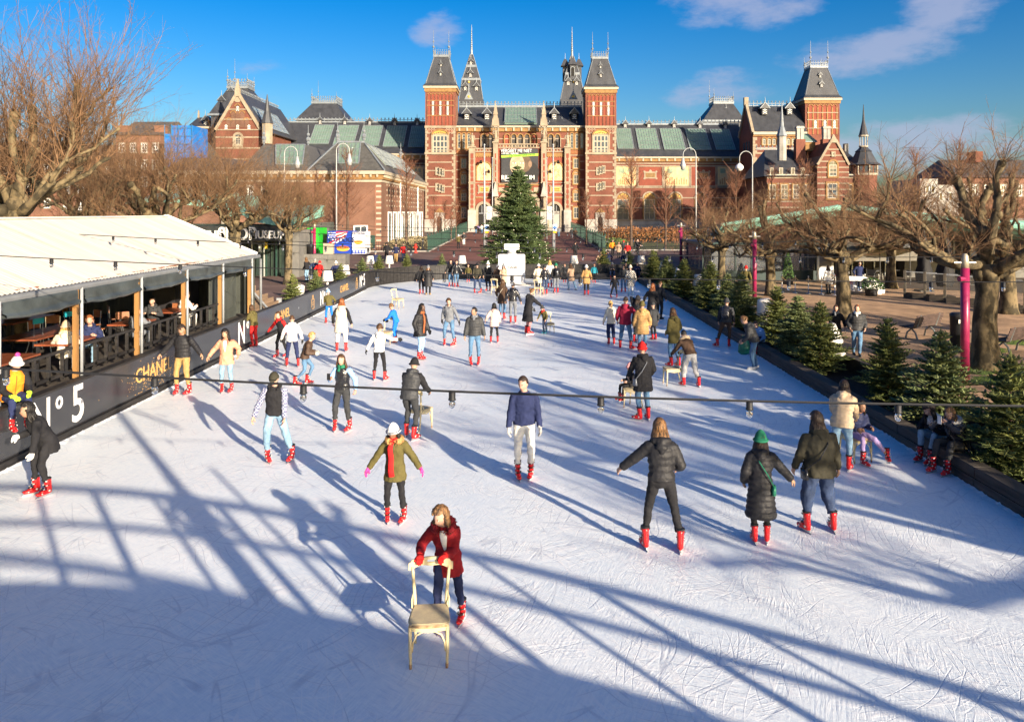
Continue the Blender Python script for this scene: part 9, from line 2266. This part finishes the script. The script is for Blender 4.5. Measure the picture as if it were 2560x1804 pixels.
for(px,y,lab,c)in((1372,55.45,'person in a dark jacket and grey beanie sitting on the far bench','charcoal'),(1402,55.45,'man in black sitting on the far bench','black'),(1428,55.3,'person in navy sitting at the right end of the far bench','navy')):
 P_(lab,(XA(px*1.11498,y),y,0),1.7,178,('jacket',c),'dkdenim','red',('short','dark'),('beanie','grey')if 'beanie' in lab else None,'pale',None,None,None,dict(pel=(0,.0,.52),fl=(-.12,.42,0,0),fr=(.12,.45,0,0),hl=(-.14,.4,.75),hr=(.14,.4,.75),lean=25),2)
 # --- people outside the rink
out=[(1346,58.8,1.72,190,('coat','tan'),'black',('short','dark'),None,'person in a tan coat with dark hair behind the far ledge'),(1355,62,1.70,20,('jacket','orange'),'black',None,('pompom','teal'),'person in an orange jacket and bobble hat behind the spruces'),(1364,60.5,1.74,30,('jacket','navy'),'black',('short','dark'),None,'man in navy behind the spruce right of the bicycle'),(1402,61,1.70,180,('jacket','navy'),'dkdenim',('short','dark'),None,'man in navy behind the last ledge spruce'),(1290,74,1.74,0,('jacket','black'),'black',('short','black'),None,'man in black walking towards the passage right of the big tree'),(1387,76,1.62,190,('coat','tan'),'black',('long','brown',.2),None,'woman in a tan coat on the street by the right fence'),(1398,78,1.66,180,('jacket','charcoal'),'black',None,('beanie','red'),'person in grey with red hat on the street by the right fence'),(1407,74,1.66,170,('jacket','red'),'black',('short','dark'),None,'person in a red and black jacket on the street'),(1432,80,1.70,120,('coat','black'),'black',('short','dark'),None,'pedestrian in black near the low lawn fence'),(1373,79,1.70,200,('jacket','orange'),'black',('short','dark'),None,'person in orange behind the tan coat on the street'),(1040,100,1.72,170,('jacket','charcoal'),'white',('short','dark'),None,'walker in a dark jacket and white trousers on the left of the passage'),(1028,92,1.72,10,('jacket','olive'),'black',None,('beanie','white'),'walker in olive with white hat on the left of the passage'),(1067,138,1.74,180,('jacket','black'),'denim',('short','dark'),None,'person at the left of the left entrance'),(1071,140,1.68,180,('jacket','lilac'),'black',('long','dark',.2),None,'person in lilac at the left entrance'),(1080,139,1.72,180,('jacket','white'),'denim',('short','dark'),None,'person in white at the left entrance'),(1091,137,1.72,180,('jacket','red'),'black',('short','dark'),None,'person in red beside the left flagpole'),(1253,125,1.72,180,('jacket','grey'),'denim',('short','dark'),None,'walker just right of the big tree on the passage'),(1282,118,1.74,180,('jacket','charcoal'),'grey',('short','dark'),None,'walker in grey by the right signpost'),(1290,116,1.72,175,('jacket','brown'),'black',('short','light'),None,'walker in brown by the right signpost'),(1308,122,1.74,180,('jacket','black'),'grey',('short','dark'),None,'walker in black along the right fence'),(867,72,1.74,180,('jacket','black'),'black',None,('beanie','black'),'walker in black, left of three on the street left'),(888,70,1.74,180,('jacket','navy'),'khaki',('short','dark'),None,'walker in navy, middle of three on the street left'),(905,70.5,1.74,180,('jacket','red'),'dkdenim',('short','dark'),None,'walker in a red jacket, right of three on the street left'),(688,52.5,1.66,60,('jacket','black'),'ltdenim',('long','light',.1),None,'woman in a black jacket and pale jeans beside the plane trunk'),(705,50.5,1.70,-20,('jacket','dkdenim','fabric',-.2),'black',('short','grey'),None,'man in a blue coat seen from behind near the lamps'),(716,49.8,1.60,-10,('coat','red'),'dkdenim',None,('beanie','red'),'child in a bright red hooded coat near the lamps'),(753,48.5,1.66,10,('jacket','navy'),'navy',('short','dark'),('beanie','white'),'person in navy with a white hat between two lamps'),(690,60.5,1.62,170,('jacket','grey'),'black',('long','dark',.2),None,'woman in grey passing the pavement board'),(842,59.5,1.70,20,('jacket','navy'),'black',None,('beanie','grey'),'person in navy half hidden by the corner spruce'),(1672,43.5,1.72,-30,('jacket','olive'),'charcoal',None,('beanie','red'),'man in olive with a red cap beside the second maroon pole'),(1858,44.5,1.66,10,('coat','white'),'black',('long','dark',.1),None,'woman in a white coat and black boots on the gravel'),(1926,46.5,1.78,190,('jacket','navy'),'black',('buzz','dark'),None,'man in a dark coat standing behind the white lettered bench'),]
for fx,D,h,yw,tp,pn,hr_,ht,lab in out:
 P_(lab,PZ(fx,D),h,yw,tp,pn,'shoe_boot' if 'boots' in lab else 'shoe_black',hr_,ht,'pale',None,None,None,dict(fl=(-.09,.12 if sum(map(ord,lab))%2 else .0,0,4),fr=(.09,-.10 if sum(map(ord,lab))%2 else .0,0,-4)),2,1.08,'hood' in lab,None,None,None,'woman' in lab)
P_('man in a grey jacket and jeans walking on the gravel with hands in his pockets',F(1921,797,.1),1.72,168,('jacket','charcoal','puffer',-.06),'denim','shoe_black',('short','red'),None,'pale',None,('white',False),None,dict(fl=(-.06,.16,0,0),fr=(.07,-.14,0,0),hl=(-.24,.12,.92),hr=(.24,.12,.92),head=(-20,0)),1,1.1,True)
P_('woman in sunglasses and a grey scarf behind the tilted lamp',F(1874,790,.1),1.64,160,('coat','black'),'black','shoe_black',('bun','brown'),None,'pale',None,('grey',False),None,dict(hr=(.1,.3,1.0),head=(0,-15)),1,1.0,False,None,None,None,True)
# --- people at the hut
P_('bearded man in an orange jacket and pink bobble hat sitting on the hoarding',(-9.80,15.0,0),1.80,-128,('jacket','orange'),'navy','red',('short','red'),('pompom','offwhite','hotpink'),'pale','lime',None,None,dict(pel=(0,-.05,1.22),fl=(-.14,.30,.62,0),fr=(.12,.34,.62,0),hl=(-.16,.34,1.30),hr=(.12,.34,1.28),lean=16,head=(4,-12)),0,1.06,False,None,('black',))
FZ=.95
seatp=dict(pel=(0,0,.52),fl=(-.12,.42,0,0),fr=(.12,.42,0,0),hl=(-.18,.42,.80),hr=(.18,.42,.80),lean=14)
for lab,xy,yw,tp,pn,hr_,ht,lod_ in(('person in a black vest sitting at the dark left hut table',(-11.5,14.4),170,('vest','black'),'black',('short','dark'),('cap','black'),2),('young man in a dark jacket at the hut rail facing a beige hat',(-10.9,19.7),200,('jacket','navy'),'ltdenim',('mop','red'),None,1),('woman in a beige hat and cream jacket leaning on the hut table',(-10.75,18.3),20,('jacket','cream'),'offwhite',('long','blond',.12),('beanie','beige'),1),('person with cap turned backwards sitting at the hut rail',(-10.65,21.4),-10,('jacket','grey'),'grey',('short','red'),('cap','charcoal'),1),('person in a white padded jacket sitting in the hut seen from behind',(-11.0,25.2),-30,('jacket','white'),'offwhite',('mop','brown'),None,1),('dark haired person facing the white padded jacket in the hut',(-11.3,23.9),190,('sweater','charcoal'),'black',('short','black'),None,2)):
 P_(lab,(xy[0],xy[1],FZ),1.70,yw,tp,pn,'shoe_black',hr_,ht,'pale',None,None,None,seatp,lod_,1.05,'jacket' in lab,None,('offwhite',)if 'vest' in lab else None,None,'woman' in lab)
P_('woman with a brown leather backpack and teal hat outside the hut door',(-10.95,30.4,.1+.55),1.66,10,('jacket','grey'),'grey','shoe_black',None,('beanie','teal'),'pale',None,None,('backpack','camel'),{},1,1.05,True,None,None,None,True)
P_('child in a pink patterned jacket next to the teal hat',(-11.35,30.1,.1+.55),1.30,30,('jacket','pink'),'charcoal','shoe_black',('long','brown',.1),None,'pale',None,None,None,{},1)
mb=MB();mb.box(-11.9,-9.9,29.9,31.6,.1,.645);hs_=tag(mb.build('door_step',M_PLANK),'timber step outside the hut door','step')
for k,(x,lab)in enumerate(((6.1,'onlooker raising both arms on the bridge'),(4.2,'onlooker in a dark coat on the bridge beside the photographer'))):
 P_(lab,(x,-.55,3.28-.022*(x-1)**2-.03),1.74,0,('jacket','charcoal'),'black','shoe_black',('short','dark'),None,'pale',None,None,None,dict(hl=(-.2,.3,1.5),hr=(.2,.3,1.5))if k==0 else{},2,1.05)
def bicycle(label,loc,rz,m,lean=0):
 b=thing('bicycle',label,'bicycle',loc,rz);b.rotation_euler=(R(lean),0,rz)
 for x in(-.53,.53):
  mb=MB();mb.tube([(x+.33*math.cos(2*PI*k/24),0,.35+.33*math.sin(2*PI*k/24))for k in range(25)],.018,6);w=mb.build('wheel',M_BLACK,b,True)
  mb=MB()
  for k in range(12):mb.bar((x,0,.35),(x+.32*math.cos(2*PI*k/12),0,.35+.32*math.sin(2*PI*k/12)),.006)
  mb.build('spokes',M_STEEL,w)
 mb=MB()
 for p,q in(((-.53,0,.35),(-.1,0,.30)),((-.53,0,.35),(-.2,0,.80)),((-.1,0,.30),(-.22,0,.92)),((-.1,0,.30),(.38,0,.78)),((-.2,0,.78),(.37,0,.86)),((.53,0,.35),(.36,0,.95))):mb.tube([p,q],.018,6)
 mb.build('frame',m,b);mb=MB();mb.tube([(.36,0,.95),(.33,0,1.05),(.30,.25,1.06),(.18,.3,1.03)],.014,6);mb.tube([(.33,0,1.05),(.30,-.25,1.06),(.18,-.3,1.03)],.014,6);mb.build('handlebar',M_STEEL,b)
 mb=MB();mb.tube([(-.36,0,.94),(-.22,0,.95),(-.10,0,.95)],[.08,.07,.03],8,ry=.03);mb.build('saddle',M_BLACK,b);mb=MB();mb.tube([(-.1,-.1,.30),(-.1,.1,.30)],.02,6);mb.tube([(-.02,-.12,.15),(-.1,-.09,.30)],.012,5);mb.tube([(-.18,.12,.45),(-.1,.09,.30)],.012,5);mb.build('crank',M_STEEL,b)
 return b
bicycle('white bicycle parked behind the far ledge beside a spruce',(XA(1490,59.5),59.5,GZ(59.5)),R(20),M_WHITEPAINT,0)
bicycle('black bicycle ridden along the street on the right',(XA(1598,79),79,GZ(79)),R(-5),M_BLACKMETAL)
P_('cyclist in a dark coat riding the black bicycle on the right of the street',(XA(1594,79),79,GZ(79)),1.74,-95,('coat','charcoal','fabric',-.15),'black','shoe_black',('short','dark'),None,'pale',None,None,None,dict(pel=(0,-.25,1.0),fl=(-.1,-.02,.2,0),fr=(.1,-.15,.42,0),hl=(-.25,.25,1.1),hr=(.25,.25,1.1),lean=18),2)
def prop(owner,name,mb,m,smooth=True):return mb.build(name,m,owner,smooth)
em_h=1.48/1.75
for o in COL.objects:
 if o.get('label','').startswith('woman in a black leather vest'):
  ph=thing('mobile_phone','black mobile phone held up by the woman in the green scarf','phone',tuple(WM[o.name]@Vector((.12,.46,1.27))),R(170));mb=MB();mb.box(-.037,.037,-.005,.005,-.07,.07);mb.build('case',M_BLACK,ph)
 if o.get('label','').startswith('woman in a black shearling'):
  ph=thing('mobile_phone','pale mobile phone in the hands of the woman sitting on the kerb','phone',tuple(WM[o.name]@Vector((.02,.44,.98))),R(118));mb=MB();mb.box(-.037,.037,-.005,.005,-.07,.07);mb.build('case',M_WHITE,ph)
 if o.get('label','').startswith('man in a cap with open plaid'):
  t=text('REVENGE',.075,cloth('white'),o,(-.01,.172,1.27),(R(86),0,R(180)),'shirt_print',.002,.002,1.0,1.0)
print('OBJECTS',len(COL.objects))
